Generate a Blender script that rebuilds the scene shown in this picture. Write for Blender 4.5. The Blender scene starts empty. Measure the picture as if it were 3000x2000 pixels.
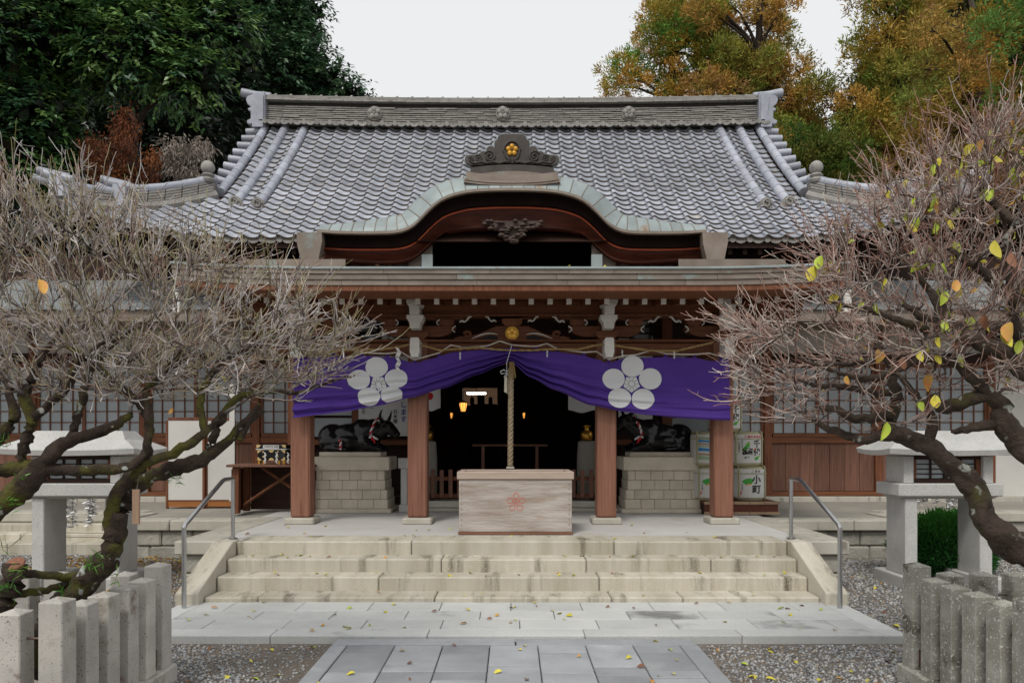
import bpy, math, random
import numpy as np
from mathutils import Matrix, Vector
random.seed(7); RNG = np.random.default_rng(7)
SC = bpy.context.scene
COL = SC.collection
R = math.radians

# ---------------------------------------------------------------- camera
F = 2180.0; CX = 1500.0; HZ = 1290.0; EYE = 1.65       # pixels of the 3000 x 2000 photograph, metres
cam = bpy.data.cameras.new('camera'); camo = bpy.data.objects.new('camera', cam); COL.objects.link(camo)
cam.sensor_fit = 'HORIZONTAL'; cam.sensor_width = 36; cam.lens = 36 * F / 3000
cam.shift_y = (HZ - 1000) / 3000; cam.clip_start = 0.05; cam.clip_end = 2000
camo.location = (0, 0, EYE); camo.rotation_euler = (R(90), 0, 0)
SC.camera = camo

# ---------------------------------------------------------------- sky, sun, exposure (bright overcast)
SUN_EL, SUN_AZ = R(52), R(200)          # azimuth clockwise from +Y: behind the camera, a little to its left
w = bpy.data.worlds.new('World'); SC.world = w; w.use_nodes = True
nt = w.node_tree; nt.nodes.clear()
sky = nt.nodes.new('ShaderNodeTexSky'); sky.sky_type = 'NISHITA'; sky.sun_disc = False
sky.sun_elevation = SUN_EL; sky.sun_rotation = SUN_AZ; sky.dust_density = 6; sky.air_density = 1.0
hs = nt.nodes.new('ShaderNodeHueSaturation'); hs.inputs['Saturation'].default_value = 0.10
bgA = nt.nodes.new('ShaderNodeBackground'); bgA.inputs['Strength'].default_value = 0.06
bgB = nt.nodes.new('ShaderNodeBackground'); bgB.inputs['Color'].default_value = (0.815, 0.83, 0.84, 1); bgB.inputs['Strength'].default_value = 1.0
mx = nt.nodes.new('ShaderNodeMixShader'); mx.inputs[0].default_value = 0.80   # cloud deck over the clear sky
out = nt.nodes.new('ShaderNodeOutputWorld')
L = nt.links.new
L(sky.outputs[0], hs.inputs['Color']); L(hs.outputs[0], bgA.inputs['Color'])
L(bgA.outputs[0], mx.inputs[1]); L(bgB.outputs[0], mx.inputs[2]); L(mx.outputs[0], out.inputs['Surface'])
sun = bpy.data.lights.new('sun', 'SUN'); sun.energy = 1.5; sun.angle = R(14); sun.color = (1.0, 0.95, 0.88)
suno = bpy.data.objects.new('sun', sun); COL.objects.link(suno)
suno.location = (-5, -10, 20)
sd = Vector((math.sin(SUN_AZ) * math.cos(SUN_EL), math.cos(SUN_AZ) * math.cos(SUN_EL), math.sin(SUN_EL)))
suno.rotation_euler = sd.to_track_quat('Z', 'Y').to_euler()
vs = SC.view_settings; vs.view_transform = 'Standard'; vs.look = 'None'; vs.gamma = 1; vs.exposure = 0.30; vs.use_curve_mapping = False
SC.render.engine = 'CYCLES'
SC.cycles.use_denoising = True
SC.cycles.max_bounces = 6; SC.cycles.diffuse_bounces = 4; SC.cycles.transparent_max_bounces = 6

# ---------------------------------------------------------------- helpers
def P(u, v, d):
    """photograph pixel + distance along the view axis -> place in the yard"""
    return Vector(((u - CX) * d / F, d, EYE - (v - HZ) * d / F))
def PX(u, d): return (u - CX) * d / F
def PZ(v, d): return EYE - (v - HZ) * d / F

WM = {}
def link(name, data, parent=None, m=None, label=None, cat=None, group=None, kind=None):
    o = bpy.data.objects.new(name, data); COL.objects.link(o)
    m = m if m is not None else Matrix.Identity(4)
    WM[o.name] = m
    if parent is not None:
        o.parent = parent; o.matrix_parent_inverse = WM[parent.name].inverted()
    o.matrix_basis = m
    return tag(o, label, cat, group, kind)
def tag(o, label=None, cat=None, group=None, kind=None):
    if label: o['label'] = label
    if cat: o['category'] = cat
    if group: o['group'] = group
    if kind: o['kind'] = kind
    return o
def thing(name, label, cat, loc, group=None):
    return link(name, None, None, Matrix.Translation(Vector(loc)), label, cat, group)
def copy_tree(root, delta, label=None, group=None):
    """a copy of a thing with copies of its parts and sub-parts, moved by delta (a matrix or a vector)"""
    D = delta if isinstance(delta, Matrix) else Matrix.Translation(Vector(delta))
    def rec(o, par):
        c = o.copy(); COL.objects.link(c); c.parent = par
        WM[c.name] = (D @ WM[o.name]) if par is None else WM[o.name]
        if par is None: c.matrix_basis = D @ WM[o.name]
        for ch in KIDS.get(o.name, []): rec(ch, c)
        return c
    KIDS = {}
    for o in bpy.data.objects:
        if o.parent: KIDS.setdefault(o.parent.name, []).append(o)
    c = rec(root, None)
    if label: c['label'] = label
    if group: c['group'] = group
    return c

class MB:
    def __init__(s): s.v = []; s.f = []
    def add(s, vs, fs):
        n = len(s.v); s.v += [tuple(p) for p in vs]; s.f += [tuple(i + n for i in f) for f in fs]; return s
    def box(s, x0, x1, y0, y1, z0, z1, c=0.0):
        if c <= 0:
            v = [(x, y, z) for x in (x0, x1) for y in (y0, y1) for z in (z0, z1)]
            return s.add(v, [(0,1,3,2),(4,6,7,5),(0,4,5,1),(2,3,7,6),(0,2,6,4),(1,5,7,3)])
        c = min(c, (x1-x0)*.45, (y1-y0)*.45, (z1-z0)*.45)
        v = []; idx = {}
        lo = (x0, y0, z0); hi = (x1, y1, z1)
        for sx in (0, 1):
            for sy in (0, 1):
                for sz in (0, 1):
                    sg = (sx, sy, sz)
                    for a in range(3):
                        p = [0, 0, 0]
                        for k in range(3):
                            e = hi[k] if sg[k] else lo[k]
                            p[k] = e if k == a else (e - c if sg[k] else e + c)
                        idx[(sg, a)] = len(v); v.append(tuple(p))
        f = []
        for a in range(3):
            b, d = (a+1) % 3, (a+2) % 3
            for sa in (0, 1):
                q = []
                for (sb, sdd) in ((0,0),(1,0),(1,1),(0,1)):
                    g = [0,0,0]; g[a] = sa; g[b] = sb; g[d] = sdd
                    q.append(idx[(tuple(g), a)])
                f.append(tuple(q if sa else q[::-1]))
        for a in range(3):
            b, d = (a+1) % 3, (a+2) % 3
            for sb in (0, 1):
                for sdd in (0, 1):
                    g0 = [0,0,0]; g0[b] = sb; g0[d] = sdd; g1 = list(g0); g1[a] = 1
                    q = [idx[(tuple(g0), b)], idx[(tuple(g1), b)], idx[(tuple(g1), d)], idx[(tuple(g0), d)]]
                    f.append(tuple(q if sb == sdd else q[::-1]))
        for sx in (0,1):
            for sy in (0,1):
                for sz in (0,1):
                    q = [idx[((sx,sy,sz), a)] for a in range(3)]
                    f.append(tuple(q if (sx+sy+sz) % 2 else q[::-1]))
        return s.add(v, f)
    def prism(s, pts, a0, a1, axis='y'):
        """polygon (counter-clockwise seen from -axis side is not needed) extruded along axis"""
        n = len(pts)
        def mk(p, a): return {'y': (p[0], a, p[1]), 'x': (a, p[0], p[1]), 'z': (p[0], p[1], a)}[axis]
        v = [mk(p, a0) for p in pts] + [mk(p, a1) for p in pts]
        f = [tuple(range(n)), tuple(range(2*n-1, n-1, -1))] + [(i, i+n, (i+1) % n + n, (i+1) % n) for i in range(n)]
        return s.add(v, f)
    def tube(s, pts, r, n=6, cap=True, squash=None):
        pts = [Vector(p) for p in pts]; m = len(pts)
        rr = r if isinstance(r, (list, tuple)) else [r] * m
        v = []; prev = None
        for i in range(m):
            t = (pts[min(i+1, m-1)] - pts[max(i-1, 0)])
            if t.length < 1e-9: t = Vector((0,0,1))
            t.normalize()
            if prev is None:
                up = Vector((0,0,1)) if abs(t.z) < .9 else Vector((1,0,0))
                a = t.cross(up).normalized()
            else:
                a = prev - t * prev.dot(t)
                a = a.normalized() if a.length > 1e-6 else t.orthogonal().normalized()
            prev = a; b = t.cross(a)
            for k in range(n):
                th = 2*math.pi*k/n
                v.append(pts[i] + (a*math.cos(th) + b*math.sin(th)) * rr[i])
        f = [(i*n+k, i*n+(k+1) % n, (i+1)*n+(k+1) % n, (i+1)*n+k) for i in range(m-1) for k in range(n)]
        if cap: f += [tuple(range(n-1, -1, -1)), tuple((m-1)*n+k for k in range(n))]
        return s.add(v, f)
    def lathe(s, prof, n=24, c=(0,0,0)):
        v = []; f = []
        for (r, z) in prof:
            for k in range(n):
                th = 2*math.pi*k/n; v.append((c[0]+r*math.cos(th), c[1]+r*math.sin(th), c[2]+z))
        m = len(prof)
        f = [(i*n+k, i*n+(k+1) % n, (i+1)*n+(k+1) % n, (i+1)*n+k) for i in range(m-1) for k in range(n)]
        f += [tuple(range(n-1, -1, -1)), tuple((m-1)*n+k for k in range(n))]
        return s.add(v, f)
    def ball(s, c, r, n=14, m=9):
        r = r if isinstance(r, (tuple, list)) else (r, r, r)
        v = []; 
        for i in range(m+1):
            ph = math.pi*i/m
            for k in range(n):
                th = 2*math.pi*k/n
                v.append((c[0]+r[0]*math.sin(ph)*math.cos(th), c[1]+r[1]*math.sin(ph)*math.sin(th), c[2]-r[2]*math.cos(ph)))
        return s.add(v, [(i*n+k, i*n+(k+1) % n, (i+1)*n+(k+1) % n, (i+1)*n+k) for i in range(m) for k in range(n)])
    def grid(s, fn, nu, nv):
        v = [fn(i/nu, j/nv) for i in range(nu+1) for j in range(nv+1)]
        return s.add(v, [(i*(nv+1)+j, (i+1)*(nv+1)+j, (i+1)*(nv+1)+j+1, i*(nv+1)+j+1) for i in range(nu) for j in range(nv)])
    def disc(s, c, r, y1, n=16):
        """flat round boss facing -y at c, thickness back to y1"""
        v = [(c[0]+r*math.cos(2*math.pi*k/n), y, c[2]+r*math.sin(2*math.pi*k/n)) for y in (c[1], y1) for k in range(n)]
        return s.add(v, [tuple(range(n)), tuple(range(2*n-1, n-1, -1))] + [(k, k+n, (k+1) % n+n, (k+1) % n) for k in range(n)])
    def mesh(s, name, m=None, smooth=False):
        me = bpy.data.meshes.new(name); me.from_pydata(s.v, [], s.f)
        if m: me.materials.append(m)
        if smooth: 
            me.polygons.foreach_set('use_smooth', [True]*len(me.polygons))
            if smooth == 'auto': me.set_sharp_from_angle(angle=R(40))
        me.update(); return me
    def build(s, name, m, parent=None, smooth=False, fix=True, **k):
        me = s.mesh(name, m, smooth)
        if fix: fixn(me)
        return link(name, me, parent, None, **k)
import bmesh
def fixn(me):
    bm = bmesh.new(); bm.from_mesh(me); bmesh.ops.recalc_face_normals(bm, faces=bm.faces); bm.to_mesh(me); bm.free()
def np_mesh(name, V, FQ, m, col=None, smooth=False):
    """fast mesh: V (n,3), FQ (k,3 or 4) index array, col (n,3) vertex colours"""
    V = np.ascontiguousarray(V, dtype=np.float32); FQ = np.ascontiguousarray(FQ, dtype=np.int32)
    me = bpy.data.meshes.new(name); k = FQ.shape[1]
    me.vertices.add(len(V)); me.vertices.foreach_set('co', V.ravel())
    me.loops.add(FQ.size); me.loops.foreach_set('vertex_index', FQ.ravel())
    me.polygons.add(len(FQ)); me.polygons.foreach_set('loop_start', np.arange(len(FQ), dtype=np.int32) * k)
    if col is not None:
        a = me.color_attributes.new('Col', 'FLOAT_COLOR', 'POINT')
        c4 = np.ones((len(V), 4), np.float32); c4[:, :3] = col; a.data.foreach_set('color', c4.ravel())
    if smooth: me.polygons.foreach_set('use_smooth', [True]*len(FQ))
    if m: me.materials.append(m)
    me.update(calc_edges=True); me.validate(); return me
TS = bpy.data.scenes.new('workbench')                    # scratch scene for evaluating modifiers and lettering, removed at the end
def bake(o):
    TS.collection.objects.link(o)
    with bpy.context.temp_override(scene=TS, view_layer=TS.view_layers[0]):
        dg = bpy.context.evaluated_depsgraph_get(); dg.update()
        me = bpy.data.meshes.new_from_object(o.evaluated_get(dg))
    TS.collection.objects.unlink(o); return me
def text_mb(s, size, bold=0.0):
    cu = bpy.data.curves.new('lettering', 'FONT'); cu.body = s; cu.size = size; cu.offset = bold * size; cu.resolution_u = 2
    cu.align_x = 'CENTER'; cu.align_y = 'CENTER'
    o = bpy.data.objects.new('lettering', cu); me = bake(o)
    b = MB(); b.v = [tuple(v.co) for v in me.vertices]; b.f = [tuple(p.vertices) for p in me.polygons]
    bpy.data.objects.remove(o); bpy.data.curves.remove(cu); bpy.data.meshes.remove(me)
    return b
def column_text(s, size, bold=0.0, lead=1.05):
    b = MB(); 
    for i, ch in enumerate(s):
        t = text_mb(ch, size, bold); b.add([(x, y - i*size*lead, z) for x, y, z in t.v], t.f)
    return b

# ---------------------------------------------------------------- materials
def mat(name, c1, c2=None, scale=4.0, stretch=(1,1,1), rough=.75, bump=.2, bscale=60.0, rand=.0, c3=None, s3=1.2, t3=.58, metal=0.0,
        spec=.3, detail=7, contrast=1.0, speck=None, coat=0.0, bstretch=None, sheen=0.0, w3=.1):
    m = bpy.data.materials.new(name); m.use_nodes = True; t = m.node_tree; n = t.nodes; l = t.links.new
    b = n['Principled BSDF']; b.inputs['Roughness'].default_value = rough; b.inputs['Metallic'].default_value = metal
    b.inputs['Specular IOR Level'].default_value = spec; b.inputs['Coat Weight'].default_value = coat; b.inputs['Coat Roughness'].default_value = .08
    tc = n.new('ShaderNodeTexCoord'); oi = n.new('ShaderNodeObjectInfo')
    off = n.new('ShaderNodeVectorMath'); off.operation = 'MULTIPLY_ADD'      # every copy gets its own patch of the pattern
    cmb = n.new('ShaderNodeCombineXYZ')
    for i in range(3): l(oi.outputs['Random'], cmb.inputs[i])
    l(cmb.outputs[0], off.inputs[0]); off.inputs[1].default_value = (37, 53, 71); l(tc.outputs['Object'], off.inputs[2])
    mp = n.new('ShaderNodeMapping'); mp.inputs['Scale'].default_value = stretch; l(off.outputs[0], mp.inputs[0])
    def noise(sc, det=detail, src=mp, dist=0.0):
        x = n.new('ShaderNodeTexNoise'); x.inputs['Scale'].default_value = sc; x.inputs['Detail'].default_value = det
        x.inputs['Roughness'].default_value = .62; x.inputs['Distortion'].default_value = dist; l(src.outputs[0], x.inputs['Vector']); return x
    def rgb(c): 
        x = n.new('ShaderNodeRGB'); x.outputs[0].default_value = (*c, 1); return x.outputs[0]
    def mix(fac, a, bb, mode='MIX'):
        x = n.new('ShaderNodeMix'); x.data_type = 'RGBA'; x.blend_type = mode
        if isinstance(fac, float): x.inputs[0].default_value = fac
        else: l(fac, x.inputs[0])
        l(a, x.inputs[6]); l(bb, x.inputs[7]); return x.outputs[2]
    def ramp(fac, a, bb):
        x = n.new('ShaderNodeMapRange'); x.inputs[1].default_value = a; x.inputs[2].default_value = bb; l(fac, x.inputs[0]); return x.outputs[0]
    c = rgb(c1)
    if c2 is not None:
        k = .16 / contrast
        c = mix(ramp(noise(scale).outputs[0], .5-k, .5+k), c, rgb(c2))
    if c3 is not None:
        c = mix(ramp(noise(s3, 8).outputs[0], t3, t3+w3), c, rgb(c3))
    if speck is not None:       # (colour, scale, threshold)
        vz = n.new('ShaderNodeTexNoise'); vz.inputs['Scale'].default_value = speck[1]; vz.inputs['Detail'].default_value = 2; l(off.outputs[0], vz.inputs['Vector'])
        c = mix(ramp(vz.outputs[0], speck[2], speck[2]+.06), c, rgb(speck[0]))
    if rand:
        r1 = n.new('ShaderNodeMapRange'); r1.inputs[3].default_value = 1-rand; r1.inputs[4].default_value = 1+rand; l(oi.outputs['Random'], r1.inputs[0])
        hv = n.new('ShaderNodeHueSaturation'); l(r1.outputs[0], hv.inputs['Value']); l(c, hv.inputs['Color']); c = hv.outputs[0]
    l(c, b.inputs['Base Color'])
    if bump:
        bp = n.new('ShaderNodeBump'); bp.inputs['Strength'].default_value = bump; bp.inputs['Distance'].default_value = .02
        src = mp
        if bstretch: 
            src = n.new('ShaderNodeMapping'); src.inputs['Scale'].default_value = bstretch; l(off.outputs[0], src.inputs[0])
        l(noise(bscale, 4, src).outputs[0], bp.inputs['Height']); l(bp.outputs[0], b.inputs['Normal'])
    return m
def foliage(name, rough=.5, trans=.3, tint=(1,1,1), spec=.35):
    m = bpy.data.materials.new(name); m.use_nodes = True; t = m.node_tree; n = t.nodes; l = t.links.new
    b = n['Principled BSDF']; b.inputs['Roughness'].default_value = rough; b.inputs['Specular IOR Level'].default_value = spec
    a = n.new('ShaderNodeVertexColor'); a.layer_name = 'Col'
    tr = n.new('ShaderNodeBsdfTranslucent'); ms = n.new('ShaderNodeMixShader'); ms.inputs[0].default_value = trans
    l(a.outputs[0], b.inputs['Base Color']); l(a.outputs[0], tr.inputs[0]); l(b.outputs[0], ms.inputs[1]); l(tr.outputs[0], ms.inputs[2])
    l(ms.outputs[0], n['Material Output'].inputs[0]); return m
def emit(name, c, s):
    m = bpy.data.materials.new(name); m.use_nodes = True; b = m.node_tree.nodes['Principled BSDF']
    b.inputs['Base Color'].default_value = (*c, 1); b.inputs['Emission Color'].default_value = (*c, 1); b.inputs['Emission Strength'].default_value = s; return m

GRANITE = (.46, .44, .40)
m_slab  = mat('landing_slab', (.53,.535,.52), (.44,.45,.44), 1.6, rough=.85, bump=.25, bscale=120, rand=.07, c3=(.20,.20,.195), s3=.8, t3=.585, speck=((.25,.25,.25), 160, .62))
m_path  = mat('path_slab', (.33,.34,.355), (.24,.25,.265), 2.2, rough=.85, bump=.35, bscale=150, rand=.20, c3=(.38,.39,.40), s3=1.3, t3=.60, speck=((.40,.40,.40), 190, .62))
m_step  = mat('step_stone', (.55,.51,.43), (.40,.365,.28), 1.2, stretch=(3.2,1.0,.25), rough=.9, bump=.45, bscale=160, bstretch=(1,1,1), rand=.14, c3=(.12,.10,.065), s3=1.7, t3=.535, w3=.17, speck=((.62,.59,.52), 150, .60))
m_steptop = mat('step_tread', (.50,.48,.42), (.42,.40,.35), 2.0, rough=.9, bump=.4, bscale=160, rand=.06, c3=(.27,.27,.25), s3=1.4, t3=.62)
m_floor = mat('porch_floor', (.54,.53,.51), (.46,.45,.425), .9, rough=.85, bump=.15, bscale=90, c3=(.36,.30,.22), s3=.7, t3=.60)
m_wallstone = mat('terrace_stone', (.40,.38,.33), (.28,.27,.235), 3.0, rough=.95, bump=.9, bscale=26, rand=.12, c3=(.20,.19,.15), s3=2.0, t3=.60)
m_coping = mat('coping_stone', (.50,.475,.41), (.39,.37,.31), 1.4, stretch=(2,2,.7), rough=.9, bump=.4, bscale=140, rand=.06, c3=(.22,.20,.17), s3=2.2, t3=.60)
m_terr  = mat('terrace_floor', (.34,.32,.28), (.27,.255,.22), 1.1, rough=.9, bump=.2, bscale=90)
m_granite = mat('speckled_granite', (.47,.465,.45), (.38,.375,.36), 3.0, rough=.8, bump=.25, bscale=140, rand=.08, speck=((.10,.10,.10), 95, .63), c3=(.28,.265,.22), s3=2.6, t3=.60)
m_granite2 = mat('lantern_granite', (.50,.495,.475), (.42,.415,.40), 3.0, rough=.85, bump=.25, bscale=140, rand=.03, speck=((.17,.17,.17), 120, .62), c3=(.34,.30,.25), s3=1.6, t3=.66)
m_granite3 = mat('mossy_granite', (.33,.325,.29), (.22,.215,.18), 5.0, rough=.9, bump=.4, bscale=120, rand=.12, speck=((.46,.46,.43), 80, .60), c3=(.12,.115,.085), s3=3.2, t3=.58)
m_ground = mat('earth', (.20,.165,.13), (.135,.115,.095), 2.0, rough=1, bump=.8, bscale=70, c3=(.24,.18,.125), s3=.9, t3=.6, speck=((.30,.30,.30), 70, .60))
m_wood  = mat('red_brown_timber', (.19,.072,.034), (.105,.038,.018), 3.0, stretch=(9,9,.7), rough=.6, bump=.25, bscale=6, rand=.12, spec=.25)
m_woodh = mat('horizontal_timber', (.185,.070,.030), (.105,.038,.017), 3.0, stretch=(.7,9,9), rough=.6, bump=.25, bscale=6, rand=.10, spec=.25)
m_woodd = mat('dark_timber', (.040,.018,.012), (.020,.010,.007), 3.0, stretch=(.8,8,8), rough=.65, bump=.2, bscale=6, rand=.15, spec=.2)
m_plank = mat('weathered_plank', (.20,.098,.066), (.125,.064,.046), 3.0, stretch=(10,10,.6), rough=.7, bump=.3, bscale=6, rand=.16, c3=(.36,.15,.045), s3=1.0, t3=.66, spec=.2)
m_postwood = mat('porch_post_timber', (.27,.128,.085), (.185,.078,.047), 3.0, stretch=(14,14,.5), rough=.6, bump=.25, bscale=5, rand=.10, spec=.3, c3=(.115,.038,.02), s3=1.1, t3=.60)
m_white = mat('whitewashed_end', (.66,.65,.62), (.56,.55,.51), 8, rough=.85, bump=.15, rand=.06, c3=(.30,.25,.2), s3=14, t3=.66)
m_plaster = mat('plaster', (.60,.585,.55), (.54,.525,.49), 2.0, rough=.9, bump=.08)
m_pane = mat('frosted_pane', (.30,.33,.345), (.26,.285,.30), 1.5, rough=.28, bump=0, rand=.08, spec=.5)
m_tile = mat('grey_roof_tile', (.37,.39,.44), (.285,.30,.35), 5, rough=.45, bump=.12, bscale=70, rand=.20, spec=.45, c3=(.36,.34,.31), s3=2.6, t3=.60)
m_tile_old = mat('old_roof_tile', (.30,.285,.265), (.20,.19,.175), 6, rough=.7, bump=.3, bscale=60, rand=.16, c3=(.16,.15,.13), s3=5, t3=.58)
m_copper = mat('verdigris_copper', (.30,.355,.355), (.22,.25,.25), 2.2, rough=.55, bump=.1, bscale=30, rand=.10, metal=.15, c3=(.235,.135,.075), s3=1.5, t3=.62)
m_copperb = mat('brown_copper', (.245,.205,.17), (.175,.14,.115), 2.0, stretch=(1.5,1.5,1.5), rough=.55, bump=.1, bscale=30, rand=.08, metal=.2, c3=(.22,.26,.24), s3=1.8, t3=.60)
m_pent = mat('grey_copper_sheet', (.25,.27,.275), (.18,.195,.20), 2.2, rough=.5, bump=.1, bscale=30, rand=.08, metal=.1)
m_bronze = mat('dark_bronze', (.075,.065,.058), (.045,.038,.034), 4, rough=.55, bump=.15, bscale=50, metal=.2)
m_gold = mat('gilded', (.55,.30,.04), (.46,.24,.03), 6, rough=.42, bump=.05, metal=.35)
m_brass = mat('brass', (.60,.33,.06), (.45,.23,.04), 6, rough=.3, bump=.05, metal=.85)
m_lacq = mat('lacquer_red', (.55,.11,.03), (.34,.06,.02), 3, stretch=(2,9,9), rough=.4, bump=.1, spec=.4)
m_gable = mat('bargeboard', (.075,.018,.009), (.034,.010,.006), 2.5, stretch=(1,5,5), rough=.5, bump=.1, spec=.15)
m_purple = mat('purple_cloth', (.080,.039,.250), (.068,.032,.22), 3, rough=.85, bump=.06, bscale=220, spec=.15)
m_crestw = mat('white_print', (.62,.63,.64), (.58,.59,.60), 3, rough=.85, bump=.03, spec=.15)
m_ink = mat('black_ink', (.018,.018,.018), rough=.7, bump=0)
m_redink = mat('red_ink', (.50,.03,.03), rough=.7, bump=0)
m_blueink = mat('blue_ink', (.03,.04,.30), rough=.7, bump=0)
m_fortune = mat('fortune_paper', (.80,.80,.79), (.74,.74,.74), 9, rough=.9, bump=0)
m_paper = mat('paper', (.63,.63,.61), (.57,.57,.55), 3, rough=.9, bump=.05)
m_steel = mat('brushed_steel', (.50,.50,.50), (.42,.42,.42), 6, rough=.3, bump=.03, metal=.95)
m_iron = mat('rusty_iron', (.16,.15,.14), (.13,.08,.05), 9, rough=.6, bump=.2, metal=.6)
m_rope = mat('straw_rope', (.40,.28,.12), (.28,.19,.08), 20, rough=.95, bump=.5, bscale=90)
m_rope2 = mat('hemp_rope', (.32,.255,.17), (.20,.155,.10), 20, rough=.95, bump=.5, bscale=90)
m_straw = mat('barrel_straw', (.44,.40,.25), (.33,.30,.18), 9, stretch=(8,8,1), rough=.95, bump=.4, bscale=20)
m_lacqb = mat('black_lacquer', (.010,.010,.012), rough=.16, bump=0, spec=.6, coat=.6)
m_oxb = mat('polished_black_bronze', (.008,.008,.009), (.012,.011,.011), 6, rough=.18, bump=0, spec=.28)
m_boxwood = mat('weathered_box_wood', (.47,.43,.40), (.27,.215,.175), 1.5, stretch=(.9,3,6.5), rough=.85, bump=.6, bscale=5, c3=(.33,.18,.09), s3=2.1, t3=.60, w3=.2, contrast=1.1)

# ================================================================ ground, path, landing, stairs, platform
g = MB(); GZ = -.07
g.grid(lambda u, v: (-160 + 320*u, -120 + 320*v, GZ), 8, 8)
ground = g.build('ground', m_ground, kind='structure', label='bare earth and gravel yard around the shrine', fix=False)

def slab(parent, mb_args, name, m, c=.006, tilt=.0015):
    x0, x1, y0, y1, z0, z1 = mb_args
    dz = random.uniform(-tilt, tilt)
    b = MB().box(x0, x1, y0, y1, z0, z1 + dz, c)
    return b.build(name, m, parent)

# ---- approach path: seven columns of slabs between long edge stones
m_joint = mat('joint_mortar', (.10,.10,.09), (.07,.07,.06), 6, rough=1)
path = MB().box(-1.48, 1.52, -1.6, 6.275, -.2, -.045).build('path', m_joint, kind='structure', label='grey granite slab path leading up to the landing')
G = .0065
cols = [-1.345, -.955, -.565, -.18, .21, .60, .985, 1.37]
for i in range(7):
    y = 6.09; k = 0
    while y > 1.4:
        ln = [.19, .52, .60, .46][(k + i*3) % 4] if k else [.20, .52, .24, .56, .22, .60, .20][i]
        y0 = max(y - ln, 1.35)
        slab(path, (cols[i]+.004, cols[i+1]-.004, y0+.009, y-.009, -.12, -.02), 'path_slab', m_path)
        y = y0; k += 1
    if y > -1.5: slab(path, (cols[i]+G, cols[i+1]-G, -1.55, y-G, -.12, -.02), 'path_slab', m_path)
for (a, b) in ((-1.48, -1.345), (1.37, 1.52)):
    for (y0, y1) in ((-1.55, 1.1), (1.1, 2.6), (2.6, 4.2), (4.2, 6.09)):
        slab(path, (a, b-G if a < 0 else b, y0+G, y1-G, -.12, -.018), 'edge_stone', m_path)
for (a, b) in ((-1.48, .03), (.03, 1.52)):
    slab(path, (a+G, b-G, 6.09+G, 6.27, -.12, -.018), 'edge_stone', m_path)

# ---- landing in front of the stairs
landing = MB().box(-3.34, 3.34, 6.31, 8.3, -.2, -.03).build('landing', m_joint, kind='structure', label='pale stone slab landing at the foot of the stairs')
rows = [(7.23, 7.62, -.01, .70), (6.88, 7.23, .40, .70), (6.53, 6.88, .07, .70)]
for (y0, y1, off, wd) in rows:
    xs = [off + wd*k for k in range(-6, 7)]
    xs = [-3.14] + [x for x in xs if -3.0 < x < 3.0] + [3.14]
    for a, b in zip(xs[:-1], xs[1:]): slab(landing, (a+.003, b-.003, y0+.003, y1-.003, -.12, .0), 'landing_slab', m_slab)
xs = [-3.36, -2.05, -.72, .62, 1.95, 3.36]
for a, b in zip(xs[:-1], xs[1:]): slab(landing, (a+.003, b-.003, 6.30, 6.527, -.14, .002), 'kerb_slab', m_slab)
for s in (-1, 1):
    for (y0, y1) in ((6.53, 7.1), (7.1, 7.9)):
        a, b = sorted((s*3.143, s*3.36)); slab(landing, (a, b, y0+.003, y1-.003, -.14, .001), 'kerb_slab', m_slab)

# ---- stone stairs: four courses of long blocks between two sloping cheeks
stairs = thing('stone_stairs', 'four wide tan stone steps between sloping cheek stones and up to the porch', 'stairs', (0, 8, 0))
H = [0, .051, .200, .343, .499]; D = [7.602, 7.92, 8.21, 8.505]
joints = [[-1.12, .78, 2.3], [-.75, 1.33, 2.42], [-.71, 1.05, 2.26], [-1.0, 1.18]]
joints = [[-2.6, -.79, 1.02, 1.75], [-1.42, .93], [-.78, .82, 2.2], [-1.15, 1.17]]
ends = [D[1]+.10, D[2]+.10, D[3]+.10, 9.05]
for i in range(4):
    xs = [-3.15] + joints[i] + [3.15]
    for a, b in zip(xs[:-1], xs[1:]):
        MB().box(a+.004, b-.004, D[i] + random.uniform(-.004,.004), ends[i], H[i]-.02 if i else -.1, H[i+1] + random.uniform(-.002,.002), .014).build('step_block', m_step, stairs)
for s in (-1, 1):
    pts = [(7.47, -.12), (7.47, .115), (8.42, .505), (8.63, .505), (8.63, -.12)]
    a, b = sorted((s*3.155, s*3.385))
    mb = MB().prism(pts, a, b, 'x')
    o = mb.build('cheek_stone', m_step, stairs)
    bv = o.modifiers.new('edge', 'BEVEL'); bv.width = .012; bv.segments = 2
# ---- porch platform
platform = MB().box(-3.83, 3.83, 8.66, 13.0, -.15, .488).build('porch_floor', m_floor, kind='structure', label='pale smooth porch floor on a stone platform')
for s in (-1, 1):
    a, b = sorted((s*3.39, s*3.86)); MB().box(a, b, 8.50, 9.2, .345, .500, .012).build('coping_stone', m_coping, platform)
    ys = [9.2, 10.1, 11.2]
    for y0, y1 in zip(ys[:-1], ys[1:]):
        a, b = sorted((s*3.45, s*3.86)); MB().box(a, b, y0+.004, y1-.004, .345, .501, .012).build('coping_stone', m_coping, platform)
    for k in range(5):                                   # rough facing blocks under the coping
        a, b = sorted((s*3.40, s*(3.80 + .02*(k % 2)))); y0 = 8.56 + k*.5
        for (z0, z1) in ((-.1, .12), (.12, .343)):
            MB().box(a, b, y0+.005, y0+.495, z0+.004, z1-.004, .02).build('facing_block', m_wallstone, platform)
for a, b in zip([-3.38, -1.9, -.3, 1.3, 3.38][:-1], [-3.38, -1.9, -.3, 1.3, 3.38][1:]):
    pass
fl = MB().box(-3.44, 3.44, 9.052, 12.9, .40, .4965).build('floor_screed', m_floor, platform)
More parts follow.
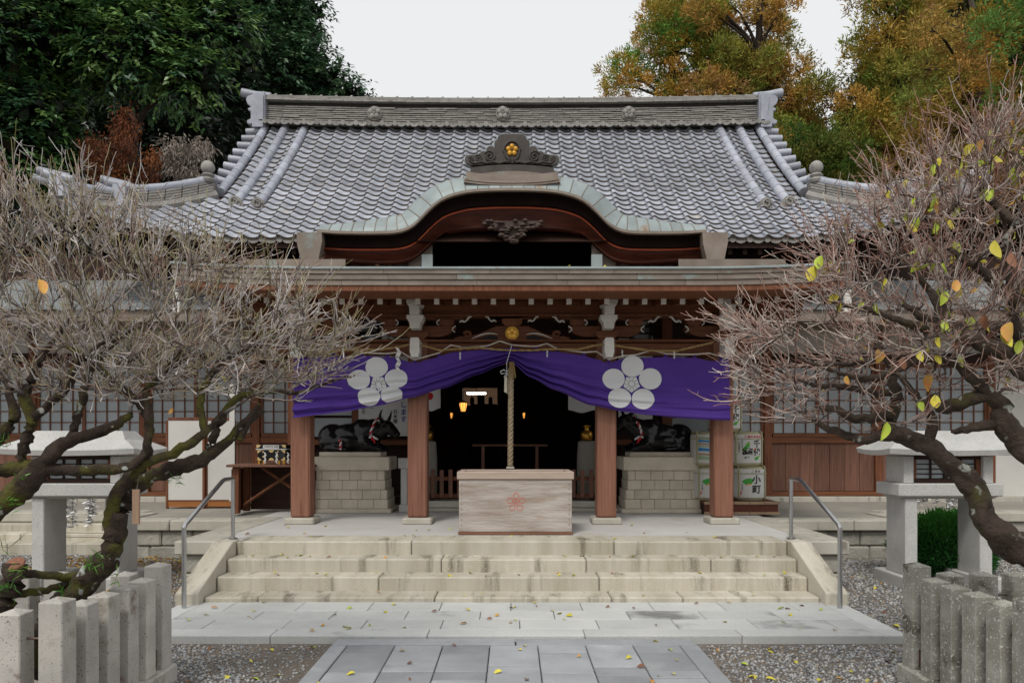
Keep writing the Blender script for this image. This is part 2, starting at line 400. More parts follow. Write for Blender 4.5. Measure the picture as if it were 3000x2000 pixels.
# ---- side terraces with coping and block walls
for s, nm in ((-1, 'left'), (1, 'right')):
    lab = 'stone terrace with block wall beside the porch, towards the ' + ('barrels' if s > 0 else 'white panels')
    def X(a, b): return sorted((s*a, s*b))
    a, b = X(3.84, 11.2)
    ter = MB().box(a, b, 12.15, 20, -.1, .47).build('terrace', m_terr, kind='structure', label=lab)
    a, b = X(3.87, 5.75); MB().box(a, b, 11.0, 12.15, -.1, .46).build('terrace_infill', m_terr, ter)
    xs = [3.88, 5.0, 6.0]
    for p, q in zip(xs[:-1], xs[1:]):
        a, b = X(p, q); MB().box(a+.004, b-.004, 10.86, 11.25, .335, .485, .012).build('coping_stone', m_coping, ter)
    a, b = X(5.76, 6.0); MB().box(a, b, 11.26, 12.1, .335, .484, .012).build('coping_stone', m_coping, ter)
    for r_, (z0, z1) in enumerate(((-.12, .10), (.10, .33))):
        x = 3.88 - .2*r_
        while x < 5.9:
            wd = random.uniform(.36, .55); p, q = max(x, 3.87), min(x + wd, 5.93)
            a, b = X(p, q)
            if b - a > .05: MB().box(a+.005, b-.005, 10.93 + random.uniform(-.015,.015), 11.2, z0+.005, z1-.005, .022).build('wall_block', m_wallstone, ter)
            x += wd
    for k in range(2):                                   # return wall
        a, b = X(5.6, 5.93)
        for (z0, z1) in ((-.12, .10), (.10, .33)): MB().box(a, b, 11.22+.46*k, 11.67+.46*k, z0+.005, z1-.005, .022).build('wall_block', m_wallstone, ter)
    x = 6.02                                             # further out the terrace steps back and stairs lead up
    while x < 11:
        wd = random.uniform(.9, 1.5); a, b = X(x, min(x+wd, 11.2)); MB().box(a+.004, b-.004, 12.05, 12.5, .335, .485, .012).build('coping_stone', m_coping, ter); x += wd
    if s < 0:
        for k, (y0, z1) in enumerate(((11.2, .10), (11.5, .21), (11.8, .325))):
            for (p, q) in ((6.02, 7.6), (7.6, 9.3)):
                a, b = X(p, q); MB().box(a+.004, b-.004, y0, 12.1, -.1+.05*k, z1, .012).build('side_step', m_step, ter)
        a, b = X(9.32, 11.2); MB().box(a, b, 12.1, 12.4, -.1, .33, .02).build('wall_block', m_wallstone, ter)
    else:
        x = 6.02
        while x < 11:
            wd = random.uniform(.4, .6)
            for (z0, z1) in ((-.12, .10), (.10, .33)):
                a, b = X(x, min(x+wd, 11.2)); MB().box(a+.005, b-.005, 12.1 + random.uniform(-.01,.01), 12.4, z0+.005, z1-.005, .022).build('wall_block', m_wallstone, ter)
            x += wd

# ---- gravel: countless small stones pressed into the yard
def gravel(n, seed):
    r = np.random.default_rng(seed)
    d = 4.0 + 8.0 * r.random(n)**1.35; x = (r.random(n) - .5) * 2 * (d*.70 + .3)
    keep = ~((np.abs(x) < 1.56) & (d < 6.3)) & ~((np.abs(x) < 3.42) & (d > 6.24)) & ~((np.abs(x) < 3.9) & (d > 8.4)) & ~((np.abs(x) < 6.05) & (d > 10.8)) & (d < 12)
    # thin towards the trodden earth beside the path
    dens = .22 + .78*np.clip((np.abs(x) - 1.7)/.9 + .45*np.sin(d*2.1 + x*1.3), 0, 1)
    keep &= r.random(n) < dens
    x = x[keep]; d = d[keep]; n = len(x)
    sz = r.uniform(.006, .015, n) * (1 + .05*d)
    O = np.array([[1,0,0],[0,1,0],[-1,0,0],[0,-1,0],[0,0,.7],[0,0,-.7]], float)
    Fc = np.array([[0,1,4],[1,2,4],[2,3,4],[3,0,4],[1,0,5],[2,1,5],[3,2,5],[0,3,5]])
    th = r.uniform(0, 6.28, n); V = O[None]*sz[:, None, None]*r.uniform(.6, 1.3, (n, 1, 3))
    V += r.normal(0, .12, V.shape) * sz[:, None, None]
    c, s_ = np.cos(th)[:, None], np.sin(th)[:, None]
    X_ = V[..., 0]*c - V[..., 1]*s_; Y_ = V[..., 0]*s_ + V[..., 1]*c
    V = np.stack([X_ + x[:, None], Y_ + d[:, None], V[..., 2] + GZ + sz[:, None]*.25], -1).reshape(-1, 3)
    FF = (Fc[None] + 6*np.arange(n)[:, None, None]).reshape(-1, 3)
    base = np.array([[.30,.305,.315],[.38,.385,.39],[.24,.24,.245],[.32,.275,.22],[.19,.19,.19],[.46,.45,.43]])
    C = np.repeat(base[r.integers(0, 6, n)] * r.uniform(.75, 1.15, (n, 1)), 6, 0)
    return V, FF, C
m_pebble = foliage('pebble', .85, 0.0, spec=.3)
V, FF, C = gravel(125000, 3)
link('gravel', np_mesh('gravel', V, FF, m_pebble, C), None, None, 'grey crushed gravel scattered over the earth on both sides of the path', 'gravel', None, 'stuff')

# ================================================================ shrine hall: walls, windows, interior, porch
hall = thing('shrine_hall', 'wooden shrine hall with grey tiled roof, curved copper gable and open porch', 'shrine', (0, 14.6, 0))
def part(name, m, mb, parent=None, smooth=False, **k): return mb.build(name, m, parent or hall, smooth, **k)
WY = 14.6
# ---- interior: dark timber room seen through the porch
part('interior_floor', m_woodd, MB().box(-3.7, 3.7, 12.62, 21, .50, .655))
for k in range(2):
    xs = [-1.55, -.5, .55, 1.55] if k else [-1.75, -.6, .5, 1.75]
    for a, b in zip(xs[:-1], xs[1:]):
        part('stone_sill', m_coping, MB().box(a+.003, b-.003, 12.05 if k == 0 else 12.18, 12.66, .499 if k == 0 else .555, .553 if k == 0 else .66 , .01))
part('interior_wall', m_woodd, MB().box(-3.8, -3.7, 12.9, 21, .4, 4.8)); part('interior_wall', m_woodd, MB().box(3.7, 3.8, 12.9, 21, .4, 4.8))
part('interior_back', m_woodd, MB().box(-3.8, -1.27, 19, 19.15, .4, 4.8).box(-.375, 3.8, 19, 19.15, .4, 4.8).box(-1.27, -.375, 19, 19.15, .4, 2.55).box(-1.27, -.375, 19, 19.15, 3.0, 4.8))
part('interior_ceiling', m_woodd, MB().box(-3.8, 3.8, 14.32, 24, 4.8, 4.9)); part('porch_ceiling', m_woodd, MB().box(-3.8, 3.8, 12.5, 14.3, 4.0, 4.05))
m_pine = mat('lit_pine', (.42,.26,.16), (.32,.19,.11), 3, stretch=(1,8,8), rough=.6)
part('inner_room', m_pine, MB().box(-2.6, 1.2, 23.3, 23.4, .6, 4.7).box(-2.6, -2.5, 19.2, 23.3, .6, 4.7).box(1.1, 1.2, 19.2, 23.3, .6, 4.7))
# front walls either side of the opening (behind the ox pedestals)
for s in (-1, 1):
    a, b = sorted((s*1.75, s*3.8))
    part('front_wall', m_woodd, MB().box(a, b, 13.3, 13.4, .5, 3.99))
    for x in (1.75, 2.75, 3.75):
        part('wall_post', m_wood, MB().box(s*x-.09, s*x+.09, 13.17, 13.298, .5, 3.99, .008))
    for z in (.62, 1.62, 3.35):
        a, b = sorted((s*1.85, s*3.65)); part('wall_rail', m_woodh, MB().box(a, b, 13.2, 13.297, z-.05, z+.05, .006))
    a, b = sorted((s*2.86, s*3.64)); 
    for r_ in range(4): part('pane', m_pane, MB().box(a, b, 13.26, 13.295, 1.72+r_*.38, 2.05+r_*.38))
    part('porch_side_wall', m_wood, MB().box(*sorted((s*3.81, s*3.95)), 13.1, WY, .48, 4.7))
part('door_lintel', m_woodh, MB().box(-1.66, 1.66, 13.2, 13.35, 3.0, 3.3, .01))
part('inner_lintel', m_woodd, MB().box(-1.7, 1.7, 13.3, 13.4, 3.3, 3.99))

# ---- side walls with lattice windows, plank dado and plaster band
def lattice(x0, x1, z0, z1, nx, nz, y=WY, depth=.05):
    wdw = part('window', m_woodh, MB().box(x0, x1, y-.06, y+.02, z1, z1+.07)); part('window_sill', m_woodh, MB().box(x0, x1, y-.06, y+.02, z0-.07, z0), wdw)
    px = (x1-x0)/nx; pz = (z1-z0)/nz
    me = MB().box(-px/2+.008, px/2-.008, 0, .01, -pz/2+.008, pz/2-.008).mesh('pane', m_pane)
    for i in range(nx):
        for j in range(nz):
            link('pane', me, wdw, Matrix.Translation((x0+px*(i+.5), y-.012, z0+pz*(j+.5))))
    mv = MB().box(-.009, .009, -.022, 0, z0, z1).mesh('muntin', m_wood); mt = MB().box(-.028, .028, -.035, .01, z0, z1).mesh('stile', m_wood)
    for i in range(nx+1):
        big = i in (0, nx) or (nx >= 8 and i == nx//2)
        link('stile' if big else 'muntin', mt if big else mv, wdw, Matrix.Translation((x0+px*i, y-.013, 0)))
    mh = MB().box(x0+.03, x1-.03, -.018, 0, -.009, .009).mesh('muntin', m_woodh)
    for j in range(1, nz): link('muntin', mh, wdw, Matrix.Translation((0, y-.013, z0+pz*j)))
    return wdw
for s in (-1, 1):
    bays = [(3.97, 4.93), (5.07, 7.1), (7.24, 9.3), (9.44, 11.2)]
    for bi, (p, q) in enumerate(bays):
        a, b = sorted((s*p, s*q))
        if bi < 3 or s < 0: lattice(a+.03, b-.03, 1.79, 3.08, 4 if bi == 0 else 9, 6)
        if bi == 3 and s > 0:
            part('plaster_panel', m_plaster, MB().box(a, b, WY-.02, WY+.1, .56, 3.1))
            continue
        n = 3 if bi == 0 else 7
        for k in range(n):
            xx0 = a + (b-a)*k/n; xx1 = a + (b-a)*(k+1)/n
            part('plank', m_plank, MB().box(xx0+.003, xx1-.003, WY-.01 + random.uniform(-.004,.004), WY+.04, .66, 1.60, .004))
        part('wall_rail', m_woodh, MB().box(a, b, WY-.05, WY+.03, 1.60, 1.72, .006))
        part('plaster_panel', m_plaster, MB().box(a, b, WY-.005, WY+.06, 3.36, 3.88))
        part('wall_rail', m_woodd, MB().box(a, b, WY-.06, WY+.03, 3.155, 3.355, .006))
    for x in (3.9, 5.0, 7.17, 9.37, 11.25):
        part('wall_post', m_wood, MB().box(s*x-.075, s*x+.075, WY-.08, WY+.08, .56, 4.9, .01))
    a, b = sorted((s*3.97, s*9.3)); part('sill_beam', m_woodh, MB().box(a, b, WY-.09, WY+.06, .57, .655, .006))
    for k in range(5):
        a, b = sorted((s*(3.9+1.5*k), s*(5.4+1.5*k))); part('stone_sill', m_coping, MB().box(a+.004, b-.004, WY-.22, WY+.1, .46, .565, .01))
    a, b = sorted((s*3.82, s*11.3)); part('wall_core', m_woodd, MB().box(a, b, WY+.09, WY+.2, .45, 5.0))
# ---- copper pent roof along each side wall
for s in (-1, 1):
    x0, x1 = sorted((s*4.75, s*11.6))
    n = 9
    pent = part('pent_roof', m_copperb, MB().box(x0, x1, 12.9, 12.98, 3.72, 3.90).box(x0, x1, 12.98, 14.5, 3.80, 3.86))
    for k in range(n):
        y0, y1 = 12.85 + 1.75*k/n, 12.85 + 1.75*(k+1)/n + .03
        zz0, zz1 = 3.93 + .86*k/n, 3.93 + .86*(k+1)/n + .015
        part('copper_course', m_pent, MB().prism([(y0, zz0-.022), (y1, zz1-.03), (y1, zz1), (y0, zz0+.012)], x0, x1, 'x'), pent)
    for k in range(24):
        x = x0 + (x1-x0)*(k+.5)/24
        part('rafter_end', m_white, MB().box(x-.028, x+.028, 13.02, 13.05, 3.735, 3.795), pent)
# ---- porch columns on stone bases
CY = 10.42; CXS = [-2.93, -1.31, 1.31, 2.93]
for x in CXS:
    c = part('porch_column', m_postwood, MB().box(x-.135, x+.135, CY-.135, CY+.135, .585, 3.03, .022))
    part('base_stone', m_coping, MB().box(x-.205, x+.205, CY-.205, CY+.205, .49, .585, .02), c)
# ---- head beam, brackets, purlin
part('head_beam', m_woodh, MB().box(-3.35, 3.35, CY-.075, CY+.075, 2.84, 3.01, .012))
part('plate_beam', m_woodh, MB().box(-3.35, 3.35, CY-.16, CY+.16, 3.012, 3.045, .008))
part('purlin', m_woodh, MB().box(-4.0, 4.0, CY-.10, CY+.12, 3.372, 3.60, .012))
part('purlin_fillet', m_wood, MB().box(-4.0, 4.0, CY-.13, CY-.101, 3.372, 3.40, .004))
def bracket_profile(hw, z0, z1, cut):          # boat-shaped arm
    return [(-hw, z1), (-hw, z1-.05), (-hw+cut*.45, z0+.035), (-hw+cut, z0), (hw-cut, z0), (hw-cut*.45, z0+.035), (hw, z1-.05), (hw, z1)]
for x in CXS:
    b = part('bracket', m_woodh, MB().prism([(x-.15, 3.16), (x-.15, 3.10), (x-.095, 3.047), (x+.095, 3.047), (x+.15, 3.10), (x+.15, 3.16)], CY-.15, CY+.15))
    part('bracket_arm', m_woodh, MB().prism([(x+p, z) for p, z in bracket_profile(.52, 3.09, 3.24, .2)], CY-.075, CY+.075), b)
    for dx in (-.40, 0, .40):
        part('bearing_block', m_wood, MB().prism([(x+dx-.105, 3.33), (x+dx-.105, 3.28), (x+dx-.07, 3.242), (x+dx+.07, 3.242), (x+dx+.105, 3.28), (x+dx+.105, 3.33)], CY-.105, CY+.105), b)
    part('cap_arm', m_woodh, MB().prism([(x+p, z) for p, z in bracket_profile(.72, 3.332, 3.371, .10)], CY-.06, CY+.06), b)
    for sg in (-1, 1):                          # thin whitened curls at the arm ends
        part('white_curl', m_white, MB().tube([(x+sg*(.75-.17*t), CY-.085, 3.365-.085*t+.02*math.sin(9*t)) for t in [k/8 for k in range(9)]], [.010,.014,.017,.014,.012,.016,.018,.013,.009], 5), b)
        part('white_curl', m_white, MB().tube([(x+sg*(.53-.05*math.sin(3*t)), CY-.09, 3.24-.09*t) for t in [k/5 for k in range(6)]], [.008,.011,.010,.011,.009,.006], 5), b)
        part('white_curl', m_white, MB().tube([(x+sg*(.31-.045*math.sin(3*t)), CY-.11, 3.325-.08*t) for t in [k/5 for k in range(6)]], [.007,.009,.008,.009,.008,.005], 5), b)
    # whitened noses pointing to the front
    nz = part('beam_nose', m_white, MB().prism([(x-.05, 2.775), (x+.05, 2.775), (x+.055, 2.82), (x+.065, 2.83), (x+.062, 3.015), (x+.045, 3.035), (x-.045, 3.035), (x-.062, 3.015), (x-.065, 2.83), (x-.055, 2.82)], 10.0, CY-.14))
    part('nose_arm', m_white, MB().prism([(x-.065, 3.165), (x+.065, 3.165), (x+.075, 3.24), (x+.115, 3.30), (x+.115, 3.345), (x-.115, 3.345), (x-.115, 3.30), (x-.075, 3.24)], 10.04, CY-.16), nz)
    part('nose_arm', m_white, MB().prism([(x-.065, 3.35), (x+.065, 3.35), (x+.07, 3.46), (x-.07, 3.46)], 9.98, CY-.16), nz)
    part('nose_arm', m_white, MB().prism([(x-.09, 3.465), (x+.09, 3.465), (x+.105, 3.50), (x+.105, 3.56), (x+.02, 3.63), (x-.105, 3.63), (x-.105, 3.50)], 9.94, CY-.16), nz)
# frog-leg strut with gilded crest in the middle bay
fp = [(-.80, 3.05), (-.80, 3.075), (-.72, 3.095), (-.58, 3.10), (-.44, 3.135), (-.30, 3.20), (-.22, 3.235), (.22, 3.235), (.30, 3.20), (.44, 3.135), (.58, 3.10), (.72, 3.095), (.80, 3.075), (.80, 3.05)]
strut = part('frog_leg_strut', m_woodh, MB().prism(fp, CY-.09, CY+.05))
part('bearing_block', m_wood, MB().prism([(-.14, 3.34), (-.14, 3.29), (-.09, 3.238), (.09, 3.238), (.14, 3.29), (.14, 3.34)], CY-.11, CY+.1), strut)
part('cap_arm', m_woodh, MB().prism([(p, z) for p, z in bracket_profile(.36, 3.342, 3.371, .08)], CY-.06, CY+.06), strut)
for sg in (-1, 1):
    part('white_curl', m_white, MB().tube([(sg*(.37-.15*t), CY-.085, 3.365-.075*t+.018*math.sin(9*t)) for t in [k/8 for k in range(9)]], [.010,.014,.016,.013,.011,.015,.016,.012,.008], 5), strut)
    part('scroll', m_woodh, MB().tube([(sg*(.62+.045*math.cos(a)), CY-.11, 3.125+.035*math.sin(a)) for a in [k*.7 for k in range(9)]], .022, 6), strut)
    part('white_curl', m_white, MB().tube([(sg*(.56-.36*t), CY-.10, 3.06+.075*math.sin(2.2*t)) for t in [k/8 for k in range(9)]], [.004,.007,.009,.010,.011,.011,.009,.007,.004], 5), strut)
    part('hollow_shade', m_ink, MB().prism([(sg*.52, 3.052), (sg*.20, 3.052), (sg*.20, 3.095), (sg*.30, 3.115)], CY-.094, CY-.0905), strut)  # flat black patch on the strut face, painted as a hollow's shade
cr = part('gilded_crest', m_gold, MB().disc((0, CY-.125, 3.135), .095, CY-.09, 24), strut)
for k in range(5):
    a = R(90+72*k); part('petal_boss', m_brass, MB().disc((.045*math.cos(a), CY-.133, 3.135+.045*math.sin(a)), .024, CY-.125, 12), cr)
# ---- porch ceiling rafters with whitened ends
me_r = MB().box(-.033, .033, 0, 2.9, -.038, .038).mesh('rafter', m_woodh); me_e = MB().box(-.034, .034, -.006, 0, -.039, .039).mesh('rafter_end', m_white)
for k in range(33):
    x = -3.94 + .2465*k
    lift = .065*max(0, (abs(x)-2.2)/1.9)**2
    rm = Matrix.Translation((x, 9.70, 3.462+lift)) @ Matrix.Rotation(R(8.5), 4, 'X')
    r_ = link('rafter', me_r, hall, rm); link('rafter_end', me_e, r_, rm)
# ---- porch roof: boards, layered copper fascia, sloping copper sheet
def lift(x): return .065*max(0, (abs(x)-2.2)/1.9)**2
def strip(x0, x1, prof, n=28, ends=True):
    """profile (y,z) polygon swept along x with the eave's lift at both ends"""
    b = MB(); k = len(prof)
    for i in range(n+1):
        x = x0+(x1-x0)*i/n
        b.v += [(x, y, z+lift(x)) for y, z in prof]
    for i in range(n):
        b.f += [(i*k+j, (i+1)*k+j, (i+1)*k+(j+1) % k, i*k+(j+1) % k) for j in range(k)]
    b.f += [tuple(range(k)), tuple(n*k+j for j in range(k-1, -1, -1))]
    return b
EX = 4.12
proof = part('porch_roof', m_copperb, strip(-EX, EX, [(9.0, 3.735), (9.9, 3.90), (11.0, 4.14), (12.4, 4.50), (12.4, 4.40), (11.0, 4.04), (9.2, 3.69)]))
part('roof_board', m_woodh, strip(-EX+.05, EX-.05, [(9.72, 3.508), (12.5, 3.93), (12.5, 3.99), (9.72, 3.56)]), proof)
part('soffit_board', m_woodh, strip(-EX+.03, EX-.03, [(9.10, 3.475), (9.75, 3.497), (9.75, 3.57), (9.10, 3.53)]), proof)
part('eave_board', m_wood, strip(-EX+.02, EX-.02, [(9.045, 3.468), (9.10, 3.462), (9.10, 3.60), (9.045, 3.60)]), proof)
for k, (y, z0, z1) in enumerate(((9.03, 3.535, 3.598), (9.012, 3.602, 3.665), (8.995, 3.669, 3.728))):
    xs = [-EX + 2*EX*i/9 + (0 if i in (0, 9) else random.uniform(-.25, .25)) for i in range(10)]
    for a, b in zip(xs[:-1], xs[1:]): part('fascia_sheet', m_copperb, strip(a+.002, b-.002, [(y, z0), (9.2, z0), (9.2, z1), (y, z1)], 8), proof)
part('drip_edge', m_copper, strip(-EX-.01, EX+.01, [(8.975, 3.722), (9.0, 3.722), (9.06, 3.752), (9.0, 3.752), (8.975, 3.742)]), proof)
for k in range(28):                                  # standing seams on the sheet
    x = -EX + .15 + k*(2*EX-.3)/27
    part('roof_seam', m_copper, MB().prism([(9.02, 3.735+lift(x)), (9.9, 3.90+lift(x)), (11.0, 4.14+lift(x)), (12.4, 4.50+lift(x)), (12.4, 4.515+lift(x)), (11.0, 4.155+lift(x)), (9.9, 3.915+lift(x)), (9.02, 3.752+lift(x))], x-.006, x+.006, 'x'), proof)
for s in (-1, 1):                                    # ends of the porch frame
    part('verge_board', m_woodh, MB().prism([(9.12, 3.47+lift(4.1)), (12.4, 4.2), (12.4, 4.45), (9.12, 3.70+lift(4.1))], *sorted((s*4.06, s*4.115)), 'x'), proof)
    part('verge_end', m_white, MB().box(*sorted((s*4.02, s*4.10)), 8.99, 9.03, 3.20, 3.47), proof)
    part('side_beam', m_woodh, MB().box(*sorted((s*2.84, s*3.02)), CY+.14, 13.2, 2.86, 3.02, .01))
    part('side_beam', m_woodh, MB().box(*sorted((s*3.9, s*4.0)), CY-.2, 14.3, 3.42, 3.60, .01))
    part('tie_beam', m_woodh, MB().box(*sorted((s*1.24, s*1.38)), CY+.14, 13.2, 2.88, 3.02, .01))

# ================================================================ main roof
EY, EZ, RY, RZ = 12.3, 4.97, 16.6, 8.60            # eave and ridge lines
HT = .37; VX = 5.52; HX = 7.50                     # hip begins at this height, gable verge, eave corner
def clift(x): return .62*max(0, (abs(x)-4.5)/3.0)**1.9
def rpt(x, t, off=0.0):
    z = EZ + (RZ-EZ)*(t - .17*t*(1-t)) + clift(x)*max(0, 1-t/.52)**1.6
    return Vector((x, EY + (RY-EY)*t, z + off))
def rnormal_frame(x, t):
    e = .01
    du = (rpt(x, min(t+e, 1.02)) - rpt(x, t-e)).normalized(); dx = (rpt(x+.02, t) - rpt(x-.02, t)).normalized()
    n = dx.cross(du).normalized(); du = n.cross(dx).normalized()
    return dx, du, n
def hipx(t): return HX - (HX-VX)*t/HT if t < HT else VX
# karahafu outline (front lower edge of its copper), half profile x, z
KY = 12.0
KH = [(0, 5.700), (.35, 5.696), (.70, 5.672), (.94, 5.618), (1.16, 5.535), (1.37, 5.35), (1.56, 5.135), (1.74, 5.035), (1.96, 5.005), (2.40, 5.00), (2.80, 5.005), (3.14, 5.03)]
def kprof(x):
    x = abs(x)
    for (a, za), (b, zb) in zip(KH[:-1], KH[1:]):
        if x <= b: 
            u = (x-a)/(b-a); return za+(zb-za)*u
    return KH[-1][1]
def ksm(x):                                         # rounded version
    return sum(kprof(x+d)*w for d, w in ((-.12,.1),(-.06,.2),(0,.4),(.06,.2),(.12,.1)))
roof = part('roof', m_woodd, MB().grid(lambda u, v: tuple(rpt((2*u-1)*hipx(v*1.0), v, -.035)), 60, 24), None, False)
# ---- pantiles
TW, TE = .288, .238
prof = [(0, .036), (.06, .050), (.14, .055), (.23, .044), (.36, .018), (.52, .002), (.68, -.004), (.84, .0), (1.0, .014)]
tv = []; n_ = len(prof)
for (y, z0) in ((-TE, .034), (.045, -.004)):
    tv += [(p*TW - TW/2, y, z+z0) for p, z in prof]
tv += [(p*TW - TW/2, -TE, z+.034-.030) for p, z in prof]           # lower lip at the front edge
tv += [(-TW/2, .045, prof[0][1]-.03), (TW/2, .045, prof[-1][1]-.03)]
tf = [(i, i+1, n_+i+1, n_+i) for i in range(n_-1)] + [(2*n_+i, 2*n_+i+1, i+1, i) for i in range(n_-1)]
tf += [(0, n_, 3*n_, 2*n_), (n_-1, 3*n_-1, 3*n_+1, 2*n_-1)]
tb = MB().add(tv, tf); tile_me = tb.mesh('roof_tile', m_tile)
m_lip = mat('tile_edge', (.15,.125,.105), (.09,.075,.065), 9, rough=.8, bump=.2, rand=.15)
tile_me.materials.append(m_lip); tile_me.polygons.foreach_set('material_index', [1 if n_-1 <= i < 2*(n_-1) else 0 for i in range(len(tile_me.polygons))])
tile_me.polygons.foreach_set('use_smooth', [i < n_-1 for i in range(len(tile_me.polygons))])
slope_len = sum((rpt(0, (k+1)/40) - rpt(0, k/40)).length for k in range(40)); NR = int(slope_len/TE)+1
tiles = []
for r_ in range(NR+1):
    # parameter of the row's upper edge by arc length
    t = min((r_+1)*TE/slope_len, 1.0)
    half = hipx(t) ; nc = int(half/TW)+1
    for c in range(-nc, nc+1):
        x = c*TW
        if abs(x) > half + (-.02 if t < HT else -1.05): 
            if t < HT or abs(x) > half - .05: continue
        p = rpt(x, t)
        if abs(x) < 3.1 and p.y < KY + 3 and p.z < ksm(x) + .22: continue      # under the curved gable
        dx, du, nn = rnormal_frame(x, t)
        j = random.uniform(-.006, .006)
        m = Matrix((dx, du, nn)).transposed().to_4x4(); m.translation = p + nn*.012 + dx*j
        vis = p.y + (3 if abs(x) > 5.6 else 0) + (0 if abs(x) > 1 or p.y > 14 else 3)
        tiles.append((vis, m))
tiles.sort(key=lambda q: q[0])
for _, m in tiles[:298]: link('roof_tile', tile_me, roof, m)
bv_ = np.array(tb.v); VV = []; 
tri = [];
for f in tb.f: tri += [(f[0], f[1], f[2]), (f[0], f[2], f[3])]
tri = np.array(tri)
for _, m in tiles[298:]:
    M = np.array(m); VV.append(bv_ @ M[:3, :3].T + M[:3, 3])
nT = len(VV); m_tile2 = m_tile.copy(); m_tile2.name = 'grey_roof_tile_field'
VVa = np.concatenate(VV); FFa = (tri[None] + len(bv_)*np.arange(nT)[:, None, None]).reshape(-1, 3)
cv = np.repeat(RNG.uniform(.80, 1.2, nT), len(bv_))[:, None].repeat(3, 1)
ru_me = np_mesh('roof_tiles_upper', VVa, FFa, m_tile2, cv); ru_me.materials.append(m_lip)
ru_me.polygons.foreach_set('material_index', np.tile(np.repeat([1 if n_-1 <= i < 2*(n_-1) else 0 for i in range(len(tb.f))], 2), nT).astype(np.int32))
rest = link('roof_tiles_upper', ru_me, roof, kind='stuff')
# per-tile value from the attribute instead of the object
t_ = m_tile2.node_tree; va = t_.nodes.new('ShaderNodeVertexColor'); va.layer_name = 'Col'
pb = t_.nodes['Principled BSDF']; src = pb.inputs['Base Color'].links[0].from_socket
mm = t_.nodes.new('ShaderNodeMix'); mm.data_type = 'RGBA'; mm.blend_type = 'MULTIPLY'; mm.inputs[0].default_value = 1
t_.links.new(src, mm.inputs[6]); t_.links.new(va.outputs[0], mm.inputs[7]); t_.links.new(mm.outputs[2], pb.inputs['Base Color'])
# ---- eave end tiles: disc plus scalloped apron under every column
def eave_tile():
    b = MB().disc((-TW*.34, -.02, -.01), .052, .02, 14)
    pts = [(-TW*.22, .015)] + [(-TW*.22 + TW*.72*k/8, .030*(1-math.sin(math.pi*k/8)) - .012) for k in range(9)]
    low = [(-TW*.22 + TW*.72*k/10, -.035 - .045*math.sin(math.pi*k/10) + (.008 if k % 2 else 0)) for k in range(10, -1, -1)]
    return b.prism(pts + low, -.008, .012)
et_me = eave_tile().mesh('eave_tile', m_tile_old); fixn(et_me)
dm_me = MB().disc((-TW*.34, -.026, -.01), .034, -.02, 12).mesh('tile_boss', m_tile_old)
for c in range(-26, 27):
    x = c*TW
    if abs(x) < 3.05: continue
    p = rpt(x, 0); e = link('eave_tile', et_me, roof, Matrix.Translation(p + Vector((0, .005, .012))))
# ---- rows of round cover tiles down each verge, with scrolled ends
def roll(x, t0, t1, r=.088, stub=False):
    n = max(2, int((t1-t0)*slope_len/.33))
    for k in range(n):
        a, b = t0+(t1-t0)*k/n, t0+(t1-t0)*(k+1)/n
        p0, p1 = rpt(x, a, .085), rpt(x, b, .085)
        part('round_tile', m_tile, MB().tube([p0 - (p1-p0)*.02, p1], [r*1.04, r*.97], 12), roof, 'auto')
for s in (-1, 1):
    roll(s*5.46, HT+.01, .985); roll(s*5.02, .285, .985); roll(s*4.58, .27, .985)
    for x, t in ((5.02, .285), (4.58, .27)):
        p = rpt(s*x, t, .07)
        b = MB().disc((p.x, p.y-.07, p.z+.01), .115, p.y+.02, 18)
        part('scroll_tile', m_tile_old, b, roof)
        part('scroll_tile', m_tile_old, MB().tube([(p.x + .085*math.cos(a)*(1-a/14), p.y-.085, p.z+.01+.085*math.sin(a)*(1-a/14)) for a in [k*.55 for k in range(16)]], .019, 6), roof)
        part('scroll_tile', m_tile_old, MB().disc((p.x - s*.10, p.y-.06, p.z-.05), .06, p.y+.02, 14), roof)
    for k in range(9):                                   # stub ends along the outer verge
        t = .955 - k*.066; p = rpt(s*5.55, t, .05)
        part('verge_stub', m_tile, MB().tube([(p.x, p.y, p.z), (p.x+s*(.30-.012*k), p.y-.02, p.z-.02+.012*k)], .072, 12), roof, 'auto')
    part('gable_wall', m_plaster, MB().prism([(13.9, 6.2), (16.6, 8.45), (19.3, 6.2)], *sorted((s*5.1, s*5.2)), 'x'), roof)
# rear and side slopes close the roof
part('rear_slope', m_tile, MB().grid(lambda u, v: (lambda q: (q.x, 2*RY-q.y, q.z))(rpt((2*u-1)*hipx(v), v)), 30, 12), roof)
for s in (-1, 1):
    part('side_slope', m_tile, MB().grid(lambda u, v: (s*(hipx(v*HT)+.02), (EY+(RY-EY)*v*HT)*(1-u) + (2*RY-EY-(RY-EY)*v*HT)*u, rpt(s*hipx(v*HT), v*HT).z + .0), 12, 8), roof)
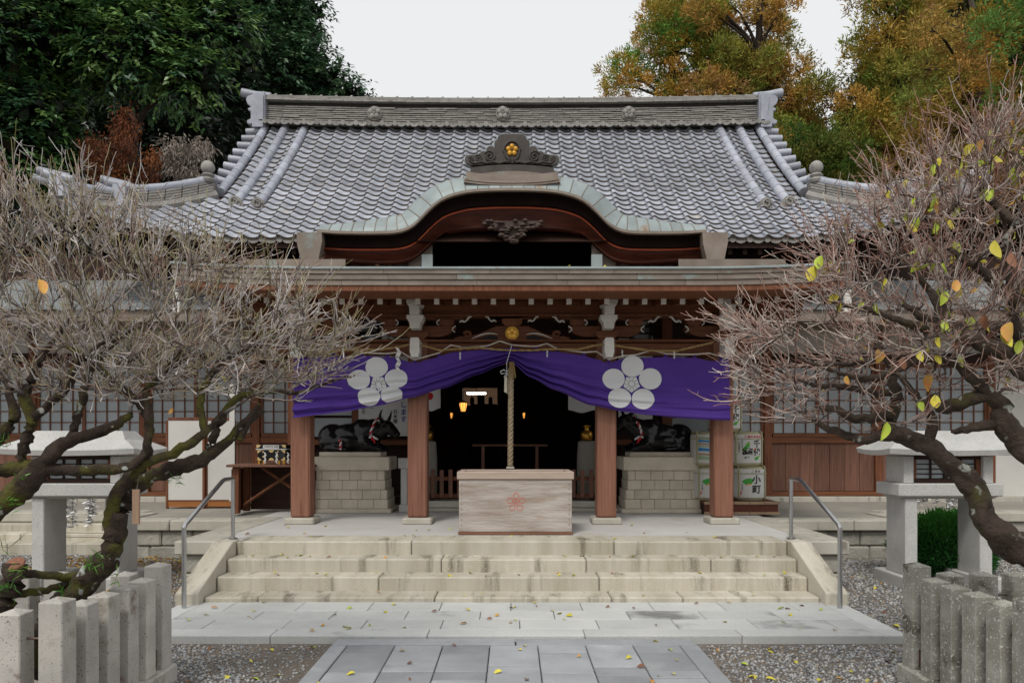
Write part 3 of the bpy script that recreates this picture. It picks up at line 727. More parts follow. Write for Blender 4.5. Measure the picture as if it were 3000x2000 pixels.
# ---- hip ridges sweeping out to the corners
def hip_pt(s, q, off=0.0):                               # q 0 at the gable foot, 1 at the corner
    t = HT*(1-q); x = s*(VX + (HX-VX)*q); p = rpt(x, t, off); p.z += .02*q; return p
for s in (-1, 1):
    hip = part('hip_ridge', m_tile_old, MB().tube([hip_pt(s, q/20, .03) for q in range(21)], .12, 8), roof)
for s in (-1, 1):
    hips = [o for o in roof.children if o.name.startswith('hip_ridge')]
    for k in range(5):
        for j in range(9):
            q0, q1 = j/9, (j+1)/9
            if k >= 4 and q1 > .60: continue
            pts = []; 
            a, b, c = (hip_pt(s, q, .10+.052*k) for q in (q0+.004, (q0+q1)/2, q1-.004))
            w_ = .115 - .008*k
            mb = MB()
            for p in (a, b, c):
                mb.v += [(p.x, p.y-w_, p.z), (p.x, p.y+w_, p.z), (p.x, p.y+w_, p.z+.034), (p.x, p.y-w_, p.z+.036)]
            for i in range(2): mb.f += [(i*4+e, i*4+4+e, i*4+4+(e+1) % 4, i*4+(e+1) % 4) for e in range(4)]
            mb.f += [(0,1,2,3), (11,10,9,8)]
            part('hip_course', m_tile_old if k < 4 else m_tile, mb, roof)
    for j in range(9):
        q0, q1 = j/9, (j+1)/9; top = .10+.052*(5 if q1 < .61 else 4)
        part('round_tile', m_tile, MB().tube([hip_pt(s, q0+.003, top+.01), hip_pt(s, q1+.012, top+.01)], [.07, .078], 10), roof, 'auto')
    for q, h in ((.62, .36), (.985, .33)):
        p = hip_pt(s, q, .05)
        part('ridge_end_tile', m_tile, MB().prism([(p.x-.12, p.z), (p.x+.14, p.z), (p.x+.10, p.z+h), (p.x-.10, p.z+h)], p.y-.15, p.y+.12), roof)
        for dx, dz in ((0, .04), (-.07*s, -.0), (.06*s, -.085)):
            part('ridge_end_roll', m_tile, MB().tube([(p.x-s*.12+dx, p.y+.02, p.z+h+dz-.02), (p.x+s*.32+dx, p.y-.11, p.z+h+dz+.055)], .072, 12), roof, 'auto')
    p = hip_pt(s, .06, .36)
    part('finial_base', m_tile_old, MB().lathe([(.11, 0), (.13, .05), (.10, .09), (.13, .13), (.09, .17)], 14, (p.x, p.y, p.z-.05)), roof, 'auto')
    part('finial_ball', m_tile_old, MB().ball((p.x, p.y, p.z+.235), .125, 18, 12), roof, True)
# ---- main ridge
m_ridgecore = mat('dark_ridge_core', (.05,.045,.04), (.03,.027,.024), 8, rough=1)  # core coloured near black to deepen the shade between ridge courses
ridge = part('main_ridge', m_ridgecore, MB().box(-5.42, 5.42, RY-.12, RY+.12, RZ-.15, 9.1))
def rl(x): return .075*(abs(x)/5.5)**2.2
z = 8.585
for k in range(9):
    x = -5.42; w_ = .185 - .004*k
    mb = MB(); yo = 0.0
    z1 = z + .0465
    while x < 5.41:
        x1 = min(x + random.uniform(.28, .44), 5.42)
        mb.prism([(x+.003, z+rl(x)), (x1-.003, z+rl(x1)), (x1-.003, z1-.021+rl(x1)+random.uniform(-.004,.004)), (x+.003, z1-.021+rl(x))], RY-w_+random.uniform(-.015,.012), RY+w_)
        x = x1
    part('ridge_course', m_tile_old, mb, ridge, kind='stuff'); z = z1
z += .075
for k in range(3):
    x = -5.45; mb = MB(); w_ = .24 - .03*k
    while x < 5.44:
        x1 = min(x + random.uniform(.28, .44), 5.45)
        mb.prism([(x+.003, z+rl(x)), (x1-.003, z+rl(x1)), (x1-.003, z+.032+rl(x1)), (x+.003, z+.032+rl(x))], RY-w_+random.uniform(-.006,.006), RY+w_)
        x = x1
    part('ridge_course', m_tile_old, mb, ridge, kind='stuff'); z += .046
for k in range(33):
    x = -5.40 + k*.3375
    part('ridge_cap', m_tile_old, MB().tube([(x-.165, RY, z-.02+rl(x)), (x+.12, RY, z-.02+rl(x)), (x+.125, RY, z-.02+rl(x)), (x+.165, RY, z-.02+rl(x))], [.085, .085, .105, .105], 10), ridge, 'auto')
for c in range(-19, 20):
    x = c*TW*.985
    e = link('apron_tile', et_me, ridge, Matrix.Translation((x+TW*.34, RY-.36, 8.555+rl(x))))
    part('apron_cover', m_tile_old, MB().prism([(RY-.35, 8.585+rl(x)), (RY-.1, 8.64+rl(x)), (RY-.1, 8.56+rl(x)), (RY-.35, 8.56+rl(x))], x-TW*.48, x+TW*.48, 'x'), ridge)
for u in (1097, 1473, 1842):                            # plum crest medallions
    x = PX(u, RY-.22); zz = PZ(332, RY-.22)
    md = part('plum_medallion', m_tile_old, MB().disc((x, RY-.225, zz), .155, RY-.1, 24), ridge)
    for k in range(5):
        a = R(90+72*k); part('plum_petal', m_tile_old, MB().ball((x+.082*math.cos(a), RY-.255, zz+.082*math.sin(a)), (.058, .035, .058), 12, 8), ridge, True)
    part('plum_centre', m_tile_old, MB().disc((x, RY-.285, zz), .026, RY-.2, 12), ridge)
for s in (-1, 1):                                       # ogre-tile stacks at the ridge ends
    o = part('ridge_end_ornament', m_tile, MB().prism([(s*p, q) for p, q in ((5.42, 8.52), (5.60, 8.52), (5.66, 8.58), (5.80, 8.58), (5.82, 8.66), (5.73, 8.70), (5.73, 8.86), (5.79, 8.88), (5.79, 8.93), (5.72, 8.95), (5.80, 9.02), (5.84, 9.12), (5.80, 9.20), (5.70, 9.22), (5.66, 9.27), (5.42, 9.30))], RY-.30, RY+.3), roof)
    bv = o.modifiers.new('edge', 'BEVEL'); bv.width = .02; bv.segments = 2
    part('ridge_end_roll', m_tile, MB().tube([(s*5.38, RY, 9.32), (s*5.70, RY, 9.345), (s*6.02, RY, 9.40)], [.08, .085, .098], 12), roof, 'auto')
    part('ridge_end_panel', m_tile, MB().prism([(s*5.44, 8.50), (s*5.68, 8.50), (s*5.66, 8.70), (s*5.58, 8.75), (s*5.62, 9.2), (s*5.44, 9.2)], RY-.35, RY-.305), roof)
# ---- under the eave: boards and rafters in shadow
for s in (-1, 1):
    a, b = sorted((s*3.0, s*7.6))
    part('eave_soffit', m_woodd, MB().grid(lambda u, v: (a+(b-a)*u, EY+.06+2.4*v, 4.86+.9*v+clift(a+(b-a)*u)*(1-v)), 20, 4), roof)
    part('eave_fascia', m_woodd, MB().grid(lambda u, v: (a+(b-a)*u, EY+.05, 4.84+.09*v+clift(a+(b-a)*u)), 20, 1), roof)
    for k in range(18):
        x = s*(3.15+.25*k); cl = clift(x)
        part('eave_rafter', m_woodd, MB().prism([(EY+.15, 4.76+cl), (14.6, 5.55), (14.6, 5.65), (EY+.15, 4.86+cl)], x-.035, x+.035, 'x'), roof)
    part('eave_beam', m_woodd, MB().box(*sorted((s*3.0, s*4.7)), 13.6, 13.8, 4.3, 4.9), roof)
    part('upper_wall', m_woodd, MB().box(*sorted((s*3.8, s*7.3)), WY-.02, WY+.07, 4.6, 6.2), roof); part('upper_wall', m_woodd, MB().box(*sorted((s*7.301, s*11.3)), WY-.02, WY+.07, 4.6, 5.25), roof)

# ================================================================ curved copper gable (karahafu)
m_shadewood = mat('shade_black_timber', (.016,.009,.007), (.010,.006,.005), 3, rough=.8, bump=.1, spec=.08)  # timber coloured near black, standing in for the shade under the gable
gable = part('curved_gable', m_shadewood, MB().box(-1.9, 1.9, 14.2, 14.3, 4.2, 5.6))  # near-black sheet at the back makes the opening read as dark
N = 60; KX = 3.14
xs = [-KX + 2*KX*i/N for i in range(N+1)]
def band(name, m, y0, o0, y1, o1, thick=None, seg=(0, N)):
    b = MB(); i0, i1 = seg
    for i in range(i0, i1+1):
        x = xs[i]; b.v += [(x, y0, ksm(x)+o0), (x, y1, ksm(x)+o1)]
    n = i1-i0
    b.f = [(2*i, 2*i+2, 2*i+3, 2*i+1) for i in range(n)]
    return part(name, m, b, gable, True, fix=False)
# copper sheets of the curved roof, one by one with rolled seams
def knorm(x):
    e = .05; d = Vector((2*e, 0, ksm(x+e)-ksm(x-e))).normalized(); return Vector((-d.z, 0, d.x))
sheets = 34
for k in range(sheets):
    a, b = -KX + 2*KX*k/sheets, -KX + 2*KX*(k+1)/sheets
    mb = MB(); nn = 4
    prof_k = [(0, -.02), (0, .035), (.07, .15), (.18, .28), (.36, .375), (.7, .41), (2.6, .41)]
    for i in range(nn+1):
        x = a+.003+(b-a-.006)*i/nn; nv = knorm(x); taper = .55 + .45*min(1, (KX-abs(x))/1.2)
        for (dy, h) in prof_k: 
            h2 = h*taper; mb.v.append((x + nv.x*h2, KY+dy, ksm(x) + nv.z*h2))
    q = len(prof_k)
    mb.f = [(i*q+j, (i+1)*q+j, (i+1)*q+j+1, i*q+j+1) for i in range(nn) for j in range(q-1)]
    part('copper_sheet', m_copper, mb, gable, 'auto')
    if 0 < k:
        nv = knorm(a); taper = .55 + .45*min(1, (KX-abs(a))/1.2)
        part('copper_seam', m_copperb, MB().tube([(a+nv.x*(h*taper+.004), KY+dy, ksm(a)+nv.z*(h*taper+.004)) for dy, h in prof_k[1:]], .0075, 5), gable)
band('copper_rim', m_copperb, KY-.012, -.022, KY-.012, .02)
band('rim_underside', m_copperb, KY-.012, -.022, KY+.05, -.03)
band('rim_soffit', m_shadewood, KY+.05, -.03, KY+.28, -.03)
band('upper_fascia', m_shadewood, KY+.26, -.17, KY+.26, -.02)
band('soffit', m_shadewood, KY+.26, -.17, KY+.44, -.18)
band('lacquer_line', m_lacq, KY+.34, -.205, KY+.34, -.172)
def hb(x): return -.52 + .14*min(1, max(0, (abs(x)-.6)/1.2)) if abs(x) < 2.2 else -.38 + .10*(abs(x)-2.2)
b = MB()
for x in xs: b.v += [(x, KY+.36, ksm(x)-.19), (x, KY+.36, ksm(x)-.36 + hb(x)*.22), (x, KY+.32, ksm(x)+hb(x)), (x, KY+.55, ksm(x)+hb(x))]
b.f = [(4*i+j, 4*i+4+j, 4*i+5+j, 4*i+1+j) for i in range(N) for j in range(3)]
part('bargeboard', m_gable, b, gable, True, fix=False)
for s in (-1, 1):
    part('copper_end_panel', m_copper, MB().box(*sorted((s*1.32, s*1.50)), KY+.36, KY+.42, 4.46, 4.74), gable)
    part('gable_side_wall', m_copperb, MB().box(*sorted((s*1.34, s*2.75)), KY+.5, KY+.6, 4.42, 4.95), gable)
    for k in range(5): part('rafter_end', m_woodd, MB().box(s*(1.78+.24*k)-.035, s*(1.78+.24*k)+.035, KY+.42, KY+.5, 4.56, 4.68), gable)
    part('copper_flashing', m_copper, MB().box(*sorted((s*1.25, s*3.0)), KY+.2, KY+.5, 4.40, 4.445), gable)
    # rain hopper and gutter tray
    hx = PX(910, 12.05)*-s
    part('rain_hopper', m_copperb, MB().prism([(hx-.20, 4.99), (hx+.20, 4.99), (hx+.21, 4.85), (hx+.15, 4.55), (hx-.13, 4.55), (hx-.19, 4.80)] , 11.95, 12.15), gable)
    part('gutter_tray', m_copperb, MB().box(*sorted((s*2.62, s*4.3)), 11.7, 11.72, 4.36, 4.50), gable)
    part('gutter_tray', m_copperb, MB().box(*sorted((s*2.62, s*4.3)), 11.72, 12.3, 4.36, 4.38), gable)
# crown of the gable: curved copper cap layers and carved crest board
for k, (hw, z0, th, yy) in enumerate(((.78, 5.765, .035, .10), (.76, 5.80, .035, .06), (.74, 5.835, .10, .10), (.66, 5.93, .07, .14))):
    pts = [(-hw+2*hw*i/20, z0 - (.10 if k < 3 else .02)*0 + (.055*(abs(-1+2*i/20))**2.5 if k < 3 else -.04*(abs(-1+2*i/20))**2)) for i in range(21)]
    pts += [(x, zz+th - (.03 if k == 3 else 0)*(abs(x)/hw)**2) for x, zz in pts[::-1]]
    part('crown_course', m_copperb, MB().prism(pts, KY-.02+yy*.3, KY+.75), gable)
bz = 5.99
pts = [(-.66+1.32*i/16, bz-.01-.05*(abs(-1+i/8))**2) for i in range(17)]; pts += [(x*1.03, zz+.135) for x, zz in pts[::-1]]
part('crest_plinth', m_bronze, MB().prism(pts, KY+.05, KY+.5), gable)
base = 6.115
half = [(.0, base+.50), (.17, base+.50), (.225, base+.46), (.24, base+.41), (.285, base+.38), (.285, base+.27), (.31, base+.30), (.37, base+.305), (.41, base+.27), (.425, base+.21), (.47, base+.225), (.54, base+.18), (.60, base+.165), (.68, base+.16), (.745, base+.15), (.765, base+.09), (.735, base+.03), (.66, base-.01)]
pts = half + [(.33, base+.015), (0, base+.03)]; full = pts + [(-x, z_) for x, z_ in pts[::-1][1:-1]]
cb = part('crest_board', m_bronze, MB().prism(full, KY+.06, KY+.22), gable)
rim = [(x, KY+.14, z_+.008) for x, z_ in ([(-x, z_) for x, z_ in half[::-1]] + half[1:])]
part('crest_rim', m_copper, MB().tube([(x, y, z_) for x, y, z_ in rim], .026, 6), gable)
fr = [(.13*math.cos(a)*(1.05 if math.sin(a) > 0 else .9), KY+.045, base+.22+.155*math.sin(a)) for a in [R(-70+10*k) for k in range(33)]]
part('crest_frame', m_bronze, MB().tube(fr, .017, 6), gable)
for s in (-1, 1):
    for (cx, cz, r0, turns, th) in ((.36, base+.13, .095, 1.5, .018), (.05, base+.075, .04, 1.3, .012), (.54, base+.10, .06, 1.3, .014), (.665, base+.085, .045, 1.2, .012)):
        part('scroll', m_bronze, MB().tube([(s*(cx + r0*(1-k/22)*math.cos(k*turns*.4+.6)), KY+.048, cz + r0*(1-k/22)*math.sin(k*turns*.4+.6)) for k in range(20)], th, 6), gable)
    part('scroll', m_bronze, MB().tube([(s*(.06+.6*k/12), KY+.05, base+.035+.012*math.sin(k*1.6)) for k in range(13)], .016, 6), gable)
gc = base+.235
for k in range(5):
    a = R(90+72*k); part('gold_petal', m_gold, MB().ball((.062*math.cos(a), KY+.045, gc+.062*math.sin(a)), (.041, .022, .041), 14, 8), gable, True)
    part('gold_stamen', m_gold, MB().ball((.021*math.cos(a+.63), KY+.04, gc+.021*math.sin(a+.63)), .0085, 8, 6), gable, True)
# carved pine pendant hanging in the opening
rr = random.Random(5)
m_carve = mat('carved_wood', (.10,.070,.058), (.06,.042,.036), 5, rough=.7, bump=.3, bscale=40)
pend = part('gable_pendant', m_carve, MB().prism([(-.50, 5.27), (.50, 5.27), (.26, 5.14), (.12, 4.97), (0, 4.90), (-.12, 4.97), (-.26, 5.14)], KY+.27, KY+.31))
pend.parent = gable
for k in range(64):
    u = rr.random(); zz = 5.27 - .36*u; hw = .56*(1-u)**1.15 + .05
    x = rr.uniform(-hw, hw); r0 = rr.uniform(.035, .065)
    part('carved_cluster', m_carve, MB().lathe([(r0, 0), (r0*1.05, .012), (r0*.75, .03), (r0*.3, .042)], 9, (x, KY+.20+rr.uniform(0, .05), zz-.02)), gable, 'auto')

# ================================================================ curtain, ropes
CUY = 10.16
def lerp_tab(tab, x):
    if x <= tab[0][0]: return tab[0][1]
    for (a, p), (b, q) in zip(tab[:-1], tab[1:]):
        if x <= b:
            u = (x-a)/(b-a); u = u*u*(3-2*u)*.5 + u*.5; return p+(q-p)*u
    return tab[-1][1]
TOPT = [(PX(u, CUY), PZ(v, CUY)) for u, v in ((862,1050),(960,1044),(1060,1042),(1150,1046),(1215,1064),(1262,1050),(1330,1031),(1420,1023),(1496,1020),(1560,1024),(1640,1032),(1700,1040),(1750,1052),(1778,1064),(1830,1050),(1950,1046),(2040,1048),(2085,1058),(2136,1050))]
HEMT = [(PX(u, CUY), PZ(v, CUY)) for u, v in ((862,1224),(935,1215),(1000,1207),(1106,1189),(1204,1165),(1298,1138),(1404,1097),(1460,1074),(1488,1061),(1497,1061),(1553,1105),(1629,1143),(1731,1187),(1830,1206),(1900,1215),(2000,1224),(2070,1229),(2136,1231))]
def cloth_y(x, z):
    zt, zh = lerp_tab(TOPT, x), lerp_tab(HEMT, x)
    v = min(1, max(0, (zt-z)/max(.05, zt-zh)))
    near = math.exp(-(x/1.25)**2); far = 1 if x < 0 else max(0, 1-x/2.2)
    A = .014 + .036*near + .026*far*max(0, -x/3)
    f = A*math.sin(2*math.pi*(.4+3.4*v**1.9 + .25*math.sin(1.3*x) + .12*x)) * (.25+.75*v)
    f += (.012*near+.006)*math.sin(2*math.pi*(7*v**2.2+.5*x)) * v
    f += .010*math.sin(5.3*x+1)*(1-v)
    return CUY + f - .05*v*(1-.6*near)
X0, X1 = HEMT[0][0], HEMT[-1][0]
def cloth(u, v):
    x = X0+(X1-X0)*u; zt, zh = lerp_tab(TOPT, x), lerp_tab(HEMT, x); z = zt+(zh-zt)*v; return (x, cloth_y(x, z), z)
cur = thing('curtain', 'purple shrine curtain with two white plum crests, drawn up at its middle', 'curtain', (0, CUY, 1.94))
cmb = MB().grid(cloth, 300, 90)
co = cmb.build('cloth', m_purple, cur, True, fix=False); sm = co.modifiers.new('thickness', 'SOLIDIFY'); sm.thickness = .004
def on_cloth(mb, off): mb.v = [(x, cloth_y(x, z)-off, z) for x, _, z in mb.v]; return mb
def blob(cu, cv, ru, rv, rot=0.0, n=40, clip=True):
    """a rounded petal laid on the cloth, pixel centre and radii, cut where the folds hide it"""
    b = MB(); rings = 14
    c = P(cu, cv, CUY); sx = ru*CUY/F; sz = rv*CUY/F
    b.v.append((c.x, 0, c.z))
    for i in range(1, rings+1):
        for k in range(n):
            a = 2*math.pi*k/n; q = i/rings
            x = c.x + sx*q*math.cos(a); z = c.z + sz*q*math.sin(a)
            if clip: z = max(z, lerp_tab(HEMT, x)+.012)
            b.v.append((x, 0, z))
    b.f += [(0, 1+k, 1+(k+1) % n) for k in range(n)]
    for i in range(rings-1):
        b.f += [(1+i*n+k, 1+(i+1)*n+k, 1+(i+1)*n+(k+1) % n, 1+i*n+(k+1) % n) for k in range(n)]
    return on_cloth(b, .013)
for (pets, (cu, cv)) in (([(1104,1076,33,30),(1053,1112,33,29),(1162,1109,33,28),(1083,1162,33,27),(1149,1157,32,25)], (1110,1126)),
                         ([(1852,1073,32.5,31),(1797,1110,32.5,30),(1904,1110,33,31),(1814,1166,33.5,29),(1882,1169,33,30)], (1849,1125))):
    parts_ = [blob(*p).build('crest_petal', m_crestw, cur, True, fix=False) for p in pets]
    c = P(cu, cv, CUY); pr = 25*CUY/F
    pen = MB(); ang = [R(-90+72*k) for k in range(5)]
    ring = []
    for k in range(5):
        a, b = ang[k], ang[(k+1) % 5]
        for q in range(4): ring.append((c.x + pr*((1-q/4)*math.cos(a)+q/4*math.cos(b)), c.z + pr*((1-q/4)*math.sin(a)+q/4*math.sin(b))))
    pen.v = [(c.x, 0, c.z)] + [(c.x+(x-c.x)*s_, 0, c.z+(z-c.z)*s_) for s_ in (.5, 1) for x, z in ring]
    m_ = len(ring); pen.f = [(0, 1+k, 1+(k+1) % m_) for k in range(m_)] + [(1+k, 1+m_+k, 1+m_+(k+1) % m_, 1+(k+1) % m_) for k in range(m_)]
    on_cloth(pen, .012).build('crest_centre', m_crestw, cur, True, fix=False)
    for k in range(10):
        a = R(-90+36*k+18); r0, r1 = .36*pr, (.80 if k % 2 else .80)*pr
        lb = MB(); w_ = .0022
        for q in range(4):
            r = r0+(r1-r0)*q/3; x, z = c.x+r*math.cos(a), c.z+r*math.sin(a)
            lb.v += [(x-w_*math.sin(a), 0, z+w_*math.cos(a)), (x+w_*math.sin(a), 0, z-w_*math.cos(a))]
        lb.f = [(2*q, 2*q+2, 2*q+3, 2*q+1) for q in range(3)]
        on_cloth(lb, .0165).build('crest_line', m_ink, cur, False, fix=False)
    lb = MB(); 
    for k in range(24):
        a = 2*math.pi*k/24
        for r in (.32*pr, .32*pr+.0045): lb.v.append((c.x+r*math.cos(a), 0, c.z+r*math.sin(a)))
    lb.f = [(2*k, (2*k+2) % 48, (2*k+3) % 48, 2*k+1) for k in range(24)]
    on_cloth(lb, .0165).build('crest_line', m_ink, cur, False, fix=False)
tabx = [-2.9,-2.45,-2.05,-1.7,-1.33,-1.0,-.66,-.33,0,.33,.62,.98,1.32,1.7,2.1,2.5,2.85]
for x in tabx:
    zt = lerp_tab(TOPT, x); part_ = MB().grid(lambda u, v: (x-.022+.044*u, cloth_y(x, zt)-.004+.03*v, zt-.015+.06*v), 2, 3).build('hanging_tab', m_purple, cur, fix=False)
# white cord holding the curtain, festooned along the beam
def twisted(pts, r, strands=3, pitch=.09, n=6):
    pts = [Vector(p) for p in pts]; out = [[] for _ in range(strands)]; L_ = 0
    for i, p in enumerate(pts):
        t = (pts[min(i+1, len(pts)-1)] - pts[max(i-1, 0)]).normalized()
        a = t.cross(Vector((0, 1, 0))); a = a.normalized() if a.length > .1 else Vector((1, 0, 0)); b = t.cross(a)
        if i: L_ += (p-pts[i-1]).length
        for k in range(strands):
            th = 2*math.pi*(L_/pitch + k/strands); out[k].append(p + (a*math.cos(th)+b*math.sin(th))*r*.52)
    return out
cord = []
zz = []
for i, x in enumerate(tabx):
    z = lerp_tab(TOPT, x)+.045; zz.append(z)
    cord.append((x, CUY-.02, z))
    if i < len(tabx)-1:
        xm = (x+tabx[i+1])/2; zm = lerp_tab(TOPT, xm)+.045+(.055 if i % 2 else -.005); cord.append((xm, CUY-.03, zm))
cd_ = MB().tube(cord, .011, 6).build('curtain_cord', mat('white_cord', (.62,.60,.55), (.40,.33,.25), 40, rough=.9), cur, True)
rope = thing('straw_rope', 'braided straw rope festooned along the porch beam with white zigzag paper', 'rope', (0, 10.1, 2.9))
rp = [(x, 10.10, PZ(v, 10.1)) for x, v in [(PX(u, 10.1), v) for u, v in ((868,1035),(950,1030),(1030,1024),(1110,1024),(1170,1016),(1200,1008),(1240,1012),(1290,1026),(1340,1022),(1400,1018),(1460,1024),(1500,1026),(1560,1026),(1620,1022),(1690,1024),(1740,1012),(1780,1008),(1830,1016),(1900,1026),(1980,1028),(2040,1014),(2090,1002))]]
rp2 = []
for a, b in zip(rp[:-1], rp[1:]):
    for q in range(6): rp2.append(tuple(a[i]+(b[i]-a[i])*q/6 for i in range(3)))
for st in twisted(rp2+[rp[-1]], .016, 2, .06): MB().tube(st, .0095, 5).build('strand', m_rope, rope, True)
def zigzag(x, y, z, sc, parent, name='paper_streamer', lean=.12):
    w_ = .052*sc; h = .075*sc; px, pz = x, z
    for k in range(5):
        sx = 1 if k % 2 == 0 else -1
        q = [(px, pz), (px+w_, pz-.02*sc), (px+w_+sx*.03*sc, pz-h), (px+sx*.03*sc, pz-h+.02*sc)]
        MB().prism([(a, b) for a, b in q], y-.002*k-.001, y-.002*k+.0005).build(name, m_paper, parent)
        px += sx*.035*sc; pz -= h*.86
zigzag(PX(1157, 10.05), 10.05, PZ(1016, 10.05), 1.0, rope)
for u, v in ((1600,1024),(1820,1024),(1972,1028),(1345,1030)): zigzag(PX(u, 10.06), 10.06, PZ(v, 10.06), .32, rope)

# ================================================================ bell rope over the offering box
bell = thing('bell_rope', 'thick twisted hemp bell rope hanging behind the offering box with wooden tags', 'rope', (-.02, 9.97, 1.25))
pts = [(-.012-.012*(k/40), 9.97+.004*math.sin(k*.3), 2.62-(2.62-1.30)*k/40) for k in range(41)]
for st in twisted(pts, .036, 3, .17): MB().tube(st, .024, 7).build('strand', m_rope2, bell, True)
MB().box(-.075, .03, 9.92, 10.02, 1.275, 1.30, .004).build('rope_end_block', m_coping, bell)
tas = MB(); rr = random.Random(3)
for k in range(60):
    a = rr.uniform(0, 6.28); r0 = rr.uniform(0, .03); tas.tube([(-.005+r0*math.cos(a), 9.96+r0*math.sin(a), 2.70), (-.0+2.0*r0*math.cos(a), 9.955+2.0*r0*math.sin(a), 2.53-rr.uniform(0, .05))], [.005, .003], 3, False)
tas.build('straw_tassel', m_rope, bell, kind='stuff')
tg = thing('wooden_tags', 'two pale wooden tags on a white knotted cord at the curtain gather', 'tag', (-.07, 10.03, 2.3))
m_tag = mat('pale_wood', (.62,.56,.45), (.54,.48,.38), 6, stretch=(6,6,.8), rough=.7)
for dx, dz in ((-.105, 0), (-.06, -.025)):
    MB().prism([(dx, 2.305+dz), (dx+.04, 2.285+dz), (dx+.043, 2.50+dz), (dx+.02, 2.515+dz), (dx+.003, 2.50+dz)], 10.005-dz, 10.02-dz).build('tag', m_tag, tg)
MB().tube([(-.005, 10.06, 2.93), (-.07, 10.01, 2.70), (-.072, 10.0, 2.51)], .005, 5).build('cord', m_crestw, tg)
for s in (-1, 1): MB().tube([(-.072, 10.0, 2.575), (-.072+s*.04, 9.99, 2.60), (-.072+s*.085, 9.99, 2.575), (-.072+s*.07, 9.99, 2.545), (-.072, 10.0, 2.56), (-.072+s*.035, 9.995, 2.50)], .0075, 5).build('bow_loop', m_crestw, tg, True)

# ================================================================ offering box
ob = thing('offering_box', 'large weathered wooden offering box with a red plum stamp on its front', 'offering box', (.045, 9.45, .5))
bx0, bx1, by0, by1 = -.66, .745, 9.09, 9.83
MB().box(bx0+.012, bx1-.012, by0+.006, by0+.05, .535, 1.175, .006).build('front_board', m_boxwood, ob)
MB().box(bx0+.012, bx1-.012, by1-.05, by1, .535, 1.175, .006).build('back_board', m_boxwood, ob)
for a in (bx0+.012, bx1-.057): MB().box(a, a+.045, by0+.052, by1-.052, .535, 1.175, .006).build('side_board', m_boxwood, ob)
MB().box(bx0, bx1-.0, by0-.008, by1, .503, .532, .004).build('base_board', mat('box_base', (.24,.12,.07), (.17,.08,.05), 4, stretch=(.6,8,8), rough=.8), ob)
m_rim = mat('box_rim_wood', (.45,.36,.30), (.36,.28,.23), 3, stretch=(.8,8,8), rough=.8)
MB().box(bx0-.012, bx1+.012, by0-.014, by0+.075, 1.177, 1.27, .008).build('rim_board', m_rim, ob)
MB().box(bx0-.012, bx1+.012, by1-.06, by1+.014, 1.177, 1.27, .008).build('rim_board', m_rim, ob)
for a in (bx0-.012, bx1-.065): MB().box(a, a+.077, by0+.077, by1-.062, 1.177, 1.269, .008).build('rim_board', m_rim, ob)
for k in range(8):
    y = by0+.13+.075*k; MB().box(bx0+.07, bx1-.07, y-.017, y+.017, 1.16, 1.215, .006).build('top_slat', m_wood, ob)
for k in range(9):
    for a in (bx0+.045, bx1-.045): MB().disc((a, by0+.001, 1.12-.062*k), .006, by0+.01, 8).build('nail', m_iron, ob)
ec = P(1512, 1471, 9.09); m_stamp = mat('red_stamp', (.62,.10,.055), (.48,.13,.08), 30, rough=.8)
def ring(cx, cz, r, w_, y, n=22):
    b = MB()
    for k in range(n):
        a = 2*math.pi*k/n
        for q in (r-w_, r+w_): b.v += [(cx+q*math.cos(a), y, cz+q*math.sin(a)), (cx+q*math.cos(a), y+.003, cz+q*math.sin(a))]
    for k in range(n):
        i, j = 4*k, 4*((k+1) % n); b.f += [(i, j, j+2, i+2), (i+2, j+2, j+3, i+3), (i, i+1, j+1, j)]
    return b
for k in range(5):
    a = R(90+72*k); ring(ec.x+.079*math.cos(a), ec.z+.079*math.sin(a), .034, .0032, by0+.0035).build('stamp_petal', m_stamp, ob)
    MB().tube([(ec.x+.014*math.cos(a), by0+.004, ec.z+.014*math.sin(a)), (ec.x+.042*math.cos(a), by0+.004, ec.z+.042*math.sin(a))], .003, 4).build('stamp_line', m_stamp, ob)
    MB().tube([(ec.x+.030*math.cos(a+.63), by0+.004, ec.z+.030*math.sin(a+.63)), (ec.x+.04*math.cos(a+.63), by0+.004, ec.z+.04*math.sin(a+.63))], .003, 4).build('stamp_line', m_stamp, ob)
ring(ec.x, ec.z, .012, .003, by0+.0035).build('stamp_line', m_stamp, ob)

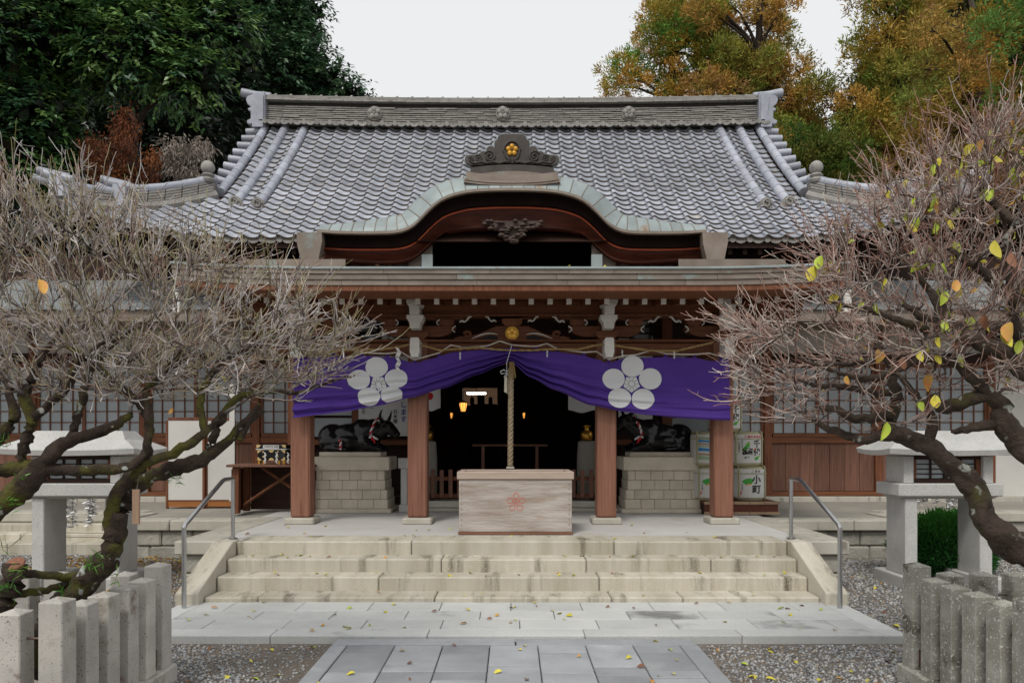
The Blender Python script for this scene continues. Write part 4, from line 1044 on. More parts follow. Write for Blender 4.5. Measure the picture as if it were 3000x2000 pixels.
# ================================================================ ox statues on stone pedestals
m_ped = mat('pedestal_stone', (.63,.565,.46), (.52,.465,.375), 4, rough=.9, bump=.3, bscale=120, rand=.06, speck=((.22,.20,.17), 110, .66), c3=(.42,.30,.16), s3=1.3, t3=.66)
def pedestal(cx, label):
    t = thing('stone_pedestal', label, 'pedestal', (cx, 12.2, .5), 'stone pedestals flanking the offering box')
    hw = .60; y0 = 11.84; y1 = 12.56
    MB().box(cx-hw-.06, cx+hw+.06, y0-.05, y1+.05, .498, .565, .01).build('base_slab', m_ped, t)
    insets = [.0, .012, .045, .055]; hts = [.15, .15, .155, .155]
    z = .566
    for k in range(4):
        w0 = hw - insets[k]; n = 5 + (k % 2); xs_ = [-w0 + 2*w0*i/n + (0 if i in (0, n) else random.uniform(-.02, .02)) for i in range(n+1)]
        if k % 2: xs_[1] -= .08; xs_[-2] += .08
        for a, b in zip(xs_[:-1], xs_[1:]): MB().box(cx+a+.002, cx+b-.002, y0+insets[k]*.6+random.uniform(0,.006), y0+.3, z+.002, z+hts[k]-.002, .005).build('stone_block', m_ped, t)
        for sx in (-1, 1):
            a, b = sorted((cx+sx*w0, cx+sx*(w0-.3))); MB().box(a+.001, b-.001, y0+.303, y1-insets[k]*.6, z+.002, z+hts[k]-.002, .005).build('stone_block', m_ped, t)
        z += hts[k]
    MB().box(cx-hw-.03, cx+hw+.03, y0-.03, y1+.03, z, z+.215, .012).build('cap_slab', m_ped, t)
    MB().box(cx-hw+.09, cx+hw-.12, y0+.08, y1-.1, z+.216, z+.29, .01).build('plinth', m_ped, t)
    return z+.29
def ox_mesh(head_up):
    b = MB()
    def el(c, r, n=18, m=12): b.ball(c, r, n, m)
    el((0, 0, .235), (.44, .22, .235)); el((-.34, 0, .23), (.25, .22, .235)); el((.22, 0, .29), (.25, .20, .25)); el((-.05, 0, .17), (.44, .26, .17)); el((.16, 0, .47), (.14, .09, .07))
    for s in (-1, 1):
        el((-.30, s*.17, .15), (.21, .09, .15)); b.tube([(-.36, s*.2, .06), (-.12, s*.235, .045), (.02, s*.235, .04)], [.065, .045, .04], 8)
        el((.28, s*.15, .15), (.14, .08, .14)); b.tube([(.32, s*.17, .12), (.52, s*.16, .06), (.60, s*.15, .045), (.48, s*.13, .035), (.36, s*.13, .035)], [.07, .05, .045, .04, .035], 8)
    hz = .50 if head_up else .40; hx = .60
    b.tube([(.26, 0, .30), (.40, 0, .37), (.50, 0, hz-.06), (.58, 0, hz)], [.21, .185, .15, .125], 14)
    el((hx, 0, hz), (.12, .115, .12)); b.tube([(hx+.02, 0, hz+.01), (hx+.11, 0, hz-.07), (hx+.15, 0, hz-.11)], [.105, .088, .082], 12); el((hx+.16, 0, hz-.125), (.062, .088, .064))
    for s in (-1, 1):
        b.tube([(hx-.02, s*.07, hz+.08), (hx-.035, s*.16, hz+.11), (hx-.03, s*.225, hz+.17), (hx-.01, s*.22, hz+.25), (hx+.02, s*.19, hz+.30)], [.040, .036, .030, .021, .008], 8)
        b.tube([(hx-.06, s*.09, hz+.035), (hx-.09, s*.17, hz+.02), (hx-.11, s*.25, hz-.01)], [.028, .042, .012], 8)
        el((hx+.06, s*.095, hz+.04), (.026, .02, .022), 8, 6); el((hx+.21, s*.045, hz-.10), (.02, .018, .018), 8, 6)
    b.tube([(-.57, 0, .27), (-.61, .03, .20), (-.58, .10, .10), (-.44, .19, .07), (-.30, .26, .06)], [.022, .020, .018, .020, .032], 7)
    b.tube([(.30, 0, .20), (.45, 0, .19), (.54, 0, .28)], [.06, .045, .03], 8)
    me = b.mesh('ox_raw'); o = bpy.data.objects.new('ox_raw', me); fixn(me)
    md = o.modifiers.new('r', 'REMESH'); md.mode = 'VOXEL'; md.voxel_size = .012
    s2 = o.modifiers.new('s', 'SMOOTH'); s2.factor = .5; s2.iterations = 24
    res = bake(o)
    bpy.data.objects.remove(o); res.materials.clear(); res.materials.append(m_oxb); res.polygons.foreach_set('use_smooth', [True]*len(res.polygons)); res.name = 'ox_body'
    return res
m_redc = mat('red_cloth', (.45,.015,.02), rough=.8, bump=0); 
def ox(cx, z, face, head_up, label):
    t = thing('ox_statue', label, 'statue', (cx, 12.2, z), 'reclining ox statues')
    m = Matrix.Translation((cx, 12.2, z)) @ Matrix.Rotation(0 if face > 0 else math.pi, 4, 'Z') @ Matrix.Rotation(R(-12 if face > 0 else 14), 4, 'Z')
    body = link('body', ox_mesh(head_up), t, m)
    hz = .50 if head_up else .40
    fs = -face       # side of the statue that faces the yard
    loop = [(.42+.07*math.sin(a), .185*math.cos(a), .37+.195*math.sin(a)) for a in [2*math.pi*k/30 for k in range(31)]]
    for st, mm_ in zip(twisted(loop, .022, 2, .13), (m_redc, m_crestw)): 
        b = MB().tube(st, .016, 6); link('collar_rope', b.mesh('collar_rope', mm_, True), t, m)
    ky = .20*fs
    for k, (dx, dz) in enumerate(((.10, -.05), (.05, -.11), (-.05, -.02), (.0, -.06))):
        b = MB().tube([(.44, ky, .25), (.44+dx*.6, ky+.03*fs, .25+dz*.5), (.44+dx, ky+.02*fs, .25+dz)], [.020, .020, .012], 6)
        link('collar_knot', b.mesh('collar_knot', m_redc if k % 2 else m_crestw, True), t, m)
    if face > 0:
        for st, mm_ in zip(twisted([(-.08+.02*math.sin(3*q), ky*1.5, .20-.16*q) for q in [k/10 for k in range(11)]], .02, 2, .1), (m_redc, m_crestw)):
            link('side_cord', MB().tube(st, .015, 6).mesh('side_cord', mm_, True), t, m)
    return t
zp = pedestal(-2.58, 'tan stone block pedestal under the ox statue left of the offering box')
zp = pedestal(2.40, 'tan stone block pedestal under the ox statue beside the sake barrels')
ox(-2.62, zp, 1, False, 'glossy black reclining ox statue with lowered head facing the offering box')
ox(2.42, zp, -1, True, 'glossy black reclining ox statue with raised horned head near the sake barrels')
sp = thing('stone_marker', 'slim pale stone marker with square cap behind the inner porch column', 'marker', (-1.74, 12.0, .5))
MB().box(-1.82, -1.66, 11.95, 12.1, .498, .62, .01).build('foot', m_granite2, sp); MB().box(-1.79, -1.69, 11.97, 12.08, .621, 1.20, .006).build('shaft', m_granite2, sp); MB().box(-1.83, -1.65, 11.94, 12.11, 1.201, 1.37, .01).build('cap', m_granite2, sp)

# ================================================================ sake barrels on a tiled stand
stand = thing('barrel_stand', 'low wooden stand with tiled top and red slatted front under the sake barrels', 'stand', (3.55, 11.85, .5))
m_tilec = mat('tan_tile', (.36,.25,.15), (.28,.19,.12), 5, rough=.6, bump=.1, rand=.1)
m_reeds = mat('red_reed', (.16,.055,.035), (.09,.03,.02), 40, stretch=(6,6,.3), rough=.8, bump=.4, bscale=12)
for k in range(5):
    a = 2.99+.235*k
    MB().box(a+.002, a+.233, 11.58, 11.61, .655, .70, .003).build('edge_tile', m_tilec, stand); MB().box(a+.002, a+.233, 11.612, 12.25, .66, .698, .003).build('top_tile', m_reeds, stand)
    MB().box(a+.002, a+.233, 11.57, 11.60, .498, .54, .003).build('edge_tile', m_tilec, stand)
for k in range(47): MB().box(3.0+.0245*k, 3.0+.0245*k+.021, 11.60, 11.62, .541, .654).build('reed', m_reeds, stand)
MB().box(3.0, 4.15, 11.63, 12.24, .498, .655).build('core', m_woodd, stand)
m_label = mat('barrel_label', (.60,.59,.57), (.54,.53,.50), 3, rough=.75, bump=.15, bscale=25)
m_green = mat('green_print', (.06,.33,.06), rough=.7, bump=0); m_lgreen = mat('pale_green_print', (.22,.42,.05), rough=.7, bump=0); m_orange = mat('orange_print', (.75,.24,.02), rough=.7, bump=0)
m_blue = mat('blue_print', (.03,.22,.50), rough=.7, bump=0); m_sage = mat('sage_print', (.30,.40,.26), rough=.7, bump=0); m_tanp = mat('tan_print', (.36,.24,.15), rough=.7, bump=0)
BR, BH = .262, .535
def barrel(cx, cz, label, design, cy=11.93):
    t = thing('sake_barrel', label, 'barrel', (cx, cy, cz), 'straw-wrapped sake barrels on the stand')
    def at(b): b.v = [(cx+x, cy+y, cz+z) for x, y, z in b.v]; return b
    sq = 1.25
    def rad(z):
        q = abs(z/BH*2-1); return BR*(1-.16*max(0, (q-.72)/.28)**2.2)
    def body(z0, z1, n=40, m_=14, grow=0):
        b = MB(); b.lathe([(rad(z0+(z1-z0)*i/m_)+grow, z0+(z1-z0)*i/m_) for i in range(m_+1)], n); return b
    at(body(0, BH)).build('straw_wrap', m_straw, t, 'auto')
    at(body(.05, BH-.035, grow=.006)).build('label_wrap', m_label, t, 'auto')
    def face(b, off=.010):
        b.v = [(x, -math.sqrt(max(0, (rad(min(BH-.04, max(.05, z)))+off)**2-x*x)), z) for x, y, z in b.v]; return b
    def put(b, name, m_, off=.010): at(face(b, off)).build(name, m_, t, fix=False)
    # hemp ropes over the shoulders and round the waist
    for s in (-1, 1):
        for xx, yy in ((.205, -1), (.205, 1)):
            pts = [(s*xx*.9, yy*.10, BH+.012), (s*xx, yy*.145, BH-.0)] + [(s*xx, yy*math.sqrt(max(0, (rad(z)+.012)**2-xx*xx)), z) for z in [BH-.04-(BH-.08)*k/10 for k in range(11)]] + [(s*xx, yy*.13, -.0+.012)]
            for st in twisted([tuple(Vector(pts[i]).lerp(Vector(pts[i+1]), q/4)) for i in range(len(pts)-1) for q in range(4)], .016, 2, .05): at(MB().tube(st, .0115, 5)).build('rope', m_straw, t, True)
    at(MB().tube([((rad(.43)+.012)*math.cos(a), (rad(.43)+.012)*math.sin(a), .43) for a in [2*math.pi*k/32 for k in range(33)]], .006, 5)).build('waist_cord', m_straw, t, True)
    fr_ = MB()
    for k in range(30):
        a = random.uniform(0, 6.28); r = random.uniform(.06, .2); fr_.tube([(r*math.cos(a), r*math.sin(a), BH-.005), (r*math.cos(a)*1.15+random.uniform(-.02,.02), r*math.sin(a)*1.15, BH+random.uniform(.01, .035))], [.007, .004], 4)
    at(fr_).build('straw_ends', m_straw, t, kind='stuff')
    def txt(s, size, x, z, m_, bold=.02, col=False, name='lettering'):
        tb_ = column_text(s, size, bold) if col else text_mb(s, size, bold)
        put(MB().add([(a+x, 0, b+z) for a, b, c in tb_.v], tb_.f), name, m_, .012)
    def leaf(x, z, r, m_, n=10, k=1.0):
        b = MB(); b.v = [(x, 0, z)] + [(x+r*(1+.3*math.sin(3*a+k))*math.cos(a), 0, z+r*.8*(1+.25*math.sin(2*a))*math.sin(a)) for a in [2*math.pi*i/n for i in range(n)]]
        b.f = [(0, 1+i, 1+(i+1) % n) for i in range(n)]; put(b, 'printed_leaf', m_, .0105)
    def bandp(z0, z1, m_, wob):
        b = MB(); nn = 20
        for i in range(nn+1):
            x = -.19+.38*i/nn; b.v += [(x, 0, z0+wob*math.sin(i*.5)), (x, 0, z1+wob*math.cos(i*.4))]
        b.f = [(2*i, 2*i+2, 2*i+3, 2*i+1) for i in range(nn)]; put(b, 'printed_band', m_, .009)
    if design == 'fan':
        txt('こまち', .052, .035, .462, m_ink, .012); txt('小町', .145, .045, .33, m_ink, .022, True)
        b = MB(); nn = 12; c = (-.06, .20)
        for i in range(nn+1):
            a = R(55+70*i/nn) + R(12); b.v += [(c[0]+.075*math.cos(a), 0, c[1]+.075*math.sin(a)), (c[0]+.155*math.cos(a), 0, c[1]+.155*math.sin(a))]
        b.f = [(2*i, 2*i+2, 2*i+3, 2*i+1) for i in range(nn)]; put(b, 'printed_fan', m_green, .0105)
        b = MB()
        for i in range(nn+1):
            a = R(55+70*i/nn) + R(12); b.v += [(c[0]+.062*math.cos(a), 0, c[1]+.062*math.sin(a)), (c[0]+.074*math.cos(a), 0, c[1]+.074*math.sin(a))]
        b.f = [(2*i, 2*i+2, 2*i+3, 2*i+1) for i in range(nn)]; put(b, 'printed_fan', m_orange, .0105)
        txt('小町酒造醸', .022, -.165, .27, m_ink, 0, True)
        b = MB().add([(-.195, 0, .10), (-.168, 0, .10), (-.168, 0, .15), (-.195, 0, .15)], [(0,1,2,3)]); put(b, 'seal', mat('pale_red_print', (.55,.22,.20), rough=.8, bump=0), .0105)
    elif design == 'flower':
        txt('優雅日本銘酒', .047, .045, .462, m_redink, .012)
        txt('千代', .125, .105, .345, m_ink, .026, True); txt('菊', .17, -.045, .195, m_ink, .03)
        for (x, z, r, m_) in ((-.075,.29,.036,m_green), (-.04,.325,.032,m_green), (-.10,.26,.03,m_lgreen), (-.03,.365,.024,m_lgreen), (.10,.125,.034,m_green), (.135,.15,.024,m_lgreen), (.065,.27,.018,m_orange), (-.06,.345,.016,m_lgreen)): leaf(x, z, r, m_, 10, x*40)
        txt('元文元年', .03, -.125, .40, m_ink, 0, True); txt('七代目醸造元', .027, -.165, .37, m_ink, 0, True)
    else:
        for z0, z1, m_ in ((.10,.16,m_sage), (.17,.20,m_tanp), (.235,.285,m_blue), (.30,.325,m_sage), (.335,.36,m_tanp), (.375,.41,m_blue), (.42,.46,m_sage)): bandp(z0, z1, m_, .006)
    return t
barrel(3.79, .702, 'white sake barrel with green fan and two large characters, lower outer corner', 'fan')
barrel(3.16, .702, 'white sake barrel in the bottom row behind the outer porch column', 'fan')
barrel(3.74, .702+.545, 'white sake barrel with black brush characters and green leaves, second row outer', 'flower')
barrel(3.13, .702+.545, 'sake barrel with blue, green and tan stripes behind the outer column', 'stripe')
barrel(3.41, .702+1.09, 'topmost white sake barrel of the stack, half behind the curtain', 'flower')
po = thing('poster', 'pale blue pink-edged photo poster above the sake barrels', 'poster', (3.47, 12.25, 2.3))
m_pblue = mat('poster_blue', (.40,.56,.58), (.55,.58,.58), 3, rough=.6, bump=0); m_pink = mat('poster_pink', (.62,.38,.38), rough=.6, bump=0); m_photo = mat('poster_photo', (.04,.045,.045), (.25,.24,.23), 26, rough=.6, bump=0, contrast=1.5)
MB().box(3.37, 3.71, 12.2, 12.21, 2.36, 2.81).build('border', m_pink, po); MB().box(3.385, 3.70, 12.196, 12.2, 2.372, 2.80).build('sheet', m_pblue, po)
for a in (3.44, 3.54): MB().box(a, a+.093, 12.192, 12.196, 2.49, 2.68).build('picture', m_photo, po)
MB().box(3.40, 3.43, 12.21, 12.25, 1.8, 2.8).build('backing', m_woodd, po)

# ================================================================ table with lacquered box
tb2 = thing('wooden_table', 'dark brown wooden table with crossed braces beside the outer porch column', 'table', (-3.9, 11.95, .5))
MB().box(-4.46, -3.1, 11.6, 12.3, 1.235, 1.275, .006).build('table_top', m_plank, tb2)
MB().box(-4.40, -4.30, 11.70, 11.80, .5, 1.233, .006).build('leg', m_wood, tb2); MB().box(-4.40, -4.30, 12.15, 12.25, .5, 1.233, .006).build('leg', m_wood, tb2)
MB().box(-3.22, -3.12, 11.70, 11.80, .5, 1.233, .006).build('leg', m_wood, tb2); MB().box(-3.22, -3.12, 12.15, 12.25, .5, 1.233, .006).build('leg', m_wood, tb2)
MB().box(-4.42, -4.405, 11.72, 12.28, .52, 1.20).build('side_panel', m_woodd, tb2); MB().box(-4.3, -3.2, 12.255, 12.27, .52, 1.233).build('back_panel', m_woodd, tb2)
MB().tube([(-4.28, 11.85, .62), (-3.4, 11.85, 1.22)], .022, 4).build('brace', m_wood, tb2); MB().tube([(-4.0, 11.9, 1.22), (-3.22, 11.9, .68)], .022, 4).build('brace', m_wood, tb2)
vb = thing('lacquer_box', 'small black lacquered box with gilt fittings and paper strips on the table', 'box', (-3.72, 11.85, 1.277))
s_ = 11.8/F
x0, x1 = PX(757, 11.8), PX(838, 11.8)
MB().box(x0, x1, 11.76, 12.05, 1.335, 1.52, .004).build('box_body', m_lacqb, vb)
MB().box(x0-.012, x1+.012, 11.75, 12.06, 1.521, 1.585, .004).build('lid', m_lacqb, vb); MB().box(x0-.022, x1+.022, 11.742, 12.07, 1.505, 1.520, .002).build('lid_edge', m_paper, vb)
for a in (x0+.01, x0+.085, x1-.115, x1-.04): MB().box(a, a+.03, 11.755, 11.785, 1.276, 1.334, .002).build('foot', m_gold, vb)
m_gilt = mat('pale_gilt', (.62,.46,.22), (.52,.37,.16), 8, rough=.5, metal=.2, bump=.05)
def corner(x, z, sx, sz, r=.062):
    b = MB().prism([(x, z), (x+sx*r*1.1, z), (x+sx*r*.9, z+sz*r*.3), (x+sx*r*.55, z+sz*r*.45), (x+sx*r*.4, z+sz*r*.75), (x, z+sz*r*.8)], 11.752, 11.759); b.build('gilt_fitting', m_gilt, vb)
for (x, sx) in ((x0, 1), (x1, -1)):
    corner(x, 1.337, sx, 1); corner(x, 1.503, sx, -1)
    b = MB().prism([(x-sx*.012, 1.583), (x+sx*.058, 1.583), (x+sx*.04, 1.555), (x+sx*.015, 1.535), (x-sx*.012, 1.535)], 11.744, 11.749); b.build('gilt_fitting', m_gilt, vb)
xm = (x0+x1)/2
for sz, z in ((1, 1.337), (-1, 1.503)): MB().prism([(xm-.045, z), (xm+.045, z), (xm+.03, z+sz*.03), (xm, z+sz*.042), (xm-.03, z+sz*.03)], 11.752, 11.759).build('gilt_fitting', m_gilt, vb)
for x in (x0+.09, x1-.115):
    for z in (1.38, 1.455): MB().prism([(x, z), (x+.014, z+.018), (x, z+.036), (x-.014, z+.018)], 11.752, 11.759).build('gilt_fitting', m_gilt, vb)
lb_ = MB().box(xm-.125, xm+.125, 11.738, 11.743, 1.527, 1.578).build('name_plate', m_paper, vb)
t2 = text_mb('古神符守札 納箱', .031, .01); MB().add([(xm+a, 11.7365, 1.5525+b) for a, b, c in t2.v], t2.f).build('lettering', m_ink, vb, fix=False)
for x in (x0+.11, x1-.145, x1+.035): zigzag(x-.01, 11.745, 1.47, .55, vb, 'paper_strip')

# ================================================================ behind: notices, flags, lanterns, urns, barrier
def notice(u0, u1, v0, v1, y, label, cols, name='notice'):
    a, b = P(u0, v0, y), P(u1, v1, y)
    t = thing(name, label, 'notice', ((a.x+b.x)/2, y, b.z)); rr = random.Random(int(u0))
    MB().grid(lambda u, v: (a.x+(b.x-a.x)*u, y+.008*math.sin(6*u+3*v), b.z+(a.z-b.z)*v), 14, 10).build('sheet', m_paper, t, True, fix=False)
    for (fx, s, size, m_, z0) in cols:
        x = a.x+(b.x-a.x)*fx; c = column_text(s, size, .012); MB().add([(x+p, y-.012, a.z-(a.z-b.z)*z0+q) for p, q, r in c.v], c.f).build('lettering', m_, t, fix=False)
    return t
notice(1050, 1197, 955, 1277, 13.10, 'large white handwritten notice behind the ox with lowered head', [
    (.90, '幸せに', .10, m_blueink, .10), (.90, 'します', .12, m_blueink, .72), (.74, '祈様と行来願日', .085, m_ink, .06), (.60, '得され', .085, m_ink, .06), (.60, '願ります', .075, m_ink, .55),
    (.44, 'ます', .075, m_ink, .62), (.26, '家様一', .08, m_ink, .66), (.10, '心あり', .08, m_ink, .70), (.74, '日水様', .08, m_ink, .78)])
notice(1812, 1912, 985, 1242, 13.10, 'white handwritten notice behind the ox with raised horns', [(.85, '様の', .12, m_ink, .10), (.55, '御守', .12, m_ink, .10), (.25, '心', .10, m_ink, .14), (.45, 'ふ', .12, m_ink, .90)])
def flag(u0, u1, v0, v1, y, label, disc):
    a, b = P(u0, v0, y), P(u1, v1, y); t = thing('flag', label, 'flag', ((a.x+b.x)/2, y, b.z), 'white flags hung either side of the doorway')
    fy = lambda u, v: y+.035*math.sin(5*u+.6)+.01*math.sin(9*v)
    def sag(u): return .035*(1-math.cos(2*math.pi*min(1, max(0, u))))*-.5 + .03*abs(u-.5)
    MB().grid(lambda u, v: (a.x+(b.x-a.x)*u, fy(u, v), b.z+sag(u)*(1-v)+(a.z-b.z)*v), 20, 14).build('cloth', m_crestw, t, True, fix=False)
    du, dv, r = disc; bb = MB(); n = 20; W_, H_ = b.x-a.x, a.z-b.z
    bb.v = [(0,0,0)]*0
    for k in range(n+1):
        rr_ = 0 if k == n else r; an = 2*math.pi*k/n; u = du+rr_*math.cos(an)/W_; v = dv+rr_*math.sin(an)/H_
        bb.v.append((a.x+W_*u, fy(u, v)-.004, b.z+H_*v))
    bb.f = [(k, (k+1) % n, n) for k in range(n)]; bb.build('red_disc', m_redc, t, True, fix=False)
    MB().tube([(a.x-.02, y+.02, a.z+.02), (b.x+.02, y+.02, a.z+.02)], .014, 8).build('pole', m_wood, t)
flag(1236, 1291, 1090, 1198, 12.5, 'white flag with a red disc beside the inner porch column near the table', (.42, .35, .062))
flag(1665, 1745, 1120, 1203, 12.5, 'white flag mostly hidden by the curtain near the right ox', (.5, .70, .062))
br = thing('wooden_barrier', 'low brown picket barrier between the porch columns behind the offering box', 'barrier', (0, 12.3, .66))
for (z0, z1) in ((.70, .775), (.99, 1.055)): MB().box(-1.5, 1.5, 12.30, 12.335, z0, z1, .004).build('rail', m_wood, br)
for k in range(21): 
    x = -1.45+.145*k; MB().box(x-.034, x+.034, 12.255, 12.298, .71, 1.165 + .01*(k % 2), .006).build('picket', m_plank, br)
for x in (-1.32, -.5, .5, 1.32): MB().tube([(x, 12.26, .70), (x, 12.42, .70)], .045, 10).build('foot', m_woodd, br)
rl_ = thing('rail_stand', 'narrow worn wooden rail stand in the dark doorway', 'stand', (0, 13.0, .66))
MB().box(PX(1384, 13), PX(1604, 13), 12.97, 13.06, 1.55, 1.585, .004).build('top_rail', m_plank, rl_)
for u in (1415, 1573): MB().box(PX(u, 13)-.028, PX(u, 13)+.028, 12.99, 13.04, .657, 1.549, .004).build('leg', m_plank, rl_)
MB().box(PX(1415, 13)+.03, PX(1573, 13)-.03, 13.0, 13.03, .95, 1.0).build('stretcher', m_wood, rl_)
for u, lab in ((1252, 'brass urn on a grey drum left of the doorway'), (1719, 'brass urn on a grey drum near the right-hand inner column')):
    x = PX(u, 12.9); t = thing('brass_urn', lab, 'urn', (x, 12.9, .66), 'brass urns on drums')
    MB().lathe([(.17, 0), (.175, .3), (.17, .7), (.15, .97), (.12, .99)], 24, (x, 12.9, .657)).build('drum', m_terr, t, 'auto')
    MB().lathe([(.075, 0), (.10, .02), (.09, .03), (.105, .05), (.105, .13), (.09, .15), (.10, .165), (.04, .18), (.035, .22), (.07, .24), (.075, .26), (.03, .27)], 22, (x, 12.9, 1.648)).build('urn', m_brass, t, 'auto')
m_glow = emit('lantern_glow', (1.0, .42, .08), 1.6)
def hlamp(u, v, y, r, h, lab):
    c = P(u, v, y); t = thing('hanging_lantern', lab, 'lantern', tuple(c), 'small lit lanterns in the dark doorway')
    MB().lathe([(r*.6, -h/2), (r, h*.3), (r*.9, h/2)], 8, tuple(c)).build('paper', m_glow, t)
    for k in range(8):
        a = 2*math.pi*k/8; MB().tube([(c.x+r*.63*math.cos(a), c.y+r*.63*math.sin(a), c.z-h/2), (c.x+r*1.04*math.cos(a), c.y+r*1.04*math.sin(a), c.z+h*.3), (c.x+r*.95*math.cos(a), c.y+r*.95*math.sin(a), c.z+h/2)], .006, 4).build('rib', m_ink, t)
    MB().lathe([(r*1.5, 0), (r*.5, h*.25), (.01, h*.3)], 8, (c.x, c.y, c.z+h/2)).build('cap', m_woodd, t)
    MB().tube([(c.x, c.y, c.z+h*.75), (c.x, c.y, 4.79)], .006, 4).build('chain', m_ink, t)
hlamp(1357, 1192, 17, .085, .19, 'largest glowing paper lantern below the lit window'); hlamp(1322.5, 1217, 18, .035, .13, 'tiny glowing lantern left of the larger lantern'); hlamp(1535, 1217, 18, .035, .13, 'tiny glowing lantern right of the bell rope')
fl_ = thing('ceiling_lamp', 'white fluorescent lamp in the lit back room', 'lamp', (-.95, 22, 3.05))
MB().box(-1.32, -.78, 21.9, 22.0, 3.02, 3.07).build('tube', emit('tube_light', (1, .95, .88), 30), fl_); MB().box(-1.3, -.8, 21.9, 22.0, 3.071, 3.1).build('housing', m_paper, fl_); MB().box(-1.06, -1.04, 21.94, 21.96, 3.1, 4.8).build('stem', m_ink, fl_)
al = thing('altar', 'dark altar furniture silhouetted against the lit back room', 'altar', (-.8, 18.6, .66))
MB().box(-1.03, -.375, 18.5, 18.8, .657, 2.56).build('cabinet', m_shadewood, al)
for u, w_, h in ((1383, .05, .19), (1409, .09, .25), (1437, .05, .19)): MB().prism([(PX(u, 18.6)-w_, 2.55), (PX(u, 18.6)+w_, 2.55), (PX(u, 18.6)+w_, 2.55+h*.8), (PX(u, 18.6)+w_*.5, 2.55+h), (PX(u, 18.6)-w_*.5, 2.55+h), (PX(u, 18.6)-w_, 2.55+h*.8)], 18.55, 18.7).build('ornament', m_shadewood, al)
for u, v, lab in ((1085, 985, 'black slatted hanging lantern behind the left bracket'), (1876, 985, 'black slatted hanging lantern behind the right bracket')):
    c = P(u, v, 11.6); t = thing('slatted_lantern', lab, 'lantern', tuple(c), 'black slatted lanterns under the porch roof')
    for dx in (-.14, .14): 
        for dy in (-.1, .1): MB().box(c.x+dx-.02, c.x+dx+.02, c.y+dy-.02, c.y+dy+.02, c.z-.2, c.z+.2).build('corner_post', m_lacqb, t)
    MB().box(c.x-.11, c.x+.11, c.y-.08, c.y+.08, c.z-.19, c.z+.17).build('paper_box', m_pane, t)
    for k in range(4): MB().box(c.x-.12, c.x+.12, c.y-.105, c.y-.085, c.z-.18+.1*k, c.z-.16+.1*k).build('slat', m_lacqb, t)
    MB().box(c.x-.18, c.x+.18, c.y-.14, c.y+.14, c.z+.2, c.z+.26, .01).build('lantern_roof', m_lacqb, t)
    MB().tube([(c.x, c.y, c.z+.26), (c.x, c.y, 3.9)], .01, 5).build('hanger', m_iron, t)

# ================================================================ white panels on the left terrace
wp = thing('folding_panel', 'white two-leaf panel with brown frame and orange foot standing on the terrace', 'panel', (-5.4, 12.9, .47))
for a, b, y in ((PX(486, 12.9), PX(600, 12.9), 12.9), (PX(602, 12.95), PX(690, 12.95), 12.95)):
    MB().box(a+.04, b-.04, y, y+.02, .62, 2.0).build('panel_sheet', m_plaster, wp); MB().box(a+.04, b-.04, y-.004, y+.02, .50, .60, .003).build('foot_board', mat('orange_board', (.36,.14,.04), (.26,.10,.03), 3, stretch=(.7,6,6), rough=.7), wp)
    for x in (a, b-.04): MB().box(x, x+.04, y-.012, y+.03, .472, 2.0, .004).build('stile', m_wood, wp)
    MB().box(a+.042, b-.042, y-.01, y+.028, 2.0, 2.05, .004).build('rail', m_wood, wp); MB().box(a+.042, b-.042, y-.01, y+.028, .601, .622, .002).build('rail', m_wood, wp)
MB().box(PX(674, 12.9), PX(690, 12.9), 12.86, 12.9, .6, 2.62, .004).build('white_post', m_plaster, wp)

# ================================================================ handrails
for s, lab in ((-1, 'steel handrail on the left cheek of the stairs, table side'), (1, 'steel handrail on the right cheek of the stairs, barrel side')):
    x = s*3.235; t = thing('handrail', lab, 'handrail', (x, 7.35, 0), 'bent steel handrails')
    MB().tube([(x, 7.34, .0), (x, 7.34, .80)], .023, 14).build('post', m_steel, t, 'auto')
    MB().tube([(x*1.012, 8.73, .50), (x*1.012, 8.73, 1.19)], .023, 14).build('post', m_steel, t, 'auto')
    MB().tube([(x, 7.335, .78), (x, 7.36, .815), (x*1.009, 8.38, 1.19), (x*1.010, 8.45, 1.205), (x*1.012, 8.72, 1.205), (x*1.012, 8.75, 1.18)], .024, 14).build('rail', m_steel, t, 'auto')
    MB().lathe([(.055, 0), (.055, .008), (.03, .014)], 14, (x*1.012, 8.73, .501)).build('flange', m_steel, t, 'auto')

